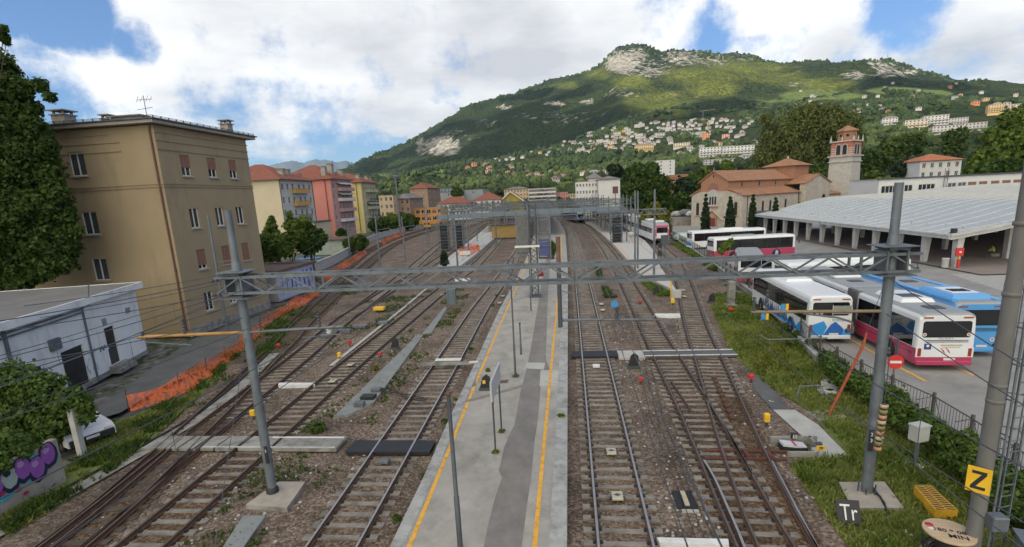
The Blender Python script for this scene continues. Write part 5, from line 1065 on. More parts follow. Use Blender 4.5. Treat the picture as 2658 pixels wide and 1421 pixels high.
cat_wire('overhead wire above the curving left yard track', [(-14.8, 2), (-15.7, 14), (-18.3, 30), (-23, 46), (-33, 82), (-41, 118)])
lw = [((575, 700), (0, 808), 15.5, 9), ((585, 735), (0, 835), 15.5, 9.5), ((560, 745), (0, 905), 15.5, 10), ((610, 800), (0, 925), 15.4, 10), ((680, 700), (0, 975), 15.4, 8.5), ((690, 800), (0, 1060), 15.4, 8.5), ((570, 690), (60, 770), 15.6, 12), ((550, 715), (100, 800), 15.6, 12)]
nm = ['topmost', 'second highest', 'third highest', 'fourth highest', 'long black', 'lowest', 'short upper', 'short lower']
for k, (p, q, Y0, Y1) in enumerate(lw): span(nm[k]+' of the wires from the left mast across the white cabin', atY(*p, Y0), atY(*q, Y1), .05, .011, 2 if k < 4 else 0)
span('upper dark wire slanting past the concrete pole', atY(2230, 790, 16), atY(2640, 1060, 9.5), .05, .013); span('lower dark wire slanting past the striped box to the corner', atY(2225, 690, 16), atY(2640, 960, 9.8), .05, .013); span('dark wire over the cable drum', atY(2130, 1030, 15), atY(2600, 1330, 8.5), .05, .012)
span('pale guy wire from the left mast to the ballast', atY(618, 850, 15.5), atY(540, 1377, 10), .02, .01)
# ------------------------------------------------------------------ vehicles and people (built in local space: rear at y = 0, front at +y)
M_tyre = mat('tyre_rubber', (.018, .018, .019), .85, .2, 6); M_rim = mat('wheel_rim', (.35, .35, .36), .4, .15, 5, metal=.7)
M_bglass = glass('bus_glass', (.012, .013, .015), .05); M_grvent = mat('vent_grey', (.07, .07, .075), .6, .1)
def paint(name, c, r=.28): return mat(name, c, r, .05, .6, spec=.6, detail=8)
M_bw = paint('bus_white', (.66, .67, .68)); M_bpk = paint('bus_magenta', (.40, .04, .10)); M_bbl = paint('bus_blue', (.08, .30, .62)); M_brf = paint('bus_roof_grey', (.27, .28, .28), .5); M_bel = mat('bellows_rubber', (.13, .13, .135), .8, .15, 1, stretch=(1, 12, 1))
def wheel(par, x, y, r=.48, w=.28):
    mb = MB()
    def ring(prof, m, n=20):
        vs = [Vector((x+px, y+pr*math.cos(2*math.pi*j/n), r+pr*math.sin(2*math.pi*j/n))) for px, pr in prof for j in range(n)]
        return MB().add(vs, [(i*n+j, i*n+(j+1) % n, (i+1)*n+(j+1) % n, (i+1)*n+j) for i in range(len(prof)-1) for j in range(n)], m, True)
    s = 1 if x > 0 else -1; h = w/2
    t = ring([(-h, r*.6), (-h, r*.95), (-h*.8, r), (h*.8, r), (h, r*.95), (h, r*.6)], M_tyre).build('wheel', par, off=False)
    ring([(s*h*.9, r*.62), (s*h*.75, r*.5), (s*h*.75, r*.22), (s*h*1.0, r*.16), (s*h*1.0, .001)], M_rim).build('rim', t, off=False)
    return t
def body_loft(mb, secs, W, H, zb, zw, mlow, mup, mroof, zs=None):
    """secs: (y, side inset, top drop, bottom rise)"""
    n = 14; rings = []
    for y, si, td, br in secs:
        h = W/2-si; t = H-td; rings.append([(-h+.03, zb+br), (-h, zb+.12+br), (-h, zw), (-h+.005, (zw+t)/2), (-h+.05, t-.26), (-h+.12, t-.1), (-h+.30, t), (h-.30, t), (h-.12, t-.1), (h-.05, t-.26), (h-.005, (zw+t)/2), (h, zw), (h, zb+.12+br), (h-.03, zb+br)])
    vs = [Vector((x, s[0], z)) for s, r in zip(secs, rings) for x, z in r]
    for i in range(len(secs)-1):
        for j in range(n-1):
            m = mlow if j in (0, 1, 11, 12) else (mroof if j in (5, 6, 7) else mup)
            mb.add([vs[i*n+j], vs[i*n+j+1], vs[(i+1)*n+j+1], vs[(i+1)*n+j]], [(3, 2, 1, 0)], m, j in (4, 5, 7, 8))
    for k, fl in ((0, 1), (len(secs)-1, 0)):
        r = vs[k*n:(k+1)*n]; lo = [r[0], r[1], r[2], r[11], r[12], r[13]]; up = [r[2], r[3], r[4], r[5], r[6], r[7], r[8], r[9], r[10], r[11]]
        mb.poly(lo[::-1] if fl else lo, mlow); mb.poly(up[::-1] if fl else up, mup)
def panel(mb, x0, x1, y, z0, z1, m, s=-1, c=.08):      # chamfered glass panel standing across the bus
    pts = [(x0+c, z0), (x1-c, z0), (x1, z0+c), (x1, z1-c), (x1-c, z1), (x0+c, z1), (x0, z1-c), (x0, z0+c)]
    mb.poly([(px, y, pz) for px, pz in (pts if s < 0 else pts[::-1])], m)
    n = len(pts)
    for i in range(n): a, b = pts[i], pts[(i+1) % n]; mb.quad((a[0], y, a[1]), (a[0], y-s*.03, a[1]), (b[0], y-s*.03, b[1]), (b[0], y, b[1]), m)
def side_glass(par, x, y0, y1, z0, z1, panes=5, slant=0.0):
    s = 1 if x > 0 else -1; q = x+s*.012; mb = MB(); pts = [(y0, z0+slant), (y1, z0), (y1, z1), (y0, z1)]
    mb.poly([(q, a, b) for a, b in (pts if s > 0 else pts[::-1])], M_bglass)
    for a, b in zip(pts, pts[1:]+pts[:1]): mb.quad((q, *a), (q, *b), (q-s*.03, *b), (q-s*.03, *a), M_bglass)
    for k in range(1, panes): y = y0+(y1-y0)*k/panes; mb.box((q+s*.002, y, (z0+z1)/2), (.008, .05, z1-z0-.06), M_black)
    return mb.build('window', par, off=False)
def bus(label, loc, hd, L, W, H, low, up, roof, ac=True, decal=None, rear=True, win=(1.28, 2.5), artic=None, blackside=False, units=(), group=None, rearwin=True, noroot=None):
    t = noroot or thing('bus', label, 'bus', (loc[0], loc[1], -.02), R(hd), group); mb = MB()
    rs = [(0, .05, .12, .08), (.08, .0, .04, .02), (.25, 0, 0, 0), (L-.35, 0, 0, 0), (L-.08, .03, .08, .02), (L, .12, .25, .08)]
    body_loft(mb, rs, W, H, .33, 1.18, low, up, roof); mb.build('body', t, off=False)
    hw = W/2
    side_glass(t, -hw, .35, L-.4, *win, panes=max(2, int(L/1.7)), slant=.0); side_glass(t, hw, .35, L-.4, *win, panes=max(2, int(L/1.7)))
    if rearwin:
        mb = MB(); panel(mb, -hw+.22, hw-.22, -.012, 1.75, H-.42, M_bglass); mb.build('rear_window', t, off=False)
        for s in (-1, 1):
            mb = MB(); mb.box((s*(hw-.17), -.012, .98), (.16, .04, .42), mat('tail_light', (.28, .03, .01), .3, .2, 20), bev=.01); mb.build('tail_light', t, off=False)
            mb = MB(); mb.box((s*(hw-.42), .0, H-.24), (.42, .05, .07), mat('marker_light', (.30, .06, .01), .35, .3, 8)); mb.build('marker_light', t, off=False)
        mb = MB(); mb.box((.25, -.02, .62), (.52, .02, .11), M_frame); mb.build('number_plate', t, off=False); MB().box((0, -.02, .42), (W-.1, .12, .22), low, bev=.03).build('bumper', t, off=False)
    MB().box((0, L-.06, 1.95), (W-.3, .06, 1.5), M_bglass).build('windscreen', t, off=False)
    for s in (-1, 1):
        for y in ([L*.24, L-2.6] if L > 8 else [L*.36]): 
            mb = MB(); n = 12; mb.poly([(s*(hw+.004), y+.62*math.cos(math.pi*k/n), .34+.72*math.sin(math.pi*k/n)) for k in range(n+1)][::-s], M_dark); mb.build('wheel_arch', t, off=False); wheel(t, s*(hw-.12), y)
    if L > 9 or artic:
        for s in (-1, 1): mb = MB(); mb.tube([(s*hw, L-.1, 2.6), (s*(hw+.25), L+.25, 2.5), (s*(hw+.25), L+.3, 2.2)], .03, M_black, 6); mb.box((s*(hw+.25), L+.3, 2.0), (.22, .12, .42), M_black, bev=.03); mb.build('mirror', t, off=False)
    for (y0, y1, h, m, w) in units:
        mb = MB(); b = .14; vs = [(-w/2, y0, H-.02), (w/2, y0, H-.02), (w/2, y1, H-.02), (-w/2, y1, H-.02), (-w/2+b, y0+b, H+h), (w/2-b, y0+b, H+h), (w/2-b, y1-b, H+h), (-w/2+b, y1-b, H+h)]
        mb.add(vs, [(4, 5, 6, 7), (0, 1, 5, 4), (1, 2, 6, 5), (2, 3, 7, 6), (3, 0, 4, 7)], m); mb.build('roof_unit', t, off=False)
    if decal: decal(t, hw, L, H)
    return t
def hatch(t, y, H, w=.8):
    MB().box((0, y, H+.02), (w, .75, .05), M_grvent, bev=.02).build('roof_hatch', t, off=False)
BL = [mat('decal_blue_%d' % i, c, .35, .06) for i, c in enumerate(((.03, .25, .60), (.02, .12, .42), (.04, .32, .70)))]
def decal_mountain(t, hw, L, H):
    mb = MB(); y = -.016
    mb.poly([(-hw+.06, y, .55), (-.35, y, .55), (-.15, y, 1.05), (-.35, y, 1.42), (-.95, y, 1.2), (-hw+.06, y, .8)], BL[0]); mb.poly([(-.35, y-.003, .55), (.85, y-.003, .55), (.75, y-.003, .95), (.3, y-.003, 1.38), (.05, y-.003, 1.2)], BL[1]); mb.poly([(.7, y-.006, .55), (hw-.06, y-.006, .55), (hw-.06, y-.006, .95), (1.0, y-.006, 1.0), (.75, y-.006, .85)], BL[2]); mb.build('mountain_graphic', t, off=False)
    mb = MB(); text_mesh(mb, 'tre', .30, facing((.28, -.02, 1.50), (1, 0, 0), (0, 0, 1)), mat('logo_green', (.05, .30, .22), .5, .05)); text_mesh(mb, 'nti', .30, facing((.62, -.02, 1.50), (1, 0, 0), (0, 0, 1)), BL[0]); text_mesh(mb, 'no', .30, facing((.95, -.02, 1.50), (1, 0, 0), (0, 0, 1)), mat('logo_yellow', (.42, .45, .04), .5, .05)); mb.build('logo', t, off=False)
    mb = MB(); mb.box((.62, -.016, 2.0-.1+.2), (1.0, .012, .5), mat('led_panel_grey', (.22, .24, .23), .5, .1)); mb.box((.1, -.02, 2.1), (.03, .02, .6), M_frame); mb.build('destination_panel', t, off=False)
    mb = MB()
    for x in (-.75, -.5): mb.tube([(x, -.014, 1.92), (x, -.022, 1.92)], .085, M_frame, 12); mb.tube([(x, -.02, 1.92), (x, -.026, 1.92)], .05, mat('limit_red', (.45, .12, .12), .5, .1), 12)
    mb.build('speed_sticker', t, off=False)
    mb = MB()
    for k, (y0, y1, z) in enumerate(((.3, 2.2, 1.0), (1.6, 3.6, .95), (3.0, 5.0, 1.05), (4.6, 6.2, .9), (6, 7.5, 1.0))): mb.poly([(-hw-.008-.001*k, y0, .45), (-hw-.008-.001*k, (y0+y1)/2, z+.15), (-hw-.008-.001*k, y1, .45)], BL[k % 3])
    for k in range(14): y = 3.5+k*.42; z = .75+.4*((k*37) % 10)/10; mb.poly([(-hw-.014, y, .6), (-hw-.014, y+.2, z+.35), (-hw-.014, y+.4, .6)], mat('decal_navy', (.03, .05, .2), .4, .1))
    mb.build('side_graphic', t, off=False)
U = [(2.0, 4.6, .12, M_bw, 1.7)]
t = bus('white intercity coach with blue mountain graphic on its rear beside the railing', (15.45, 32.6), -3, 12, 2.45, 2.98, M_bw, M_bw, M_bw, decal=decal_mountain, win=(1.35, 2.5), units=((5.2, 8.4, .16, M_bw, 1.8),))
def decal_rear(t, hw, L, H):
    W_ = 2*hw
    mb = MB()
    for z in (1.52, 1.6): mb.box((.05, -.014, z), (1.9, .016, .03), M_dark)
    text_mesh(mb, 'A R W A Y', .14, facing((0, -.018, 1.70), (1, 0, 0), (0, 0, 1)), mat('badge_grey', (.35, .35, .36), .5, .1)); mb.build('rear_grille', t, off=False); MB().box((0, -.006, .98), (W_-.02, .016, .50), M_bw).build('rear_panel', t, off=False)
    mb = MB(); mb.box((-.78, -.014, 1.28), (.32, .014, .3), mat('navy_sticker', (.03, .035, .20), .5, .1)); mb.tube([(-.78, -.02, 1.32), (-.78, -.026, 1.32)], .07, M_frame, 12); mb.build('sticker', t, off=False)
    mb = MB(); mb.box((.28, -.014, 1.35), (.95, .012, .05), mat('gold_text', (.40, .33, .15), .6, .3, 30)); mb.box((.28, -.014, 1.24), (.8, .012, .03), _mats['gold_text'])
    for k, x in enumerate((-.15, .08)): mb.poly([(x, -.018, 1.18), (x+.1, -.018, 1.1), (x+.2, -.018, .92), (x+.08, -.018, 1.0)], M_red); mb.poly([(x-.06, -.02, 1.2), (x+.02, -.02, 1.18), (x+.0, -.02, 1.12)], M_dark)
    mb.build('advert', t, off=False)
    mb = MB()
    for x in (-1.0, 1.0): mb.tube([(x*.98, -.014, 1.9), (x*.98, -.024, 1.9)], .09, M_frame, 12); mb.tube([(x*.98, -.022, 1.9), (x*.98, -.028, 1.9)], .055, _mats['limit_red'], 12)
    mb.build('speed_sticker', t, off=False)
    mb = MB(); mb.box((-hw-.004, 3.3, .88), (.006, 6.0, .03), M_black); mb.box((-hw-.004, 1.1, .75), (.006, .9, .5), mat('pale_magenta', (.48, .09, .15), .4, .1)); mb.build('trim_line', t, off=False)
art = thing('bus', 'magenta and white articulated bus with grey bellows in the middle of the row', 'bus', (18.5, 27.4, -.02), R(-3))
bus('', None, 0, 6.6, 2.6, 3.0, M_bpk, M_bw, M_brf, decal=decal_rear, win=(1.22, 2.55), units=((2.6, 5.4, .2, M_bw, 1.7),), noroot=art); hatch(art, 1.3, 3.0); MB().box((0, 3.6, 3.21), (1.0, .9, .03), M_grvent).build('fan_grille', art, off=False)
mb = MB(); mb.box((0, 7.25, 1.62), (2.45, 1.36, 2.5), M_bel, bev=.08); mb.box((0, 7.25, 2.93), (2.35, 1.3, .12), mat('bellows_top', (.25, .26, .26), .7, .1), bev=.04)
for k in range(9): mb.box((0, 6.65+k*.15, 1.64), (2.5, .05, 2.52), M_bel)
mb.build('bellows', art, off=False)
secs = MB(); body_loft(secs, [(7.9, 0, 0, 0), (17.1, 0, 0, 0), (17.5, .1, .2, .06)], 2.6, 3.0, .33, 1.18, M_bpk, M_bw, M_brf); secs.build('front_body', art, off=False); side_glass(art, -1.3, 8.2, 17.0, 1.22, 2.55, 6); side_glass(art, 1.3, 8.2, 17.0, 1.22, 2.55, 6); hatch(art, 9.8, 3.0)
mb = MB(); mb.box((0, 12.5, 3.1), (1.7, 3.4, .22), M_bw, bev=.08); mb.build('roof_unit', art, off=False)
for s in (-1, 1): wheel(art, s*1.18, 14.8); wheel(art, s*1.18, 9.6)
def decal_blue(t, hw, L, H):
    mb = MB()
    for z in (1.45, 1.52, 1.59): mb.box((.1, -.014, z), (1.8, .016, .025), M_dark)
    mb.tube([(.72, -.014, .98), (.72, -.024, .98)], .11, M_frame, 12); mb.tube([(.72, -.02, .98), (.72, -.028, .98)], .065, _mats['limit_red'], 12); mb.tube([(.85, -.014, .68), (.85, -.024, .68)], .09, M_dark, 10); mb.build('rear_details', t, off=False); hatch(t, 6.8, H)
    mb = MB()
    for s in (-1, 1): mb.bar((s*(hw-.2), .3, H-.0), (s*(hw-.2), L-.5, H-.0), .35, .12, M_bbl)
    mb.build('roof_rail', t, off=False); MB().box((0, 2.2, H+.26), (1.3, 1.7, .04), M_bw, bev=.01).build('fan_panel', t, off=False)
    mb = MB(); [mb.box((-.35+.24*k, 2.0, H+.29), (.18, .7, .03), M_dark) for k in range(4)]; mb.build('fan_grille', t, off=False)
bus('bright blue bus with grey roof parked right of the articulated bus', (21.5, 29.6), -3, 12, 2.5, 3.02, M_bbl, M_bbl, M_brf, decal=decal_blue, units=((.7, 3.9, .24, M_bbl, 2.0),))
bus('white bus with long white roof parked crosswise behind the coaches', (18.3, 48.0), -84, 10.5, 2.55, 3.0, M_bw, M_bw, M_bw, units=((3.6, 7.2, .2, M_bw, 1.6),), win=(1.3, 2.55))
bus('white crosswise bus partly hidden behind another white crosswise bus', (18.5, 51.9), -85, 9.5, 2.5, 3.0, M_bpk, M_bw, M_brf, win=(1.3, 2.55))
p = at(1893, 645, 2.85); bus('white bus with magenta skirt seen from behind at left end of the row', (p.x, p.y), -14, 8, 2.5, 2.95, M_bpk, M_bw, M_brf, win=(1.3, 2.5))
bus('dark magenta bus with black window band parked crosswise near the railing', (19.2, 75.0), -82, 11.2, 2.5, 2.95, M_bpk, M_bw, M_bw, win=(1.2, 2.6), units=((3.0, 6.0, .18, M_brf, 1.6),))
bus('white and blue coach parked crosswise in front of the church', (19.3, 88.4), -82, 12, 2.5, 2.95, M_bw, M_bw, M_bw, win=(1.35, 2.55), units=((5, 8.5, .2, M_bw, 1.6),), decal=decal_mountain)
def car(label, loc, rz, col, L=4.1, W=1.75, H=1.5, group=None, van=False):
    t = thing('parked_car', label, 'car', (loc[0], loc[1], loc[2]), rz, group); mb = MB(); hw = W/2
    prof = [(0, .35), (.02, .75), (.15, .95), (.3 if van else .75, H-.08), (.7 if van else 1.2, H), (L*.56, H-.02), (L*.75, .98), (L-.25, .82), (L-.02, .62), (L, .3)]
    n = len(prof)
    for s in (-1, 1):
        pts = [(s*(hw-.0 if z < .97 else hw-.16*(z-.95)/(H-.95)), y, z) for y, z in prof]; mb.poly(pts if s < 0 else pts[::-1], col)
    for i in range(n-1):
        a, b = prof[i], prof[i+1]; f = lambda z: hw if z < .97 else hw-.16*(z-.95)/(H-.95); mb.add([(-f(a[1]), *a), (f(a[1]), *a), (f(b[1]), *b), (-f(b[1]), *b)], [(0, 1, 2, 3)], col, False)
    mb.build('body', t, off=False)
    for s in (-1, 1):
        mb = MB(); q = s*(hw-.05); pts = [(q+s*.012, .75, .98), (q+s*.012, L*.70, .98), (q-s*.08, L*.555, H-.1), (q-s*.08, 1.15, H-.1)]; mb.poly(pts if s > 0 else pts[::-1], M_bglass); mb.build('side_window', t, off=False)
        for y in (.78, L-.78): wheel(t, s*(hw-.08), y, .31, .2)
        MB().box((s*(hw-.25), L-.02, .66), (.32, .08, .14), M_frame, bev=.02).build('headlight', t, off=False); MB().box((s*(hw-.18), .03, .8), (.2, .06, .2), _mats['tail_light']).build('tail_light', t, off=False)
    MB().add([(-hw+.16, L*.735, 1.02), (hw-.16, L*.735, 1.02), (hw-.24, L*.575, H-.06), (-hw+.24, L*.575, H-.06)], [(0, 1, 2, 3)], M_bglass).build('windscreen', t, off=False); MB().box((0, L-.0, .45), (W-.1, .1, .28), M_black, bev=.03).build('bumper', t, off=False); MB().box((0, L+.05, .5), (.5, .02, .11), M_frame).build('number_plate', t, off=False)
    return t
p = at(150, 1110, 0); car('white van with black bumper parked nose out under the ivy-covered wall', (-25.1, 21.0, -.2), R(-113), paint('car_white', (.62, .62, .63)), 4.6, 1.8, 1.5)
p = at(1672, 600, 0); car('pale mint hatchback standing by the railing near the white and blue coach', (19.9, 103.5, -.02), R(-80), paint('car_mint', (.42, .55, .50)))
for k, (x, y) in enumerate(((1742, 541), (1728, 538), (1712, 543))):
    p = atY(x, y, 150); car(('white estate car parked on the terrace wall left of the church', 'grey car parked on the terrace behind the white estate', 'pale car at the left end of the terrace wall')[k], (p.x-1.5, 150+k*2.5, p.z-.4), R(-85), (paint('car_white', (.62, .62, .63)), paint('car_grey', (.2, .21, .22)), paint('car_silver', (.4, .4, .42)))[k])
# rail vehicles
t = thing('rail_trolley', 'yellow and orange rail maintenance trolley on the far left yard track', 'rail vehicle', at(1075, 578, -.1), R(14)); M_ry = paint('trolley_yellow', (.68, .33, .02)); mb = MB(); mb.box((0, 2.5, 1.7), (2.3, 5, 1.7), M_ry, bev=.1); mb.build('cab', t, off=False); MB().box((0, 2.5, 2.7), (2.4, 5.1, .35), paint('trolley_orange', (.68, .16, .02)), bev=.08).build('roof', t, off=False); MB().box((0, 2.5, .55), (2.2, 5.4, .6), M_black).build('chassis', t, off=False)
for x in (-.55, .55): MB().box((x, -.02, 2.0), (.85, .04, .75), M_bglass).build('window', t, off=False)
for x in (-.75, .75):
    for y in (.9, 4.1): wheel(t, x, y, .4, .14)
def train(label, loc, rz, L, col, front, dark, H=3.9):
    t = thing('train', label, 'train', loc, rz); mb = MB(); body_loft(mb, [(0, .25, .75, .1), (.5, .06, .25, 0), (1.1, 0, 0, 0), (L, 0, 0, 0)], 2.85, H, .75, 1.75, col, col, M_brf); mb.build('body', t, off=False)
    mb = MB(); panel(mb, -1.0, 1.0, -.02, 2.15, 3.1, M_bglass); mb.build('windscreen', t, off=False); mb = MB(); mb.box((0, .15, 3.35), (2.3, .5, .42), front, bev=.06); mb.build('roof_fairing', t, off=False)
    for s in (-1, 1):
        MB().box((s*1.1, .0, 2.2), (.32, .2, 1.3), front, bev=.05).build('cab_pillar', t, off=False); MB().box((s*.8, -.02, 1.45), (.35, .08, .2), M_frame).build('headlight', t, off=False)
        side_glass(t, s*1.425, 2.0, L-1, 2.0, 2.9, 12)
        for y in (3.5, 6, L-4): MB().box((s*1.0, y, .5), (.3, 2.2, .7), M_black).build('bogie', t, off=False)
    MB().box((0, -.1, 1.0), (2.2, .3, .4), dark, bev=.05).build('coupler_skirt', t, off=False)
    for k in range(5): MB().box((0, 3+k*(L-5)/5, H+.15), (1.6, 2.2, .35), M_frame, bev=.08).build('roof_unit', t, off=False)
    return t
train('white and pink regional train standing at the right platform', (16.6, 98, -.1), R(2), 48, M_bw, paint('train_pink', (.50, .10, .20)), M_black)
train('dark blue train front under the station canopy', (4.0, 185, -.1), R(8), 40, paint('train_blue', (.05, .06, .22)), paint('train_grey', (.30, .32, .36)), M_black, 4.1)
# people: one skinned body each, clothes and hair as children
def skin_mesh(pts, edges, radii, m, name, par, lev=2):
    me = bpy.data.meshes.new('sk'); me.from_pydata(pts, edges, []); o = bpy.data.objects.new('sk', me); C.objects.link(o)
    md = o.modifiers.new('s', 'SKIN'); 
    for v, r in zip(me.skin_vertices[0].data, radii): v.radius = (r, r) if not hasattr(r, '__len__') else r
    me.skin_vertices[0].data[0].use_root = True; o.modifiers.new('u', 'SUBSURF').levels = lev
    bpy.context.view_layer.update(); nm = bpy.data.meshes.new_from_object(o.evaluated_get(bpy.context.evaluated_depsgraph_get())); bpy.data.objects.remove(o)
    nm.materials.clear(); nm.materials.append(m); nm.polygons.foreach_set('use_smooth', [True]*len(nm.polygons)); q = bpy.data.objects.new(name, nm); C.objects.link(q); q.parent = par; KIDS.setdefault(par.name, []).append(q); return q
M_skin = mat('skin', (.42, .25, .18), .6, .08); M_hair = mat('dark_hair', (.03, .022, .018), .7, .2, 20)
def person(label, loc, rz, J, shirt, trou):
    """J: joint positions pelvis, chest, neck, head, (shoulder, elbow, wrist, hand) x2, (hip, knee, ankle, toe) x2"""
    t = thing('person', label, 'person', loc, rz)
    pts = [J['pelvis'], J['waist'], J['chest'], J['neck'], J['head'], J['crown']]; ed = [(0, 1), (1, 2), (2, 3), (3, 4), (4, 5)]; rad = [(.14, .11), (.13, .1), (.16, .11), .055, (.075, .09), (.06, .07)]
    for s in 'LR':
        b = len(pts); pts += [J['sh'+s], J['el'+s], J['wr'+s], J['ha'+s]]; ed += [(2, b), (b, b+1), (b+1, b+2), (b+2, b+3)]; rad += [.055, .045, .033, .03]
        hand = Vector(J['ha'+s]); d = (hand-Vector(J['wr'+s])).normalized(); sd = d.cross(Z3); sd = sd.normalized() if sd.length > .1 else Vector((1, 0, 0))
        for k in range(4): c = len(pts); pts.append(tuple(hand+d*(.075+.012*(1.5-abs(k-1.5)))+sd*((k-1.5)*.022))); ed.append((b+3, c)); rad.append(.009)
        c = len(pts); pts.append(tuple(hand+d*.02+sd*.06)); ed.append((b+3, c)); rad.append(.011)
        b = len(pts); pts += [J['hi'+s], J['kn'+s], J['an'+s], J['to'+s]]; ed += [(0, b), (b, b+1), (b+1, b+2), (b+2, b+3)]; rad += [.085, .062, .042, .035]
    skin_mesh(pts, ed, rad, M_skin, 'body', t)
    P_ = [J['pelvis'], J['waist'], J['chest'], tuple(Vector(J['chest'])*.35+Vector(J['neck'])*.65)]; e = [(0, 1), (1, 2), (2, 3)]; r = [(.155, .125), (.15, .12), (.18, .13), .075]
    for s in 'LR': b = len(P_); P_ += [J['sh'+s], J['el'+s], tuple(Vector(J['el'+s])*.25+Vector(J['wr'+s])*.75)]; e += [(2, b), (b, b+1), (b+1, b+2)]; r += [.07, .06, .05]
    skin_mesh(P_, e, r, shirt, 'jacket', t)
    P_ = [J['pelvis']]; e = []; r = [(.155, .125)]
    for s in 'LR': b = len(P_); P_ += [J['hi'+s], J['kn'+s], J['an'+s]]; e += [(0, b), (b, b+1), (b+1, b+2)]; r += [.105, .08, .065]
    skin_mesh(P_, e, r, trou, 'trousers', t)
    h = Vector(J['head']); mb = MB(); n = 10
    for k, (dx, dy, dz, rr) in enumerate(((0, -.02, .10, .098),)):
        mb.lathe(h+Vector((0, dy, .0)), [(.102, .03), (.105, .07), (.09, .13), (.05, .165), (.005, .175)], M_hair, n)
    mb.build('hair', t, off=False)
    for s in (-1, 1): MB().lathe(h+Vector((s*.032, .088, .02)), [(.002, -.012), (.011, -.004), (.011, .004), (.002, .012)], M_hair, 8).build('eye', t, off=False)
    MB().box(h+Vector((0, .092, -.055)), (.05, .012, .012), mat('lips', (.3, .1, .08), .5, .1)).build('mouth', t, off=False); MB().add([h+Vector(v) for v in ((-.015, .085, -.02), (.015, .085, -.02), (0, .125, -.015), (0, .09, .03))], [(0, 1, 2), (0, 2, 3), (1, 3, 2)], M_skin).build('nose', t, off=False)
    return t
sit = dict(pelvis=(0, 0, .5), waist=(0, .02, .68), chest=(0, .08, .92), neck=(0, .12, 1.1), head=(0, .17, 1.2), crown=(0, .19, 1.3), shL=(-.19, .1, 1.0), elL=(-.24, .3, .80), wrL=(-.16, .48, .66), haL=(-.12, .55, .62), shR=(.19, .1, 1.0), elR=(.24, .3, .80), wrR=(.16, .48, .66), haR=(.12, .55, .62), hiL=(-.1, .05, .5), knL=(-.16, .45, .52), anL=(-.16, .55, .09), toL=(-.17, .72, .04), hiR=(.1, .05, .5), knR=(.16, .45, .52), anR=(.16, .42, .09), toR=(.17, .6, .04))
pc = thing('bench', 'low concrete block seat under the canopy', 'bench', (49.3, 67.2, .1)); MB().box((49.3, 67.2, .3), (.9, .6, .36), M_conc, bev=.03).build('seat', pc); MB().box((49.3, 67.2, .1), (.7, .45, .06), M_conc).build('base', pc)
person('seated person in yellow-green work vest leaning forward under the canopy', (49.3, 67.2, .1), R(75), sit, mat('hi_vis', (.45, .55, .04), .8, .1), mat('dark_trousers', (.06, .065, .08), .9, .1))
stand = dict(pelvis=(0, 0, .95), waist=(0, 0, 1.1), chest=(0, .03, 1.32), neck=(0, .05, 1.5), head=(0, .08, 1.6), crown=(0, .08, 1.7), shL=(-.19, .02, 1.42), elL=(-.25, 0, 1.15), wrL=(-.24, .12, .92), haL=(-.23, .17, .85), shR=(.19, .02, 1.42), elR=(.26, .02, 1.15), wrR=(.24, .2, .98), haR=(.22, .26, .93), hiL=(-.1, 0, .93), knL=(-.11, .05, .5), anL=(-.11, -.02, .09), toL=(-.12, .14, .04), hiR=(.1, 0, .93), knR=(.11, .08, .5), anR=(.12, .12, .09), toR=(.13, .28, .04))
p = at(1955, 628, 1.6); person('standing person in pale blue shirt beside the magenta bus', (p.x, p.y, -.02), R(40), stand, mat('pale_blue_shirt', (.42, .48, .62), .85, .1), mat('navy_trousers', (.04, .045, .07), .9, .1))
# ------------------------------------------------------------------ trees and plants
def leaf_mat(name, a, b, trans=.35, scale=.6):
    mm = bpy.data.materials.new(name); mm.use_nodes = True; nt = mm.node_tree; N = nt.nodes; L = nt.links; bs = N['Principled BSDF']; out = N['Material Output']
    bs.inputs['Roughness'].default_value = .65; bs.inputs['Specular IOR Level'].default_value = .25
    ge = N.new('ShaderNodeNewGeometry'); tc = N.new('ShaderNodeTexCoord'); nz = N.new('ShaderNodeTexNoise'); nz.inputs['Scale'].default_value = scale; nz.inputs['Detail'].default_value = 3; L.new(tc.outputs['Object'], nz.inputs['Vector'])
    ad = N.new('ShaderNodeMath'); ad.operation = 'MULTIPLY_ADD'; L.new(ge.outputs['Random Per Island'], ad.inputs[0]); ad.inputs[1].default_value = .55; L.new(nz.outputs['Fac'], ad.inputs[2])
    mr = N.new('ShaderNodeMapRange'); L.new(ad.outputs[0], mr.inputs[0]); mr.inputs[1].default_value = .45; mr.inputs[2].default_value = 1.05
    mx = N.new('ShaderNodeMix'); mx.data_type = 'RGBA'; L.new(mr.outputs[0], mx.inputs[0]); mx.inputs[6].default_value = (*a, 1); mx.inputs[7].default_value = (*b, 1); L.new(mx.outputs[2], bs.inputs['Base Color'])
    tr = N.new('ShaderNodeBsdfTranslucent'); L.new(mx.outputs[2], tr.inputs[0]); ms = N.new('ShaderNodeMixShader'); ms.inputs[0].default_value = trans; L.new(bs.outputs[0], ms.inputs[1]); L.new(tr.outputs[0], ms.inputs[2]); L.new(ms.outputs[0], out.inputs[0])
    return mm
LM = dict(dark=leaf_mat('leaf_dark', (.022, .045, .010), (.085, .145, .026), .4), mid=leaf_mat('leaf_mid', (.03, .06, .012), (.11, .165, .032), .4), bright=leaf_mat('leaf_bright', (.06, .10, .018), (.20, .27, .05), .42), yellow=leaf_mat('leaf_yellow', (.07, .085, .012), (.22, .21, .035)), con=leaf_mat('leaf_conifer', (.012, .025, .012), (.04, .07, .025)), willow=leaf_mat('leaf_willow', (.06, .08, .022), (.21, .24, .07), .45), ivy=leaf_mat('leaf_ivy', (.03, .06, .012), (.12, .19, .035), .35, 1.5), grassb=leaf_mat('grass_blade', (.14, .175, .035), (.32, .35, .09), .45, .5))
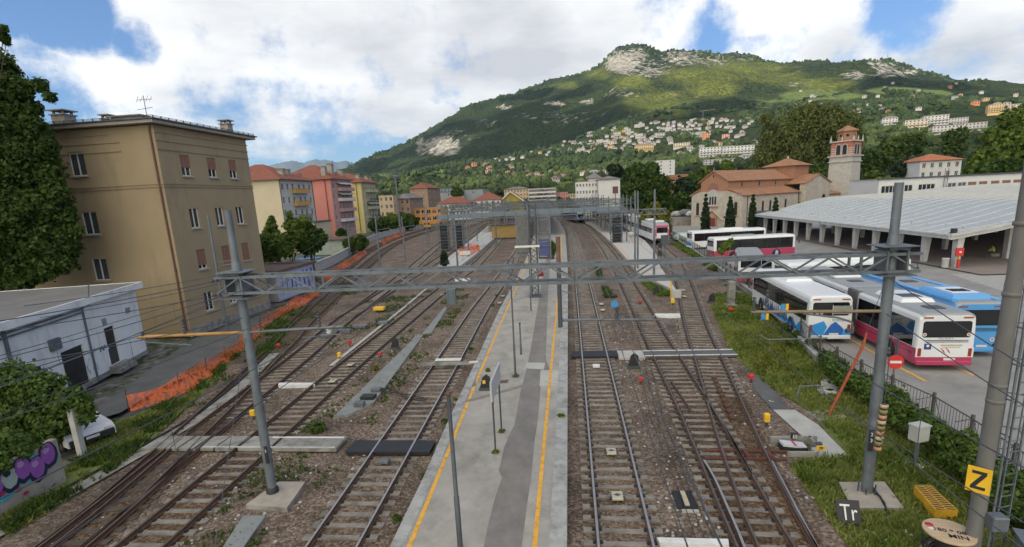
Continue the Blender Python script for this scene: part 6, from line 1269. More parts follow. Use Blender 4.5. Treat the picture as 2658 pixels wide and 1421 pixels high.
M_bark = mat('bark', (.07, .055, .04), .9, .3, 4, bump=.5, bscale=20)
def leaf_cloud(blobs, n, size, seed, shell=.5, droop=0.0, aspect=1.6):
    rg = np.random.RandomState(seed); B = np.array([(b[0], b[1], b[2], b[3], b[4] if len(b) > 4 else b[3]) for b in blobs]); w = B[:, 3]**2; k = rg.choice(len(B), n, p=w/w.sum())
    d = rg.normal(size=(n, 3)); d /= np.linalg.norm(d, axis=1)[:, None]
    lump = .82+.30*np.sin(d[:, 0]*5+k*1.7)*np.sin(d[:, 1]*6+k)*np.sin(d[:, 2]*5.5+k*.6)+rg.normal(size=n)*.06
    rr = (shell+(1-shell)*rg.rand(n)**.5)*lump
    sc = np.stack([B[k, 3], B[k, 3], B[k, 4]], 1); p = B[k, :3]+d*sc*rr[:, None]
    nrm = d+rg.normal(size=(n, 3))*.75; nrm[:, 2] += .25; nrm /= np.linalg.norm(nrm, axis=1)[:, None]
    t = np.cross(nrm, rg.normal(size=(n, 3))); t /= np.linalg.norm(t, axis=1)[:, None]+1e-9
    if droop: t = t*(1-droop)+np.array([0, 0, -1.])*droop; t /= np.linalg.norm(t, axis=1)[:, None]+1e-9
    b_ = np.cross(nrm, t); s = (size*(.55+.9*rg.rand(n)))[:, None]
    v = np.stack([p-t*s*aspect*.5, p+b_*s*.5-t*s*.05, p+t*s*aspect*.5, p-b_*s*.5-t*s*.05], 1).reshape(-1, 3)
    return v
def quads_obj(name, v, m, par=None, off=True):
    n = len(v)//4; me = bpy.data.meshes.new(name)
    if par is not None and off: v = v-np.array(par.location)
    me.vertices.add(4*n); me.vertices.foreach_set('co', v.astype(np.float32).ravel()); me.loops.add(4*n); me.loops.foreach_set('vertex_index', np.arange(4*n, dtype=np.int32)); me.polygons.add(n); me.polygons.foreach_set('loop_start', np.arange(0, 4*n, 4, dtype=np.int32))
    me.update(calc_edges=True); me.validate(); me.materials.append(m); o = bpy.data.objects.new(name, me); C.objects.link(o)
    if par is not None: o.parent = par; KIDS.setdefault(par.name, []).append(o)
    return o
def tree(label, base, blobs, n, size, m, trunk=.3, name='tree', seed=1, group=None, droop=0.0, shell=.5, cat='tree'):
    t = thing(name, label, cat, base, group=group); quads_obj('crown', leaf_cloud(blobs, n, size, seed, shell, droop), LM[m], t)
    mb = MB(); b = Vector(base); bl = sorted(blobs, key=lambda q: -q[3]); c0 = Vector(bl[0][:3]); top = b+(c0-b)*.75
    mb.tube([b, b+(top-b)*.5+Vector((.1, 0, 0)), top], [trunk, trunk*.75, trunk*.4], M_bark, 8)
    for q in bl[1:8]: c = Vector(q[:3]); s = b+(top-b)*.55; mb.tube([s, (s+c)/2+Vector((0, 0, .2)), c], [trunk*.45, trunk*.3, trunk*.1], M_bark, 6)
    mb.build('trunk', t); return t
def vb_(x, y, Y, rp, asp=1.0):
    p = atY(x, y, Y); zc = (p-Vector((0, 0, CAMH))).dot(AF); r = rp*1.03183/FOC*zc; return (p.x, p.y, p.z, r, r*asp)
def vtree(label, Y, spec, n, size, m, base=None, extra=(), **k):
    n = int(n*1.45); size *= .84; k.setdefault('shell', .4)
    rnd = random.Random(len(label)); bl = [vb_(x, y, Y+rnd.uniform(-.25, .25)*r*.02*Y/30, r, a[0] if a else 1.0) for x, y, r, *a in spec]
    bl += list(extra)
    if base is None: c = max(bl, key=lambda q: q[3]); base = (c[0], c[1], -.3)
    return tree(label, base, bl, n, size, m, **k)
# big tree at the left edge
vtree('huge dark green broadleaf tree at the left edge before the beige building', 35, [(-20, 560, 130), (60, 520, 100), (110, 600, 75), (40, 640, 70), (130, 520, 55), (60, 400, 85), (-10, 420, 110), (20, 300, 70), (-30, 300, 100), (80, 320, 40), (110, 370, 40), (10, 230, 55), (-40, 200, 90), (60, 225, 30), (100, 215, 22), (125, 245, 18), (85, 275, 25), (165, 590, 36), (150, 640, 40), (90, 680, 40), (20, 690, 45), (8, 165, 34), (28, 205, 26), (170, 540, 28), (180, 620, 26), (185, 580, 24), (130, 660, 46), (60, 700, 36), (-10, 690, 60), (165, 660, 30), (120, 440, 40), (140, 480, 34)], 62000, .21, 'dark', base=(-42, 35, -.3), trunk=.5, name='broadleaf_tree', seed=3)
vtree('thin leafy branch tips at the top left corner of the view', 33, [(-6, 82, 15), (8, 95, 12), (12, 72, 7), (16, 105, 7)], 420, .3, 'dark', base=(-45, 33, -.3), trunk=.18, name='broadleaf_tree', seed=5)
# ivy shrub over the graffiti wall
vtree('round bright ivy shrub spilling over the graffiti wall', 18.5, [(50, 960, 62), (0, 960, 60), (110, 985, 62), (170, 1010, 48), (60, 1040, 80), (140, 1060, 55), (10, 1090, 80), (80, 1110, 52), (205, 1020, 32), (-60, 1020, 110), (30, 1150, 34), (120, 1100, 36), (-20, 1170, 50), (150, 1095, 22), (95, 1135, 20), (60, 1165, 18), (0, 1200, 22), (215, 1045, 28)], 17000, .15, 'ivy', extra=[(-19.6+.12*math.sin(q*3), 10.6+q*.42, 1.62-.10*math.sin(q*2.3), .42+.1*math.sin(q*1.7), .34) for q in range(13)]+[(-20.3, 11+q*.9, 1.8, .75, .55) for q in range(6)], base=(-22.6, 18.3, -.3), trunk=.12, name='ivy_shrub', seed=8, cat='shrub')
gw = thing('graffiti_wall', 'low concrete wall with purple and turquoise graffiti under the ivy', 'wall', (-19.35, 13, -.3)); MB().box((-19.5, 12.2, .6), (.3, 8.4, 1.9), mat('wall_concrete', (.27, .24, .21), .9, .2, 1.5, detail=10)).build('wall', gw)
mb = MB(); gx = -19.34; GP = mat('graffiti_purple', (.22, .07, .30), .6, .1, 4); GT = mat('graffiti_turquoise', (.05, .30, .38), .6, .15, 4); GD = mat('graffiti_navy', (.012, .012, .04), .6, .1); GG = mat('graffiti_pale_green', (.28, .34, .30), .6, .12, 3); GR = mat('graffiti_red', (.30, .02, .06), .6, .1); GS = mat('graffiti_dark_green', (.03, .08, .07), .6, .2, 3)
def blob2(cy, cz, ry, rz_, m, d, n=18, wob=.12): mb.poly([(gx+d, cy+ry*math.cos(2*math.pi*k/n)*(1+wob*math.sin(3*k)), cz+rz_*math.sin(2*math.pi*k/n)*(1+wob*math.cos(2*k))) for k in range(n)], m)
blob2(15.3, .95, 1.0, .42, GT, .012); blob2(13.8, .75, 1.1, .5, GT, .013); blob2(12.2, .6, 1.2, .6, GT, .0145)
ly = np.arange(10.3, 16.1, .47)
for k, y in enumerate(ly): blob2(y, 1.12-.16*(k % 2)-.07*(k % 3), .36, .50, GD, .018+.0003*k, wob=.06)
for k, y in enumerate(ly): blob2(y, 1.18-.16*(k % 2)-.07*(k % 3), .26, .40, GG if k % 4 == 1 else GP, .024+.0003*k, wob=.06)
for k, y in enumerate(ly): blob2(y-.05, 1.34-.16*(k % 2)-.07*(k % 3), .12, .12, mat('graffiti_lilac_shine', (.34, .20, .42), .6, .1) if k % 4 != 1 else GD, .029+.0003*k, wob=.2)
blob2(13.4, .25, .55, .32, GS, .026); blob2(12.4, .1, .7, .3, GS, .027)
for y, z in ((14.7, .45), (14.2, .6), (13.9, .2), (14.9, .2)): blob2(y, z, .1, .07, GR, .03)
mb.build('graffiti', gw)
tag(MB().box((-20.45, 18.2, .85), (.24, .24, 2.3), M_concl).build('gate_post'), 'pale concrete gate post beside the white van', 'post')
# trees in front of the cream block
cone = lambda x, y0, y1, r: [(x, y0+(y1-y0)*t, r*(.18+.9*t)) for t in (0, .16, .32, .48, .64, .82, 1)]
vtree('slender light green conifer before the cream apartment block', 64, cone(683, 548, 628, 34), 4200, .42, 'bright', base=(-38.5, 64, -.3), trunk=.15, name='conifer', seed=11)
vtree('airy birch with see-through crown before the cream block', 67, [(735, 565, 24), (752, 590, 30), (735, 605, 28), (728, 540, 10), (765, 560, 20), (715, 615, 30)], 3000, .36, 'bright', base=(-36.5, 67, -.3), trunk=.13, name='birch_tree', seed=12, shell=.2)
vtree('dark dense rounded tree right of the birch', 68, [(780, 590, 30), (800, 600, 26), (775, 615, 32), (760, 570, 18)], 3600, .36, 'dark', base=(-34.5, 68, -.3), trunk=.2, name='broadleaf_tree', seed=13)
vtree('low wide bush at the foot of the conifer', 60, [(660, 615, 25), (690, 625, 22), (720, 628, 22)], 2200, .32, 'mid', base=(-38, 60, -.3), trunk=.1, name='bush', seed=14, cat='bush')
for k, (x, y, r, Y, m, l) in enumerate(((965, 560, 15, 172, 'mid', 'bushy tree left of the lighting tower'), (985, 552, 15, 176, 'bright', 'bushy tree behind the lighting tower'), (1012, 553, 20, 185, 'mid', 'broad tree before the orange school building'), (1034, 553, 12, 190, 'dark', 'dark tree at right end of the school trees'), (942, 565, 10, 168, 'dark', 'small dark bush by the yellow block'), (1150, 482, 11, 320, 'mid', 'tree top in front of the grey museum block'), (885, 610, 14, 105, 'mid', 'bush below the pink block'), (905, 606, 14, 112, 'dark', 'dark bush between yard wall and pink block'), (860, 585, 8, 120, 'dark', 'small round shrub on the terrace by the pink block'))):
    vtree(l, Y, [(x, y, r), (x-r*.8, y+r*.3, r*.7), (x+r*.8, y+r*.3, r*.7), (x, y+r*.7, r*.9)], 1200, .09*Y**.5, m, trunk=.2, name='broadleaf_tree' if 'tree' in l else 'bush', seed=20+k, cat='tree' if 'tree' in l else 'bush')
vtree('small dense cone-shaped bush growing on the end of the pale platform', 71, [(1117, 640, 9), (1117, 650, 12), (1118, 660, 13)], 1500, .16, 'con', trunk=.1, name='bush', seed=40, cat='bush')
# right-hand trees
vtree('big round dark green tree by the right platform masts', 185, [(1620, 455, 42), (1590, 475, 32), (1660, 470, 36), (1640, 430, 24), (1605, 425, 18), (1625, 500, 44), (1585, 505, 22), (1670, 505, 28)], 7500, .95, 'dark', base=(22, 185, -.3), trunk=.5, name='broadleaf_tree', seed=50)
vtree('yellow-green flowering bush beside the pink train front', 112, [(1640, 540, 26), (1625, 555, 22), (1660, 560, 26), (1648, 520, 14), (1670, 545, 18), (1680, 575, 14)], 3400, .42, 'yellow', base=(20.5, 112, -.3), trunk=.15, name='bush', seed=51, cat='bush')
for k, (x, y, r, Y, m, l) in enumerate(((1720, 470, 26, 190, 'con', 'dark cedar between orange block and church'), (1748, 455, 26, 196, 'mid', 'tall tree behind the church front'), (1712, 505, 22, 178, 'dark', 'dark tree above the terrace wall'), (1770, 440, 20, 215, 'bright', 'lighter tree top left of the church roof'), (1550, 432, 20, 290, 'con', 'dark pine behind the white school'), (1580, 437, 14, 300, 'dark', 'dark tree right of the pine'), (1830, 420, 16, 330, 'bright', 'pale green tree behind the church roof'), (2060, 440, 30, 240, 'mid', 'tree between lantern tower and bell tower'), (2200, 410, 34, 235, 'dark', 'tall dark tree right of the bell tower'), (2180, 460, 32, 225, 'mid', 'bushy tree at the foot of the bell tower'), (2240, 380, 34, 260, 'mid', 'broad tree behind the office building'), (2270, 430, 26, 215, 'con', 'dark conifer left of the orange roofed house'), (2225, 470, 22, 190, 'bright', 'bright green bush top by the office corner'), (2140, 350, 22, 300, 'con', 'dark conifer behind the belfry'), (2300, 360, 26, 330, 'dark', 'dark tree below the hillside flats'), (2400, 350, 26, 340, 'mid', 'leafy tree under the white balcony flats'))):
    rn = random.Random(k); vtree(l, Y, [(x, y, r)]+[(x+rn.uniform(-.8, .8)*r, y+rn.uniform(-.5, 1.2)*r, r*rn.uniform(.45, .8)) for _ in range(6)], 2200, .075*Y**.5, m, trunk=.3, name='bush' if 'bush' in l.split()[1:2] else ('conifer' if m == 'con' else 'broadleaf_tree'), seed=60+k)
rn = random.Random(5); vtree('enormous feathery willow rising behind the church', 270, [(1990, 340, 62, 1.1), (2060, 330, 66, 1.1), (2030, 300, 50), (1950, 370, 48), (2110, 335, 48), (2140, 310, 34), (2000, 390, 58), (2080, 390, 58), (1925, 400, 36), (1935, 340, 24), (2100, 285, 26), (2150, 350, 30)]+[(1920+rn.uniform(0, 240), 275+rn.uniform(0, 60), rn.uniform(10, 20)) for _ in range(14)], 26000, .95, 'willow', base=(80, 270, -.3), trunk=.9, name='willow_tree', seed=80, droop=.45, shell=.3)
vtree('large light green tree at the right edge behind the office', 165, [(2560, 340, 60), (2520, 380, 50), (2480, 410, 40), (2600, 400, 80), (2580, 300, 40), (2540, 300, 30), (2450, 430, 24), (2500, 345, 28)], 9000, .95, 'bright', base=(118, 165, -.3), trunk=.6, name='broadleaf_tree', seed=81)
vtree('dark shrub mass under the light green tree above the office roof', 150, [(2480, 430, 24), (2510, 425, 26), (2550, 425, 28), (2590, 420, 30)], 2600, .9, 'dark', base=(105, 150, -.3), trunk=.3, name='bush', seed=82, cat='bush')
# cypresses beside the church
for k, (x, yt, yb_, w, Y, l) in enumerate(((1776, 487, 585, 12.5, 124, 'leftmost tall cypress in front of the church door side'), (1838, 494, 580, 14, 122, 'stout cypress right of the church door'), (1895, 488, 585, 13, 119, 'cypress before the middle of the church side wall'), (1952, 496, 585, 12, 117, 'cypress near the canopy end before the church'), (2011, 510, 560, 8, 122, 'small cypress seen over the canopy edge'), (2072, 490, 530, 7, 135, 'small cypress right of the transept'), (2126, 497, 530, 5, 140, 'tiny cypress tip next to the bell tower'))):
    H_ = yb_-yt; spec = [(x+ (t*(-1.5)), yt+H_*t, w*min(1, .22+1.25*t) if t < .75 else w*.95) for t in (.05, .15, .27, .4, .53, .66, .79, .92)]
    vtree(l, Y, spec, 3800, .30, 'con', trunk=.12, name='cypress', seed=90+k, group='cypresses beside the church', shell=.7)
# ivy hedge on the rail side of the bus yard railing
hp = [at(x, y, .3) for x, y in ((2070, 900), (2130, 960), (2200, 985), (2265, 1040), (2330, 1090), (2400, 1140), (2470, 1190), (2560, 1260), (2640, 1330))]
bl = []; rn = random.Random(2)
for a, b in zip(hp[:-1], hp[1:]):
    for t in np.linspace(0, 1, 7)[:-1]: p = a+(b-a)*t; bl.append((p.x+rn.uniform(-.3, .25), p.y+rn.uniform(-.15, .15), rn.uniform(.2, .75), rn.uniform(.45, .7), rn.uniform(.35, .55)))
t = thing('ivy_hedge', 'long low dark green ivy hedge along the bus yard railing', 'hedge', (hp[3].x, hp[3].y, -.2)); quads_obj('foliage', leaf_cloud(bl, 34000, .105, 33, .5), LM['ivy'], t)
tb = MB(); tb.tube([tuple(p-Vector((0, 0, .35))) for p in hp], .04, M_bark, 6); tb.build('stem', t)
bl = [(q.x+rn.uniform(-.4, .4), q.y, .2, .4, .3) for q in (at(x, y, 0) for x, y in ((1985, 830), (2010, 850), (2030, 872), (2000, 868)))]; t = thing('shrub', 'bright shrub at the wall end below the white coach', 'shrub', bl[1][:2]+(-.2,)); quads_obj('foliage', leaf_cloud(bl, 1800, .12, 34, .4), LM['mid'], t)
vtree('leafy sapling before the magenta bus by the railing', 58, [(1826, 620, 14), (1838, 608, 9), (1815, 632, 10)], 700, .22, 'bright', trunk=.05, name='sapling', seed=35)
vtree('low bush by the dark concrete stump in the grass', 55, [(1880, 700, 10), (1895, 720, 12), (1880, 735, 10)], 260, .2, 'willow', trunk=.05, name='bush', seed=36, cat='bush')
# weeds: individual clumps
def weed(label, p, r, h, n=160, m='bright', s=.07, group=None):
    t = leaf_cloud([(p[0], p[1], p[2]+h*.35, r, h*.6)], n, s, int(abs(p[0]*31+p[1]*17)) % 9999, .1); o = quads_obj('weed', t-np.array(p), LM[m]); o.location = p; return tag(o, label, 'weed', group)
weed('leafy weed at the foot of the near sign post', at(1247, 1140, PT), .16, .14); weed('leafy weed at the foot of the rear sign post', at(1262, 1088, PT), .15, .14); weed('leafy weed at the foot of the slim lamp pole', at(1297, 948, PT), .22, .16); weed('bright clump growing in the right platform joint', at(1412, 1048, PT), .2, .14); weed('weed clump behind the black marker sign', at(1228, 935, PT), .16, .25)
weed('large leafy weed on the grey duct beside the crossing', at(800, 1085, -.2), .45, .5, 320, 'mid', .12); weed('yellowish weed beside the long concrete duct', at(942, 932, -.2), .3, .4, 180, 'yellow', .1)
for k, (x, y, l) in enumerate(((1070, 1200, 'lowest'), (1095, 1150, 'second'), (1110, 1120, 'third'), (1120, 1065, 'fourth'), (1150, 1010, 'fifth'), (1000, 1310, 'bottom'), (1240, 770, 'far'), (1185, 880, 'upper'), (1250, 745, 'farthest'))): weed(l+' tuft along the left platform kerb crack', at(x, y, PT-.2), .22, .2, 110, 'mid', .08, 'weeds along the left platform kerb')
# grass and ground cover (nobody could count it)
def in_poly(x, y, P):
    c = False; n = len(P)
    for i in range(n):
        (x0, y0), (x1, y1) = P[i], P[i-1]
        if (y0 > y) != (y1 > y) and x < (x1-x0)*(y-y0)/(y1-y0)+x0: c = not c
    return c
def grass(name, P, n, h, seed, m='grassb', z=-.19, patch=None, w=.02):
    rg = np.random.RandomState(seed); P = [(p[0], p[1]) for p in P]; xs = [p[0] for p in P]; ys = [p[1] for p in P]; pts = []
    while len(pts) < n:
        x, y = rg.uniform(min(xs), max(xs)), min(ys)+(max(ys)-min(ys))*rg.rand()**1.6
        if in_poly(x, y, P) and not any(in_poly(x, y, q) for q in NOGO) and (patch is None or fbm(x*patch[0], y*patch[0], seed*.7, 4) > patch[1]): pts.append((x, y))
    pts = np.array(pts); k = 3; q = np.repeat(pts, k, 0)+rg.normal(size=(n*k, 2))*.04; N_ = len(q); a = rg.rand(N_)*6.283; hh = h*(.5+rg.rand(N_)); ln = rg.normal(size=(N_, 2))*.45*hh[:, None]; ww = (w*(1+q[:, 1]/25))
    b0 = np.column_stack([q, np.full(N_, z)]); dx = np.column_stack([np.cos(a)*ww, np.sin(a)*ww, np.zeros(N_)]); tip = b0+np.column_stack([ln, hh]); mid = b0+np.column_stack([ln*.35, hh*.55])
    v = np.stack([b0-dx, b0+dx, mid+dx*.6, tip], 1).reshape(-1, 3); return tag(quads_obj(name, v, LM[m]), kind='stuff')
NOGO = [[at(x, y, -.1)[:2] for x, y in ((2105, 1208), (2130, 1253), (2150, 1283), (2280, 1283), (2228, 1207))], [at(x, y, -.17)[:2] for x, y in ((1940, 1018), (2004, 1018), (2064, 1056), (2135, 1128), (2130, 1148), (1900, 1170), (1900, 1090), (2000, 1090))], [at(x, y, -.17)[:2] for x, y in ((2290, 1215), (2350, 1300), (2420, 1295), (2345, 1215))]]
GV = [at(1800, 735), at(1790, 770), at(1840, 880), at(1930, 960), at(2030, 1020), at(2120, 1120), at(1990, 1160), at(2060, 1260), at(2150, 1377), (8.2, 11), (13.5, 11), (14.2, 19), (13.9, 24), (14.2, 34), (16.2, 50)]
grass('grass', GV, 17000, .13, 1); grass('tall_grass', GV, 2200, .26, 2, 'bright', patch=(.35, .12)); grass('buttercup_flowers', [at(1840, 830), at(1960, 830), at(2000, 930), at(1900, 930)], 260, .22, 3, 'yellow', w=.03)
GL = [(-19.2, 13.6), (-18.1, 13.2), (-17.95, 17), (-19.3, 22), (-20.6, 26), (-22.4, 31), (-25.4, 42), (-27.2, 50), (-27.8, 50), (-25.0, 36), (-22.4, 28.6), (-21, 25.2), (-22, 21), (-20.3, 17.3)]
grass('grass', GL, 5200, .14, 4, patch=(.5, -.05)); grass('tall_grass', GL, 1300, .3, 5, 'mid', patch=(.6, .1))
grass('weeds', [(-12.2, 10), (-8.6, 10), (-9.0, 20), (-9.6, 40), (-11, 62), (-13, 62), (-12.6, 40), (-12.2, 20)], 1500, .11, 6, 'mid', patch=(.45, .12), z=-.2); grass('weeds', [(-24, 28), (-17, 18), (-16.6, 20), (-19, 30), (-23, 44), (-24.5, 60), (-22.5, 60), (-19, 40), (-15.2, 28), (-14.9, 44), (-15.4, 62), (-19, 62), (-19.6, 50), (-26, 62), (-31, 75), (-33, 75)], 1700, .13, 7, 'mid', patch=(.3, .16), z=-.2)
grass('weeds', [(-5.0, 12.6), (-4.9, 12.6), (-5.5, 34), (-5.62, 34)], 700, .08, 9, 'mid', z=.05, w=.012); grass('weeds', [(8.2, 50), (9.6, 50), (10, 60), (7.4, 60)], 900, .25, 10, 'bright', z=-.2); grass('weeds', [(3.2, 50), (3.9, 50), (3.9, 75), (3.2, 75)], 380, .3, 12, 'mid', patch=(.4, 0), z=-.2)
grass('weeds', [(-21.4, 31.8), (-20.4, 31.5), (-25, 46), (-27.5, 46)], 1200, .22, 13, 'mid', z=-.2, patch=(.4, -.1)); grass('weeds', [(17.2, 66), (18.2, 66), (20.6, 100), (18.6, 100)], 1300, .35, 14, 'bright', z=-.2)
# ------------------------------------------------------------------ railings, signs, lineside things
# bus yard wall and railing
fp = [at(x, y, .05) for x, y in ((1690, 596), (1760, 640), (1900, 742), (1985, 822), (2062, 905), (2150, 965), (2250, 1022), (2349, 1050+22), (2460, 1150), (2576, 1240), (2680, 1320))]
fl = resample([(p.x, p.y) for p in fp], 2.15)
wl = thing('boundary_wall', 'low weathered concrete wall under the bus yard railing', 'wall', (fl[0].x, fl[0].y, -.3)); mb = MB()
for a, b in zip(fl[:-1], fl[1:]): mb.bar((a.x, a.y, -.1), (b.x, b.y, -.1), .26, .5, M_conc); mb.bar((a.x, a.y, .18), (b.x, b.y, .18), .34, .07, M_kerb)
mb.build('wall', wl)
rl = thing('railing', 'grey brown bar railing with diagonal braces around the bus yard', 'fence', (fl[0].x, fl[0].y, .2)); M_rail = mat('railing_steel', (.105, .095, .085), .6, .2, 4, metal=.3)
for i, (a, b) in enumerate(zip(fl[:-1], fl[1:])):
    d = (b-a); L = d.length; d /= L; A = lambda s, z: (a.x+d.x*s, a.y+d.y*s, z); near = min(a.y, b.y) < 60
    mb = MB(); mb.bar(A(.04, 1.22), A(L-.04, 1.22), .035, .035, M_rail); mb.bar(A(.04, .36), A(L-.04, .36), .03, .03, M_rail)
    k = 13 if near else 7
    for q in range(1, k): mb.bar(A(L*q/k, .36), A(L*q/k, 1.22), .012 if near else .02, .012 if near else .02, M_rail)
    if near: mb.bar(A(.06, 1.2), A(L*.3, .25), .022, .02, M_rail, ); mb.bar(A(L-.06, 1.2), A(L*.62, .75), .022, .02, M_rail)
    mb.build('railing_panel', rl); mb = MB(); mb.box((a.x, a.y, .78), (.09, .09, 1.2), M_rail, math.atan2(d.y, d.x)); mb.build('post', rl)
# curved retaining wall with netting, left
cw = [(-37.5, 66), (-39, 76), (-41.5, 90), (-46, 108), (-51.5, 130), (-56, 155), (-58, 190)]; t = thing('retaining_wall', 'long curved grey concrete parapet along the far left yard', 'wall', (-37.5, 66, -.3)); mb = MB()
for a, b in zip(resample(cw, 3)[:-1], resample(cw, 3)[1:]): mb.bar((a.x, a.y, .4), (b.x, b.y, .4), .3, 1.5, M_concl); mb.bar((a.x, a.y, 1.2), (b.x, b.y, 1.2), .45, .14, M_kerb)
mb.build('parapet', t)
def netting(label, pts, h, seed, zs=-.15):
    M_net = None
    if 'orange_netting' not in _mats:
        mm = bpy.data.materials.new('orange_netting'); mm.use_nodes = True; nt = mm.node_tree; N = nt.nodes; L = nt.links; b = N['Principled BSDF']; b.inputs['Base Color'].default_value = (.80, .15, .03, 1); b.inputs['Roughness'].default_value = .6
        tc = N.new('ShaderNodeTexCoord'); nz = N.new('ShaderNodeTexNoise'); nz.inputs['Scale'].default_value = 4.5; nz.inputs['Detail'].default_value = 8; L.new(tc.outputs['Object'], nz.inputs['Vector']); mr = N.new('ShaderNodeMapRange'); L.new(nz.outputs['Fac'], mr.inputs[0]); mr.inputs[1].default_value = .35; mr.inputs[2].default_value = .6; mr.inputs[3].default_value = .25; mr.inputs[4].default_value = .85; L.new(mr.outputs[0], b.inputs['Alpha']); _mats['orange_netting'] = mm
    t = thing('safety_netting', label, 'netting', (pts[0][0], pts[0][1], zs)); P_ = resample(pts, .4); n = len(P_); rg = random.Random(seed); vs = []; m_ = 6
    for i, p in enumerate(P_):
        d = (P_[min(i+1, n-1)]-P_[max(i-1, 0)]).normalized(); r = Vector((d.y, -d.x)); sag = .22*abs(math.sin(i*.17+seed))+.06*math.sin(i*.53)
        for k in range(m_): u = k/(m_-1); o = .045*math.sin(i*.9+k*1.9+seed)+.12*math.sin(i*.21+k*.5)+.3*(1-u)**2; vs.append((p.x+r.x*o, p.y+r.y*o, zs+u*(h-sag)+.02))
    MB().add(vs, [(i*m_+k, (i+1)*m_+k, (i+1)*m_+k+1, i*m_+k+1) for i in range(n-1) for k in range(m_-1)], _mats['orange_netting'], True).build('net', t)
    for p in P_[::7]: MB().tube([(p.x, p.y, zs-.1), (p.x+.05, p.y, zs+h+.15)], .02, M_rust, 6).build('stake', t)
netting('sagging orange plastic netting fence between service road and tracks', [(-22.7, 23.1), (-21.9, 24.9), (-22.2, 28.5), (-23.5, 33.6), (-25.0, 38.6), (-26.6, 43.9), (-27.5, 49.5), (-28.3, 56)], 1.0, 1)
netting('orange netting along the foot of the curved parapet', [(-32.5, 66), (-35.5, 78), (-38, 90), (-41.5, 104)], 1.1, 2); netting('faded orange netting by the rail trolley', [(-44.5, 122), (-48.5, 140), (-51, 160)], 1.3, 3); netting('red-orange netting pen on the pale left platform', [(-17.5, 88), (-17.2, 94), (-14.9+-2, 98), (-18.6, 99), (-19.4, 91), (-17.5, 88)], 1.2, 4, .2)
# graffiti hut
t = thing('trackside_hut', 'low hut with brown roof and blue graffiti beyond the beige building', 'hut', (-31.5, 58, -.3)); mb = MB(); mb.box((-34.8, 57.5, 1.3), (6.5, 8.5, 3.2), mat('hut_render', (.30, .30, .31), .9, .15, 1)); mb.build('wall', t); MB().box((-34.9, 57.5, 3.02), (7.4, 9.4, .22), mat('hut_roof', (.12, .075, .06), .9, .2, 1)).build('roof', t)
mb = MB(); gb2 = mat('graffiti_blue', (.04, .08, .32), .7, .15, 2); gl = mat('graffiti_lilac', (.38, .40, .55), .7, .15, 2); rn = random.Random(9)
mb.box((-31.54, 57.5, 1.3), (.012, 8.3, 2.9), gl)
for k in range(16): y = 53.8+k*.5; mb.bar((-31.52, y, .3+rn.random()*.4), (-31.52, y+rn.uniform(-.3, .5), 2.2+rn.random()*.4), rn.uniform(.15, .4), .01, gb2 if k % 2 else gl, up=(1, 0, 0))
mb.box((-33.6, 53.23, 2.2), (1.8, .012, .8), gb2); mb.build('graffiti', t)
t = thing('garage_shed', 'low shed with brown roof below the pink block', 'shed', (-46, 108, -.3)); MB().box((-50, 110, 1.2), (8, 8, 3), mat('shed_wall', (.24, .27, .24), .9, .15, 1)).build('wall', t); MB().box((-50, 110, 2.8), (8.8, 8.8, .25), _mats['hut_roof']).build('roof', t)
t = thing('terrace_building', 'flat roofed cream annexe in front of the cream block', 'building', (-57, 114, -.3)); MB().box((-60, 118, 3), (7, 8, 6.6), mC).build('wall', t); MB().box((-60, 118, 6.4), (7.6, 8.6, .25), M_galvd).build('roof', t)
tag(MB().box((-36.4, 70, 2.6), (3.2, 2.4, .12), mat('blue_tarp', (.05, .28, .55), .5, .15), bev=.03).build('tarpaulin'), 'sky blue tarpaulin roof behind the graffiti hut', 'tarpaulin').location = (0, 0, 0)
tw_ = thing('terrace_wall', 'rough stone terrace wall left of the church', 'wall', (18, 149, -.3)); p0, p1 = atY(1700, 575, 149), atY(1745, 545, 149); MB().box((p0.x+6, 152, p1.z/2-.5), (14, 8, p1.z+.6), mat('rubble_wall', (.22, .20, .18), .95, .35, .9, bump=1., bscale=3, detail=10)).build('wall', tw_)
# lineside boxes
def lbox(label, p, sz, m, name='lineside_box', rz=0., cat='box', group=None): 
    t = thing(name, label, cat, p, rz, group); MB().box((0, 0, sz[2]/2+.18), sz, m, bev=.03).build('box', t, off=False); MB().tube([(0, 0, -.02), (0, 0, .2)], .05, M_galvd, 8).build('foot', t, off=False); return t
lbox('small yellow track box below the left gantry mast', at(638, 1055, -.2), (.24, .2, .3), M_yelb); lbox('small yellow track box beside the grey trough line', at(855, 905, -.2), (.24, .2, .3), M_yelb); lbox('yellow track box right of the points', at(1928, 1072, -.2), (.22, .2, .38), M_yelb); lbox('yellow box lying by the track joint near the left points', at(955, 785, -.2), (1.0, .6, .3), M_yelb); lbox('yellow box on the grass between the right tracks', at(1692, 768, -.2), (.3, .25, .4), M_yelb)
lbox('small red track box beside the middle left track', at(957, 900, -.2), (.22, .2, .2), M_red); lbox('small red track box right of the straight track', at(1612, 967, -.2), (.2, .18, .2), M_red); lbox('red track box on the dark asphalt edge', at(1889, 962, -.2), (.26, .22, .24), M_red); lbox('red track box by the far marker sign', at(1838, 787, -.2), (.36, .3, .2), M_red); lbox('red track box near the black grating', at(1610, 765, -.2), (.3, .3, .2), M_red); lbox('red box left of the catenary mast arm', at(702, 878, -.2), (.25, .2, .2), M_red); lbox('red box below the grey pointwork boxes', at(880, 872, -.2), (.25, .2, .25), M_red)
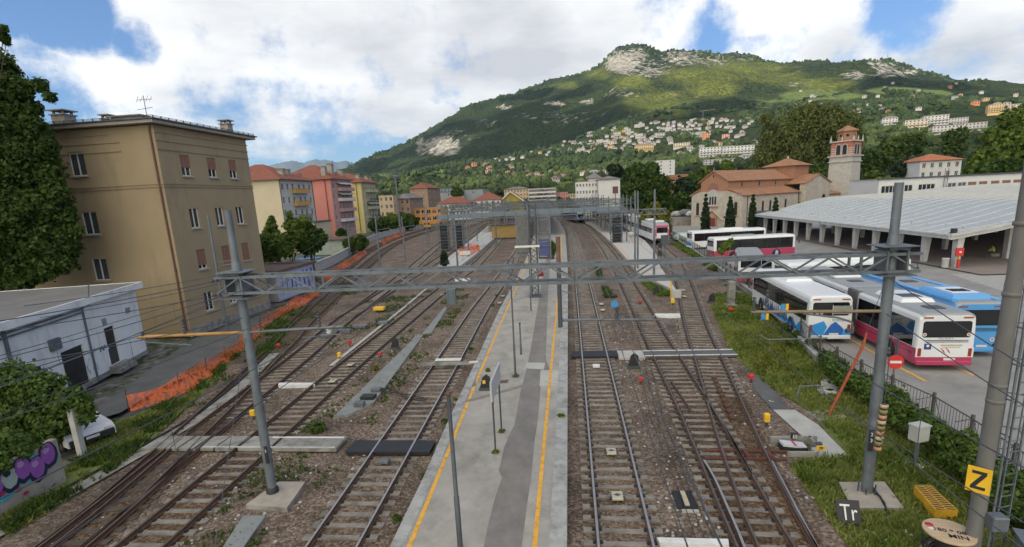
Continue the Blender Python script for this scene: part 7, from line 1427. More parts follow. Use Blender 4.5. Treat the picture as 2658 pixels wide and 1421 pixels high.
def marker(label, p, s=1.0, yel=False, z=0):
    t = thing('marker_sign', label, 'signal', p); mb = MB(); w = .26*s; prof = [(-w, .12), (w, .12), (w*.9, .62*s), (.05, .78*s), (-w*.55, .62*s)]
    mb.add([(x, -.09, z_) for x, z_ in prof]+[(x, .09, z_) for x, z_ in prof], [(0, 1, 2, 3, 4), (9, 8, 7, 6, 5)]+[(i, i+5, (i+1) % 5+5, (i+1) % 5) for i in range(5)], M_black); mb.build('hood', t, off=False); MB().box((0, 0, .06), (.62*s, .5*s, .12), M_galvd).build('base', t, off=False)
    if yel: MB().box((-.05, -.1, .42*s), (.14, .02, .17), M_yelb).build('number_plate', t, off=False)
    return t
marker('black low signal beside the long concrete duct', at(994, 878, -.2)); marker('black low signal with yellow plate on the platform', at(1222, 980, PT), 1, True); marker('black low signal on the pale slab between right tracks', at(1594, 925, -.2), 1.1); marker('black low signal between the right platform tracks', at(1650, 742, -.2), 1.1); marker('black low signal on the grass right of the outer track', at(1790, 762, -.2), 1.1)
# crossing panels and ducts
def plate(label, name, pts, z0, z1, m, top=None): mb = MB(); mb.prism([at(x, y, z1)[:2] for x, y in pts], z0, z1, m, top); return tag(mb.build(name), label, 'crossing')
def between(label, x0, x1, y, w, m, mark=False, holes=((-.7525, .7525),)):
    t = thing('crossing_panel', label, 'crossing', ((x0+x1)/2, y, -.15)); mb = MB(); mb.box(((x0+x1)/2, y, -.075), (x1-x0, w, .13), m); mb.build('panel', t)
    if mark: MB().box(((x0+x1)/2, y-w/2+.09, -.006), (x1-x0, .13, .01), M_white).build('edge_stripe', t); MB().box(((x0+x1)/2, y+w/2-.09, -.006), (x1-x0, .13, .01), M_white).build('edge_stripe', t)
    return t
between('black rubber crossing panel under the left platform track', -9.1, -5.65, 19.0, 1.0, M_black); between('black rubber crossing panel on the straight right track', -.05, 2.75, 31.3, 1.1, M_black)
tag(MB().prism([(2.75, 30.6), (4.3, 30.6), (4.3, 32.0), (2.75, 32.0)], -.25, -.06, M_concl).build('crossing_slab'), 'pale concrete slab between black panel and striped crossing', 'slab')
between('dark crossing with white edge lines over the two right tracks', 4.3, 9.6, 31.2, 1.2, M_asph_d, True)
for x0, x1 in ((-16.9, -15.15), (-15.0, -13.95), (-12.3, -10.3)): pass
t = thing('crossing_panel', 'pale concrete board crossing over the left tracks with white lines', 'crossing', (-14, 19.2, -.15)); mb = MB()
for x0, x1 in ((-18.2, -16.6), (-16.5, -15.75), (-15.66, -14.95), (-14.86, -13.98), (-13.84, -12.5), (-12.36, -9.6)): mb.box(((x0+x1)/2, 19.3, -.07), (x1-x0, 1.15, .13), M_conc)
mb.build('panel', t); mb = MB(); mb.box((-11.3, 19.75, -.002), (3.2, .11, .008), M_white); mb.build('edge_stripe', t); MB().box((-12.6, 18.85, -.002), (5.8, .10, .008), mat('worn_white_paint', (.42, .42, .40), .8, .3, 2)).build('edge_stripe', t)
zz3 = lambda x, y: ((750+x/2.2917)/1.03183, (820+y/2.2917)/1.03183)
def duct(label, pts, z1=-.1, w=None): mb = MB(); mb.prism([at(x, y, z1)[:2] for x, y in pts], -.35, z1, M_conc, mat('duct_lid', (.21, .22, .215), .9, .15, 1.5, detail=10)); return tag(mb.build('cable_duct'), label, 'duct')
duct('long grey concrete cable duct between two left tracks', [zz3(735, 142), zz3(752, 112), zz3(800, 112), zz3(500, 520), zz3(345, 590), zz3(265, 600)]); duct('upper stretch of the grey concrete cable duct under the gantry', [(1062, 840), (1118, 772), (1125, 775), (1085, 838)]); duct('grey duct slab in the bottom left foreground', [(545, 1400), (612, 1297), (668, 1297), (595, 1400)])
tr = [(-18.3, 12.2), (-18.1, 15), (-17.85, 18.6), (-17.8, 22.4), (-18.6, 27), (-20.2, 33)]; t = thing('cable_trough', 'long concrete trough with a black pipe beside the left tracks', 'duct', (-18, 15, -.2)); mb = MB(); ribbon(mb, tr, -.55, .1, -.13, M_conc); ribbon(mb, tr, .1, .1001, -.13, M_conc); mb.build('lid', t); MB().tube([(p.x, p.y, -.08) for p in resample([(q[0]-.65, q[1]) for q in tr], 1.)], .05, M_black, 6).build('pipe', t)
tr = [(-10.6, 50), (-11.2, 40), (-11.9, 31.8)]; 
t = thing('cable_trough', 'thin grey trough line between middle left tracks', 'duct', (-15.1, 33, -.2)); mb = MB(); ribbon(mb, [(-15.0, 30), (-15.3, 37), (-15.7, 46), (-16.4, 58)], -.14, .14, -.12, M_concl); mb.build('lid', t)
t = thing('track_connection_boxes', 'grey connection boxes with looping black cables on the concrete duct', 'box', at(925, 1010, -.1)); a = at(905, 1022, -.1); b = at(948, 985, -.1); MB().box(a+Z3*.12, (.5, .35, .24), M_galv, bev=.02).build('box', t); MB().box(b+Z3*.1, (.5, .35, .2), M_galv, bev=.02).build('box', t); MB().box((a+b)/2+Z3*.1, (.7, .5, .14), M_black).build('tray', t)
for k in range(3): MB().tube([b+Z3*.15, b+Vector((.8, -.2+.3*k, .05)), b+Vector((1.8, -.5-.25*k, .0)), b+Vector((3.0, -.9-.2*k, -.05))], .022, M_black, 6).build('cable', t)
t = thing('point_machine', 'grey point machine boxes and white tilted box at the left points', 'machine', at(880, 835, -.15)); 
for (x, y, sz) in ((868, 833, (.9, .4, .3)), (905, 822, (1.1, .45, .25)), (820, 845, (.9, .35, .25)), (965, 812, (.8, .5, .25))): MB().box(at(x, y, -.05), sz, M_galv, bev=.03).build('machine_box', t)
MB().box(at(828, 832, .15), (.3, .35, .5), M_frame, bev=.02).build('white_box', t)
for lab, pts in (('white painted sleeper end marker left of the middle track', ((700, 963), (790, 963), (792, 968), (700, 970))), ('white fouling point bar between the right tracks', ((1645, 789), (1710, 789), (1712, 796), (1645, 794))), ('white bar in the bottom right foreground ballast', ((1652, 1352), (1832, 1356), (1834, 1370), (1660, 1366))), ('white bar near the round bush of the pale platform', ((1145, 702), (1182, 700), (1182, 705), (1145, 706)))):
    mb = MB(); mb.prism([at(x, y, -.03)[:2] for x, y in pts], -.22, -.03, M_white); tag(mb.build('fouling_bar'), lab, 'marker')
# rust red switch gear on the points
t = thing('switch_gear', 'rust red point rods across the right hand points', 'machine', (6.5, 18.6, -.1)); M_rr = mat('switch_red_rust', (.13, .042, .03), .85, .3, 5)
for y, a, b in ((18.35, 4.75, 7.6), (18.95, 4.9, 7.9)): mb = MB(); mb.bar((a, y, -.12), (b, y-.05, -.12), .07, .06, M_rr); mb.build('rod', t)
for x in (5.5, 6.3, 7.1): MB().box((x, 18.65, -.08), (.12, .5, .07), M_rr).build('stretcher', t)
for k in range(9): MB().box((6.75+.07*k, 22-.0+.62*k-.0, -.08), (.2, .3, .1), M_rust).build('slide_chair', t)
MB().bar((5.0, 26.3, -.03), (5.15, 22.5, -.03), .06, .13, M_rust).build('check_rail', t)
def rail_piece(label, pts, top=M_steelr): t = MB(); rail_profile(t, [Vector(p) for p in pts], top); return tag(t.build('switch_rail'), label, 'rail')
rail_piece('closed switch rail tapering against the left stock rail of the right points', resample([(4.42, 12), (4.55, 13.5), (4.62, 15.2), (4.68, 17), (4.6, 18.3)], .6), M_steel); rail_piece('switch blade against the right stock rail of the points', resample([(6.35, 12), (6.45, 13.5), (6.68, 15.6), (6.95, 18)], .6), M_steel); rail_piece('check rail inside the left rail below the frog', resample([(5.95, 17), (6.05, 19), (6.25, 22)], .6))
rail_piece('switch rail running beside the left curving track rail', resample([(-15.6, 9), (-15.75, 12.5), (-16.3, 16), (-17.3, 20.6)], .6)); rail_piece('switch rail running beside the straight left leg rail', resample([(-14.45, 9), (-14.8, 12.6), (-15.3, 17), (-15.9, 21)], .6))
# balises between the rails
for k, (x, y, l) in enumerate(((1538, 1136, 'far pale balise plate on the straight right track'), (1553, 1248, 'near pale balise plate on the straight right track'), (838, 958, 'lower pale balise on the middle left track'), (882, 917, 'upper pale balise on the middle left track'), (1513, 765, 'small pale balise far up the straight track'), (1516, 780, 'second small pale balise up the straight track'), (1718, 730, 'upper pale balise on the outer right track'), (1721, 746, 'lower pale balise on the outer right track'), (1112, 742, 'lower balise of the middle left track under the gantry'), (1132, 728, 'upper balise of the middle left track under the gantry'), (1265, 745, 'upper balise on the left platform track'), (1257, 762, 'lower balise on the left platform track'))):
    p = at(x, y, -.08); t = thing('balise', l, 'balise', p); MB().box((0, 0, 0), (.36, .46, .09), mat('balise_cover', (.42, .39, .30), .7, .12, 3), bev=.02).build('cover', t, off=False)
    if k < 4: MB().add([(-.13, 0, .047), (0, -.09, .047), (.13, 0, .047), (0, .09, .047)], [(0, 1, 2, 3)], M_galvd).build('emblem', t, off=False)
    MB().box((0, 0, -.06), (.5, .1, .05), M_galvd).build('clamp', t, off=False)
p = at(968, 1160, -.05); MB_ = MB().box(p, (.34, .3, .14), M_galv, bev=.02); tag(MB_.build('rail_contact'), 'small grey metal box clipped below the black crossing panel', 'box'); p = at(1500, 921, -.05); tag(MB().box(p, (.4, .35, .14), M_frame, bev=.02).build('rail_contact'), 'small white metal box below the right black crossing panel', 'box')
p = at(1722, 1258, -.19); t = thing('cable_pit', 'dark ballast pit with pale wooden plank cover', 'pit', p); MB().box(p, (.62, 1.0, .06), M_black).build('cover', t); MB().box(p+Z3*.06, (.16, .8, .05), mat('pale_plank', (.42, .36, .25), .8, .15, 4)).build('plank', t); MB().box(p+Vector((.05, -.62, 0)), (.5, .14, .05), M_concl).build('sill', t)
for k in range(3): tag(MB().tube([at(1575+k*14, 780, -.1), at(1640+k*16, 1060, -.12), at(1715+k*14, 1250, -.1), at(1765+k*28, 1400, -.15)], .012, M_black, 5).build('cable'), ('left', 'middle', 'right')[k]+' of three thin black cables running down the right ballast', 'cable')
p = at(1540, 745, -.1); tag(MB().box(p, (.9, .9, .12), M_dark).build('cable_pit'), 'square black open pit between the right tracks', 'pit')
# big concrete stump, pedestals
t = thing('gantry_pedestal', 'dark grey steel pedestal below the gantry between left tracks', 'pedestal', at(1137, 765, -.2)); p = at(1137, 765, -.2); mb = MB(); mb.box(p+Z3*.7, (.85, .5, 1.5), M_bg); mb.bar(p+Vector((-.25, -.28, 0)), p+Vector((-.25, -.28, 1.45)), .06, .06, M_galv); mb.bar(p+Vector((.25, -.28, 0)), p+Vector((.25, -.28, 1.45)), .06, .06, M_galv); mb.build('post', t)
p = at(1838, 770, -.2); t = thing('concrete_stump', 'pale square concrete mast stump on the grass below the coaches', 'stump', p); MB().box(p+Z3*1.0, (.52, .52, 2.2), M_conc).build('shaft', t); MB().box(p+Z3*.05, (.9, .8, .2), M_conc).build('base', t)
# signs
t = thing('letter_board', 'black tilted board reading Tr standing at the ballast edge', 'sign', at(2142, 1322, -.2)); o = at(2142, 1322, -.18); rgt = Vector((.97, -.1, 0)).normalized(); up = Vector((-.06, .52, .85)).normalized(); F_ = facing(o+up*.33, rgt, up); R3 = F_.to_3x3(); mb = MB(); mb.box(o+up*.33, (.62, .74, .03), M_black, Mx=R3); mb.build('board', t); mb = MB(); text_mesh(mb, 'Tr', .64, F_ @ Matrix.Translation((0, .0, .02)) @ Matrix.Diagonal((.72, 1, 1, 1)), M_white, .003, 0); mb.build('lettering', t); MB().bar(o+Vector((0, .45, 0)), o+up*.5-Vector((0, 0, 0)), .04, .04, M_galvd).build('prop', t)
t = thing('number_marker', 'small yellow plate reading 20 on a short post by the point machine', 'sign', at(2063, 1152, -.2)); o = at(2063, 1134, .0); o = at(2063, 1152, -.2)+Z3*.38; MB().box(o, (.30, .03, .17), M_yelb).build('plate', t); mb = MB(); text_mesh(mb, '20', .15, facing(o+Vector((0, -.02, 0)), (1, 0, 0), (0, 0, 1)), M_black, .003, .004); mb.build('lettering', t); MB().box(o-Z3*.25, (.12, .1, .38), M_concl).build('post', t); MB().box(o+Vector((-.03, .12, .12)), (.22, .14, .1), M_galvd, bev=.02).build('cap', t)
t = thing('point_motor_pit', 'white lidded point motor with pink stripe in a concrete pit', 'machine', (7.9, 18.9, -.2)); p = at(1975, 1125, -.15); M_lid = mat('white_lid', (.55, .55, .55), .5, .08)
mb = MB(); mb.box(p+Vector((.45, .42, .02)), (1.7, .1, .42), M_conc); mb.box(p+Vector((1.05, 0, .02)), (.1, .95, .42), M_conc); mb.box(p+Vector((.5, -.62, -.02)), (1.3, .1, .3), M_conc); mb.build('pit_wall', t); MB().box(p+Vector((.25, -.05, .14)), (.85, .42, .08), M_lid, Mx=Matrix.Rotation(.12, 3, 'Y')).build('lid', t); MB().box(p+Vector((.28, -.05, .192)), (.07, .40, .02), mat('pink_stripe', (.5, .04, .15), .5, .1), Mx=Matrix.Rotation(.12, 3, 'Y')).build('stripe', t); MB().box(p+Vector((.25, -.05, -.0)), (.9, .5, .2), M_black).build('motor', t)
q = p+Vector((.42, .28, .32)); MB().box(q, (.2, .14, .22), M_black, bev=.01).build('meter', t); mb = MB(); [mb.box(q+Vector((-.06+.06*k, -.075, .0)), (.025, .01, .16), M_white) for k in range(3)]; mb.build('meter_marks', t); MB().box(p+Vector((.95, -.5, .1)), (.36, .3, .16), M_concl, bev=.02).build('junction_box', t)
# striped concrete box
t = thing('striped_cover_box', 'yellow box with black diagonal stripes on the grass', 'box', at(2345, 1260, -.2)); c4 = [at(2300, 1222, .14), at(2353, 1283, .14), at(2410, 1283, .14), at(2342, 1222, .14)]; mb = MB(); mb.prism([c[:2] for c in c4], -.22, .14, mat('box_yellow', (.58, .32, .02), .6, .15, 3)); mb.build('box', t); mb = MB(); A, B, Cc, D_ = c4
for k in range(11):
    u = (k+.4)/11; 
    for s0, s1, sh in ((.06, .47, .05), (.53, .94, .03)):
        P_ = lambda s, v: (A+(D_-A)*s)*(1-v)+(B+(Cc-B)*s)*v+Z3*.008
        mb.quad(P_(s0, u), P_(s1, min(1, u+sh)), P_(s1, min(1, u+sh+.045)), P_(s0, u+.045), M_black)
mb.build('stripes', t)
# cable drum
t = thing('cable_drum', 'wooden cable drum with red stained top and handwritten figures', 'drum', at(2385, 1400, -.2)); cD = at(2384, 1332, .62); cD = Vector((9.2, 12.75, .45)); cD = at(2388, 1337, .62); M_ply = mat('plywood', (.46, .34, .22), .85, .14, 2.5, stretch=(1, 6, 1), detail=8)
mb = MB(); mb.lathe(cD, [(.001, -.05), (.55, -.05), (.56, -.04), (.56, .0), (.55, .01), (.001, .01)], M_ply, 36, False); mb.build('flange', t); MB().lathe(cD-Z3*.7, [(.26, 0), (.26, .66)], M_black, 20).build('core', t); mb = MB(); mb.lathe(cD-Z3*.75, [(.001, 0), (.55, 0), (.55, .05), (.001, .05)], M_ply, 30, False); mb.build('flange', t)
mb = MB()
for k in range(4): mb.tube([cD+Vector(((.30+.05*k)*math.cos(a), (.30+.05*k)*math.sin(a), -.62+.05*k)) for a in np.linspace(0, 6.28, 24)], .022, M_black if k != 2 else M_galv, 6)
for k in range(2): mb.tube([cD+Vector((.5*math.cos(a)+.05*k, .56*math.sin(a), -.45+.2*math.sin(a*1.3+k))) for a in np.linspace(2.2, 4.6, 16)], .02, M_black, 6)
mb.build('cable', t)
dr_ = Vector((.95, -.31, 0)).normalized(); mb = MB(); text_mesh(mb, '180 * 086', .205, facing(cD+Vector((.04, -.03, .016)), dr_, Vector((.31, .95, 0))), M_dark, .002, .003); text_mesh(mb, 'MIN', .24, facing(cD+Vector((.05, -.27, .016)), dr_, Vector((.31, .95, 0))), M_dark, .002, .003); mb.build('lettering', t)
mb = MB(); mb.lathe(cD+Vector((-.32, .27, .012)), [(.1, 0), (.1, .004), (.001, .004)], mat('red_stain', (.45, .03, .05), .7, .2, 4), 12); mb.box(cD+Vector((-.36, .1, .014)), (.13, .1, .006), M_frame, .3); mb.build('stain_and_label', t)
t = thing('equipment_cabinet', 'grey metal cabinet with faded lettering at bottom right corner', 'cabinet', (10.95, 11.6, -.2)); c0 = at(2585, 1352, .95); mb = MB(); mb.box((c0.x+.3, c0.y-.1, .32), (.85, .7, 1.1), M_galv, -.35, bev=.03); mb.build('body', t); mb = MB(); text_mesh(mb, 'USO', .16, facing((c0.x+.14, c0.y-.47, .55), (.94, -.34, 0), (0, 0, 1)), M_white, .003); mb.build('lettering', t); MB().box((c0.x+.3, c0.y-.1, .89), (.95, .8, .05), M_galv, -.35).build('lid', t)
p = at(2302, 1168, -.2); t = thing('meter_box_post', 'pale grey box on a thick post in front of the ivy hedge', 'box', p); MB().tube([p, p+Z3*1.0], .075, M_galv, 10).build('post', t); MB().box(p+Z3*1.18, (.5, .38, .55), mat('pale_grey_box', (.42, .42, .39), .6, .08), .35, bev=.02).build('box', t); MB().box(p+Z3*1.47, (.54, .42, .05), _mats['pale_grey_box'], .35).build('lid', t); MB().box(p+Z3*.02, (.9, .7, .08), M_concl, .3).build('slab', t)
# no-entry sign
p = at(2248, 1010, 0); p = Vector((14.45, 24.2, .0)); t = thing('no_entry_sign', 'red no-entry disc on a post at the yard railing', 'sign', p); dn = Vector((-.1, -1, 0)).normalized(); sp_ = atY(2253, 911, 24.1); MB().tube([(sp_.x, sp_.y+.06, 0), (sp_.x, sp_.y+.06, sp_.z+.9)], .035, M_galv, 8).build('post', t); MB().tube([sp_-dn*.0, sp_+dn*.015], [.33, .33], M_red, 24).build('disc', t); rg_ = Vector((1, -.1, 0)).normalized(); mb = MB(); mb.box(sp_+dn*.022, (.46, .012, .11), M_white, math.atan2(rg_.y, rg_.x)); mb.build('bar', t); MB().box((sp_.x+.02, sp_.y+.03, sp_.z+.72), (.10, .03, .75), M_galvd, .6).build('back_board', t)
# platform sign, poles
t = thing('platform_sign', 'white edge-on sign board on two thin grey posts on the platform', 'sign', at(1247, 1140, PT)); a = at(1247, 1140, PT); b = at(1262, 1088, PT); MB().tube([a, a+Z3*2.75], .035, M_galvd, 8).build('post', t); MB().tube([b, b+Z3*2.75], .035, M_galvd, 8).build('post', t); d = (b-a).normalized(); MB().bar(a-d*.25+Z3*2.5, b+d*.35+Z3*2.5, .07, .75, mat('sign_back', (.42, .43, .44), .4, .08)).build('board', t)
def pole(label, p, h, r, cap=True): 
    t = thing('platform_pole', label, 'pole', p); MB().tube([p, p+Z3*(h*.35), p+Z3*(h*.352), p+Z3*h], [r*1.25, r*1.25, r, r*.85], M_galvd, 10).build('post', t)
    if cap: MB().lathe(p+Z3*h, [(r*.5, -.02), (r*1.4, .0), (r*1.4, .06), (.001, .1)], M_rust, 10).build('cap', t)
    return t
pole('nearest thin grey pole in the middle of the platform', at(1158, 1377, PT), 4.45, .06); pole('slim lamp pole with weed at its foot', at(1297, 950, PT), 5.2, .045); pole('short black pole on the platform', at(1311, 892, PT), 1.9, .05); pole('pole beside the lattice mast', at(1336, 782, PT), 4.6, .045)
p = at(1297, 950, PT); tag(MB().tube([p+Z3*5.2, p+Vector((-.12, 0, 6.3))], .03, M_galvd, 6).tube([p+Z3*5.2, p+Vector((.2, 0, 6.4))], .03, M_galvd, 6).build('lamp_fork'), 'fork shaped bracket on top of the slim lamp pole', 'bracket')
p = at(1120, 912, -.0); t = thing('track_barrier', 'pale lifting plank barrier across the left platform track', 'barrier', p); MB().bar(at(1050, 917, .15), at(1200, 914, .15), .14, .16, M_conc).build('beam', t); MB().box(at(1128, 905, .3), (1.55, .35, .06), M_frame, rz=.03).build('board', t); MB().bar(at(1180, 912, .25), at(1203, 911, .25), .1, .12, M_frame).build('end_block', t)
t = thing('flower_tub', 'round clipped bush in a dark tub on the platform', 'plant', at(1387, 650, PT)); p = at(1387, 652, PT); MB().lathe(p, [(.4, 0), (.55, .8), (.5, .8), (.001, .7)], mat('dark_tub', (.05, .035, .025), .8, .2), 16).build('tub', t); quads_obj('foliage', leaf_cloud([(p.x, p.y, p.z+1.6, .95, 1.25)], 1500, .2, 77, .6), LM['mid'], t)
tag(MB().lathe(at(1360, 695, PT), [(.3, 0), (.38, .3), (.3, .7), (.001, .75)], mat('red_bin', (.22, .015, .03), .5, .1), 12).build('red_drum'), 'round dark red drum on the platform behind the lattice mast', 'drum')
sp2 = thing('signal_post', 'signal post with stacked black lamps on the right platform', 'signal', at(1668, 672, .25)); p = at(1668, 676, .25); lattice(sp2, p.x, p.y, .25, 4.2, .4, M_galv, .05, 'post'); [MB().box((p.x-.45, p.y-.2, 1.2+k*.95), (.4, .35, .6), M_black, bev=.05).build('lamp', sp2) for k in range(3)]; MB().box((p.x+.1, p.y-.25, 3.7), (.9, .1, 1.2), M_galvd).build('backboard', sp2)
p = at(1587, 612, .25); t = thing('loudspeaker_pedestal', 'pale pedestal with round head on the right platform', 'pedestal', p); MB().tube([p, p+Z3*1.2], .22, M_concl, 12).build('post', t); MB().lathe(p+Z3*1.2, [(.25, 0), (.6, .25), (.6, .7), (.2, .9)], M_concl, 14).build('head', t)
t = thing('buffer_gate', 'yellow and white post stand at the tip of the right platform', 'post', at(1690, 745, .0)); p = at(1700, 752, -.15); MB().box(p+Z3*.45, (.85, .6, .7), M_concl).build('block', t); q = at(1688, 752, -.15); MB().tube([q, q+Z3*1.9], .07, M_yelb, 8).build('post', t)
for k, (x, y, l) in enumerate(((1925, 795, 'blue and orange plate on a stake in the grass below the coach'), (1975, 775, 'blue and orange plate above the arm insulator'))):
    p = at(x, y, -.2); p = atY(x, y, 33 if k == 0 else 33); t = thing('stake_sign', l, 'sign', p); MB().box(p+Vector((-.12, 0, 0)), (.26, .03, .5), mat('plate_blue', (.04, .25, .5), .5, .1)).build('blue_half', t); MB().box(p+Vector((.12, 0, 0)), (.16, .031, .5), M_yelb).build('orange_half', t); MB().tube([(p.x, p.y+.03, -.2), (p.x, p.y+.03, p.z+.2)], .02, M_galvd, 6).build('stake', t)
t = thing('pipe_handrail', 'bent galvanised pipe rail over broken slabs in the grass', 'rail', at(2045, 975, -.2)); MB().tube([at(2005, 1008, -.2), at(2012, 975, .5)+Z3*.05, at(2060, 970, .5), at(2085, 1000, .1)], .035, M_galv, 8).build('rail', t)
for k in range(5): tag(MB().box(at(2080+7*(k % 3)*1.6, 985-6*k, -.1), (.7, .5, .08), M_concl, rz=.4*k).build('broken_slab'), 'broken pale slab heaped in the grass beside the pipe rail', 'slab', 'broken slabs in the grass')
t = thing('insulator_string', 'weathered orange and brown insulator drums hanging beside the right mast', 'insulator', (9.55, 16.0, 2.0)); mb = MB(); i0 = atY(2207, 1128, 16.0); i1 = atY(2224, 1022, 16.0)
n = 9
for k in range(n): p = i0+(i1-i0)*(k/(n-1)); mb = MB(); mb.lathe(p-Z3*.05, [(.085, 0), (.115, .01), (.115, .095), (.085, .11)], (mat('weight_orange', (.42, .22, .12), .8, .25, 6), mat('weight_tan', (.42, .33, .22), .8, .2, 6), mat('weight_moss', (.22, .19, .07), .9, .2, 6))[(k*2) % 3], 14); mb.build('weight', t)
MB().tube([i0-Z3*.1, i1+Z3*.1, i1+Z3*2.2], .012, M_galvd, 6).build('rod', t)
t = thing('cable_bundle', 'black cables running from the grass to the right mast foot', 'cable', (9.2, 16.2, -.1)); MB().tube([at(2135, 1110, -.15), at(2165, 1170, -.15), at(2185, 1225, -.05), at(2215, 1250, -.05), at(2232, 1290, -.15)], .03, M_black, 6).build('cable', t); MB().tube([at(2195, 1225, -.05), at(2225, 1265, -.05), at(2235, 1300, -.15)], .025, M_black, 6).build('cable', t)
# yellow bay lines on the bus yard
for k, pts in enumerate((((2120, 842), (2240, 912)), ((2240, 912), (2330, 960)), ((2395, 920), (2450, 945)), ((2560, 812), (2585, 812)))):
    a, b = at(*pts[0], -.01), at(*pts[1], -.01); mb = MB(); ribbon(mb, [(a.x, a.y), (b.x, b.y)], -.07, .07, -.012, M_yel); tag(mb.build('line_marking'), kind='structure')
# loose white stones and litter near the camera
mb = MB(); rn = random.Random(21); sm_ = mat('pale_stone', (.42, .40, .38), .9, .2, 9)
for k in range(500):
    y = 12+rn.random()**1.8*30; x = rn.choice((rn.uniform(2.6, 4.2), rn.uniform(-12.4, -8.2), rn.uniform(-17, -9), rn.uniform(7, 9.5))); s = rn.uniform(.03, .07); mb.lathe((x, y, -.21), [(.001, 0), (s, s*.3), (s*.7, s*.9), (.001, s)], sm_, 5, False)
tag(mb.build('loose_stones'), kind='stuff')
# ------------------------------------------------------------------ hillside town and wooded slopes
def house_mesh(name, w, d, h, wallm, roofm, flat=False, rows=2, cols=3):
    mb = MB(); mb.box((0, 0, h/2-2), (w, d, h+4), wallm)
    if flat: mb.box((0, 0, h+.15), (w+.6, d+.6, .35), roofm)
    else:
        o = .5; a, b, c, e = Vector((-w/2-o, -d/2-o, h)), Vector((w/2+o, -d/2-o, h)), Vector((w/2+o, d/2+o, h)), Vector((-w/2-o, d/2+o, h)); r0, r1 = Vector((-w/2+d*.45, 0, h+d*.22)), Vector((w/2-d*.45, 0, h+d*.22))
        mb.quad(a, b, r1, r0, roofm); mb.quad(c, e, r0, r1, roofm); mb.poly([b, c, r1], roofm); mb.poly([e, a, r0], roofm)
    for i in range(cols):
        for k in range(rows):
            x = -w/2+w*(i+.5)/cols; z = h-1.5-k*3
            mb.box((x, -d/2-.02, z), (w/cols*.45, .06, 1.5), M_glass)
            if cols > 4 and k: mb.box((x, -d/2-.6, z-1.1), (w/cols*.95, 1.2, .9), wallm)
    o = mb.build(name); o.location = (0, 0, -500); return o
hw_ = [mat('house_white', (.33, .32, .305), .9, .06), mat('house_cream', (.33, .29, .22), .9, .06), mat('house_grey', (.27, .265, .26), .9, .06), mat('house_ochre', (.38, .27, .13), .9, .06), mat('house_orange', (.42, .17, .08), .9, .06), mat('house_rose', (.40, .20, .17), .9, .06)]
hr_ = [mat('roof_red_brown', (.17, .085, .06), .9, .15, .3), mat('roof_dull', (.14, .115, .10), .9, .15, .3), mat('roof_grey_tiles', (.20, .19, .18), .9, .15, .3)]
protos = []
for k, (w, d, h, wi, ri, fl_, rw, cl) in enumerate(((9, 8, 4.6, 0, 0, False, 1, 2), (10, 8, 6, 1, 1, False, 2, 2), (8, 7, 4, 0, 1, False, 1, 2), (13, 9, 6.5, 0, 2, False, 2, 3), (9, 8, 5, 2, 0, False, 1, 3), (17, 10, 8, 0, 2, True, 2, 5), (11, 8, 5.5, 3, 0, False, 2, 2), (9, 8, 6.5, 4, 1, False, 2, 2), (9, 8, 5, 2, 1, False, 1, 2))): protos.append(house_mesh('hillside_house', w, d, h, hw_[wi], hr_[ri], fl_, rw, cl))
used = set(); rn = random.Random(11)
TOWN = [(1210, 408), (1300, 393), (1380, 374), (1440, 352), (1520, 325), (1620, 311), (1760, 304), (1890, 298), (1900, 322), (1820, 330), (1770, 352), (1700, 362), (1640, 372), (1560, 380), (1500, 388), (1440, 392), (1370, 394), (1300, 402), (1230, 416)]
occ = []
def put(px, py, k, sc=1., rz=None, gap=5.2, lab=None, grp=None):
    p = ray_ground(px, py)
    if p is None: return None
    if any((p.x-q[0])**2+(p.y-q[1])**2 < (gap+q[2])**2*.9 for q in occ): return None
    occ.append((p.x, p.y, gap)); face = math.atan2(p.x, p.y); rz = -face*.6+rn.uniform(-.5, .5) if rz is None else rz
    base = protos[k]
    if k in used: o = base.copy(); C.objects.link(o)
    else: o = base; used.add(k)
    o.location = (p.x, p.y, ground_z(p.x, p.y)); o.rotation_euler = (0, 0, rz); o.scale = (sc, sc, sc); tag(o, lab or 'small house among the many of the hillside village', 'house', grp or 'houses on the hillside'); return o
n = 0; tr_ = 0
while n < 215 and tr_ < 9000:
    tr_ += 1; x, y = rn.uniform(1205, 1900), rn.uniform(297, 418)
    if not in_poly(x, y, TOWN): continue
    if put(x, y, rn.choice((0, 0, 1, 2, 2, 3, 4, 4, 5, 6, 0, 2, 8)), rn.uniform(.8, 1.15)): n += 1
for (x0, x1, y0, y1, cnt) in ((1165, 1300, 415, 432, 12), (1250, 1420, 425, 455, 8), (1180, 1260, 440, 460, 6), (2170, 2420, 212, 262, 13), (1960, 2160, 225, 275, 8), (2150, 2330, 262, 290, 8), (1330, 1420, 436, 462, 5), (1780, 1900, 330, 420, 14), (1700, 1800, 370, 395, 8), (2420, 2560, 235, 300, 7), (1440, 1520, 440, 462, 5)):
    k = 0; t_ = 0
    while k < cnt and t_ < 300:
        t_ += 1
        if put(rn.uniform(x0, x1), rn.uniform(y0, y1), rn.choice((0, 0, 1, 2, 3, 4, 6, 7)), rn.uniform(.8, 1.1)): k += 1
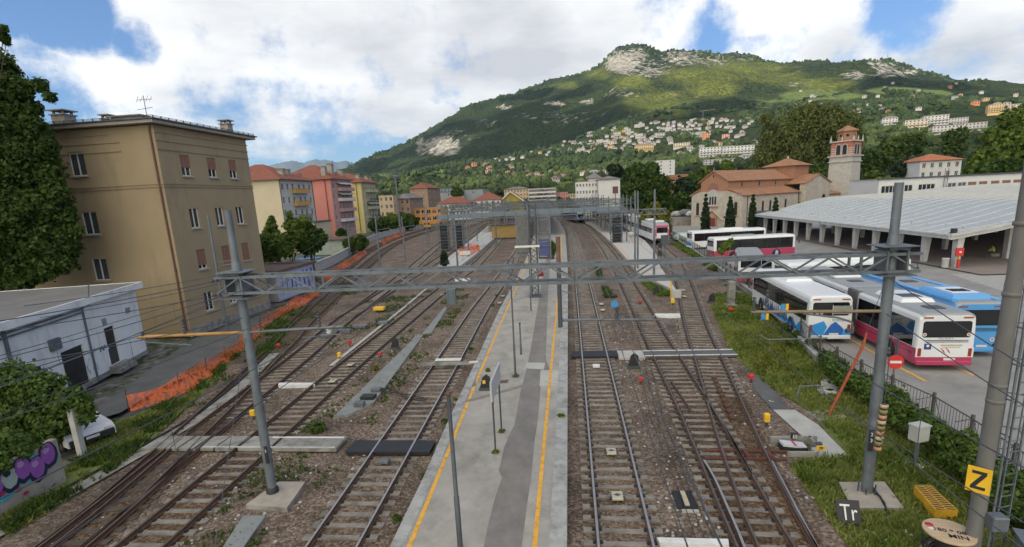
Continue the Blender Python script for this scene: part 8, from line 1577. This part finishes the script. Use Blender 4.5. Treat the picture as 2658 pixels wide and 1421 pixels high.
# larger single buildings of the slope
bigs = [(1620, 384, 'long ochre institute building on the slope', 34, 14, 12, 3, 1, False, 3, 9), (1775, 352, 'orange square house above the terraced flats', 13, 11, 12, 4, 1, True, 4, 3), (1825, 355, 'red square house above the terraced flats', 13, 11, 11, 5, 1, True, 3, 3), (1715, 372, 'white and cream villa with long wing', 30, 12, 8, 1, 2, True, 2, 7), (1800, 400, 'terraced grey-white flats with long balconies left part', 40, 14, 14, 0, 2, True, 5, 10), (1855, 396, 'terraced grey-white flats with long balconies right part', 36, 14, 13, 0, 2, True, 5, 9), (1820, 412, 'low pale row below the terraced flats', 44, 10, 5, 2, 2, True, 2, 10),
        (2235, 322, 'white hipped house left of the hillside flats', 17, 12, 11, 0, 1, False, 3, 5), (2300, 330, 'pale balcony flats with flat roof on the right slope', 22, 13, 12, 1, 2, True, 4, 6), (2348, 320, 'upper balcony flats in the middle of the right slope', 26, 14, 13, 0, 2, True, 4, 7), (2405, 322, 'grey balcony flats at the upper right slope', 24, 14, 13, 2, 2, True, 4, 7), (2375, 348, 'bright white balcony flats lower on the right slope', 26, 13, 12, 0, 0, True, 4, 8), (2440, 342, 'bright white balcony flats right of the others', 24, 13, 12, 0, 0, True, 4, 8), (2500, 290, 'ochre flats by the light green tree', 20, 13, 14, 3, 2, True, 4, 6), (2545, 280, 'cream top floor house at the upper right edge', 20, 12, 10, 1, 2, True, 3, 6), (1230, 440, 'pink farmhouse in the vineyards', 12, 10, 8, 5, 0, False, 2, 3)]
for (x, y, lab, w, d, h, wi, ri, fl_, rw, cl) in bigs:
    p = ray_ground(x, y)
    if p is None: continue
    o = house_mesh('hillside_building', w, d, h, hw_[wi], hr_[ri], fl_, rw, cl); o.location = (p.x, p.y, ground_z(p.x, p.y)); o.rotation_euler = (0, 0, -math.atan2(p.x, p.y)*.7+rn.uniform(-.15, .15)); tag(o, lab, 'building'); occ.append((p.x, p.y, w*.6))
for k, o in enumerate(protos):
    if k not in used: bpy.data.objects.remove(o)
t = thing('tower_crane', 'thin tower crane above the hillside village', 'crane', ray_ground(1768, 312) or (500, 1500, 200)); mb = MB(); l = t.location.copy(); mb.bar(l, l+Z3*34, 1.3, 1.3, M_galvd); mb.build('mast', t); MB().bar(l+Vector((-8, 0, 32)), l+Vector((30, 0, 34)), .5, .6, mat('crane_ochre', (.3, .22, .08), .7, .1)).build('jib', t)
t = thing('radio_mast', 'thin radio mast on the right summit', 'mast', ray_ground(2232, 156) or (1500, 3000, 800)); l = t.location.copy(); MB().tube([l-Z3*8, l+Z3*34], [1.4, .6], M_galvd, 6).build('pole', t)
# woods: tree crowns on the lower slopes and along the crest, one mass
def wood(name, cnt, samp, m, seed, smin, smax):
    rg = np.random.RandomState(seed); V = []; F = []; ico = bpy.data.meshes.new('i'); bm = bmesh.new(); bmesh.ops.create_icosphere(bm, subdivisions=2, radius=1.); bm.to_mesh(ico); bm.free(); iv = np.empty(len(ico.vertices)*3); ico.vertices.foreach_get('co', iv); iv = iv.reshape(-1, 3); fv = np.array([p.vertices[:] for p in ico.polygons]); bpy.data.meshes.remove(ico); k = 0; t_ = 0
    while k < cnt and t_ < cnt*12:
        t_ += 1; q = samp(rg)
        if q is None: continue
        x, y = q
        if any((x-o[0])**2+(y-o[1])**2 < (o[2]*.62)**2 for o in occ): continue
        r = rg.uniform(smin, smax); z = ground_z(x, y); lump = 1+.28*np.sin(iv[:, 0]*4.3+k)*np.sin(iv[:, 1]*5.1+k*2)+rg.normal(size=len(iv))*.11
        V.append(iv*lump[:, None]*np.array([r, r, r*rg.uniform(.8, 1.35)])+np.array([x, y, z+r*.5])); F.append(fv+len(iv)*k); k += 1
    me = bpy.data.meshes.new(name); me.from_pydata(np.concatenate(V).tolist(), [], np.concatenate(F).tolist()); me.materials.append(m); o = bpy.data.objects.new(name, me); C.objects.link(o); return tag(o, kind='stuff')
def cmat(name, a, b):
    m = leaf_mat(name, a, b, .1, .02); nt = m.node_tree; N = nt.nodes; L = nt.links; tc = [x for x in N if x.bl_idname == 'ShaderNodeTexCoord'][0]; nz = N.new('ShaderNodeTexNoise'); nz.inputs['Scale'].default_value = .55; nz.inputs['Detail'].default_value = 5; L.new(tc.outputs['Object'], nz.inputs['Vector']); bp = N.new('ShaderNodeBump'); bp.inputs['Distance'].default_value = 1.6; bp.inputs['Strength'].default_value = 1; L.new(nz.outputs['Fac'], bp.inputs['Height']); L.new(bp.outputs[0], N['Principled BSDF'].inputs['Normal']); return m
def samp_low(rg):
    a = rg.uniform(-.34, .95); r = 430+520*rg.rand()**.9; 
    return (r*math.sin(a), r*math.cos(a)) if fbm(r*math.sin(a)/70, r*math.cos(a)/70, 5.5, 3) > -.12 else None
def samp_mid(rg):
    a = rg.uniform(-.30, .95); r = 950+900*rg.rand(); return (r*math.sin(a), r*math.cos(a)) if fbm(r*math.sin(a)/120, r*math.cos(a)/120, 7.5, 3) > -.05 else None
def samp_crest(rg):
    i = rg.randint(0, len(azs)); a = azs[i]+rg.uniform(-.001, .001); r = rg.uniform(3250, 3560); return (r*math.sin(a), r*math.cos(a))
wood('woodland', 3200, samp_low, cmat('wood_low', (.017, .033, .011), (.062, .088, .022)), 1, 2.6, 5.2); wood('woodland', 3600, samp_mid, cmat('wood_mid', (.012, .026, .010), (.045, .068, .018)), 2, 3.4, 6.6); wood('woodland', 1500, samp_crest, cmat('wood_crest', (.014, .03, .01), (.06, .09, .02)), 3, 4., 8.)
# ------------------------------------------------------------------ clouds that shade the valley floor and parts of the mountain (high above and behind the view)
def cloud_bank(name, targets, zc, seed):
    rg = np.random.RandomState(seed); mb = MB(); m = mat('cloud_white', (.8, .8, .8), 1., .02, .01, spec=0.)
    bm = bmesh.new(); bmesh.ops.create_icosphere(bm, subdivisions=3, radius=1.); iv = [v.co.copy() for v in bm.verts]; fv = [tuple(v.index for v in f.verts) for f in bm.faces]; bm.free()
    for k, (p, r) in enumerate(targets):
        z = zc+rg.uniform(-60, 60); c = Vector(p)+SUNV*((z-p[2])/SUNV.z)
        vs = [c+Vector((v.x*r, v.y*r, v.z*r*.35))*(1+.45*fbm(v.x*1.7+k*3.1, v.y*1.7, v.z*1.7+seed, 4)) for v in iv]; mb.add(vs, fv, m, True)
    return tag(mb.build(name), kind='structure')
rn = random.Random(8); tg = []
for gx_ in range(-4, 6):
    for gy_ in range(-1, 6): tg.append(((gx_*110+rn.uniform(-25, 25)+60, gy_*110+rn.uniform(-25, 25), 0), rn.uniform(95, 130)))
cloud_bank('clouds', tg, 1750, 1)
tg = []
for x, y, r in ((930, 420, 150), (1000, 420, 170), (1060, 370, 190), (1120, 340, 200), (1200, 310, 210), (1180, 380, 190), (1290, 290, 210), (1290, 350, 190), (1390, 300, 190), (1400, 345, 150), (1480, 305, 150), (1330, 245, 170), (1420, 240, 150), (1500, 270, 130), (1060, 420, 120), (1560, 290, 90), (1860, 270, 120), (1930, 265, 120), (1780, 283, 90), (1690, 290, 80), (2230, 205, 120), (2330, 215, 110), (1990, 180, 60)):
    p = ray_ground(x, y, 900.)
    if p is not None: tg.append((tuple(p), r))
cloud_bank('clouds', tg, 1850, 2)
# ------------------------------------------------------------------ air: one box of thin even haze round everything, below the clouds
hz = bpy.data.materials.new('air_haze'); hz.use_nodes = True; nt = hz.node_tree; nt.nodes.clear(); pv = nt.nodes.new('ShaderNodeVolumePrincipled'); pv.inputs['Color'].default_value = (.42, .68, 1., 1); pv.inputs['Density'].default_value = 2.3e-5; pv.inputs['Anisotropy'].default_value = .1
ou = nt.nodes.new('ShaderNodeOutputMaterial'); nt.links.new(pv.outputs[0], ou.inputs['Volume'])
mb = MB(); mb.box((500, 8200, 600), (19500, 17500, 1204), hz); tag(mb.build('haze'), kind='stuff')
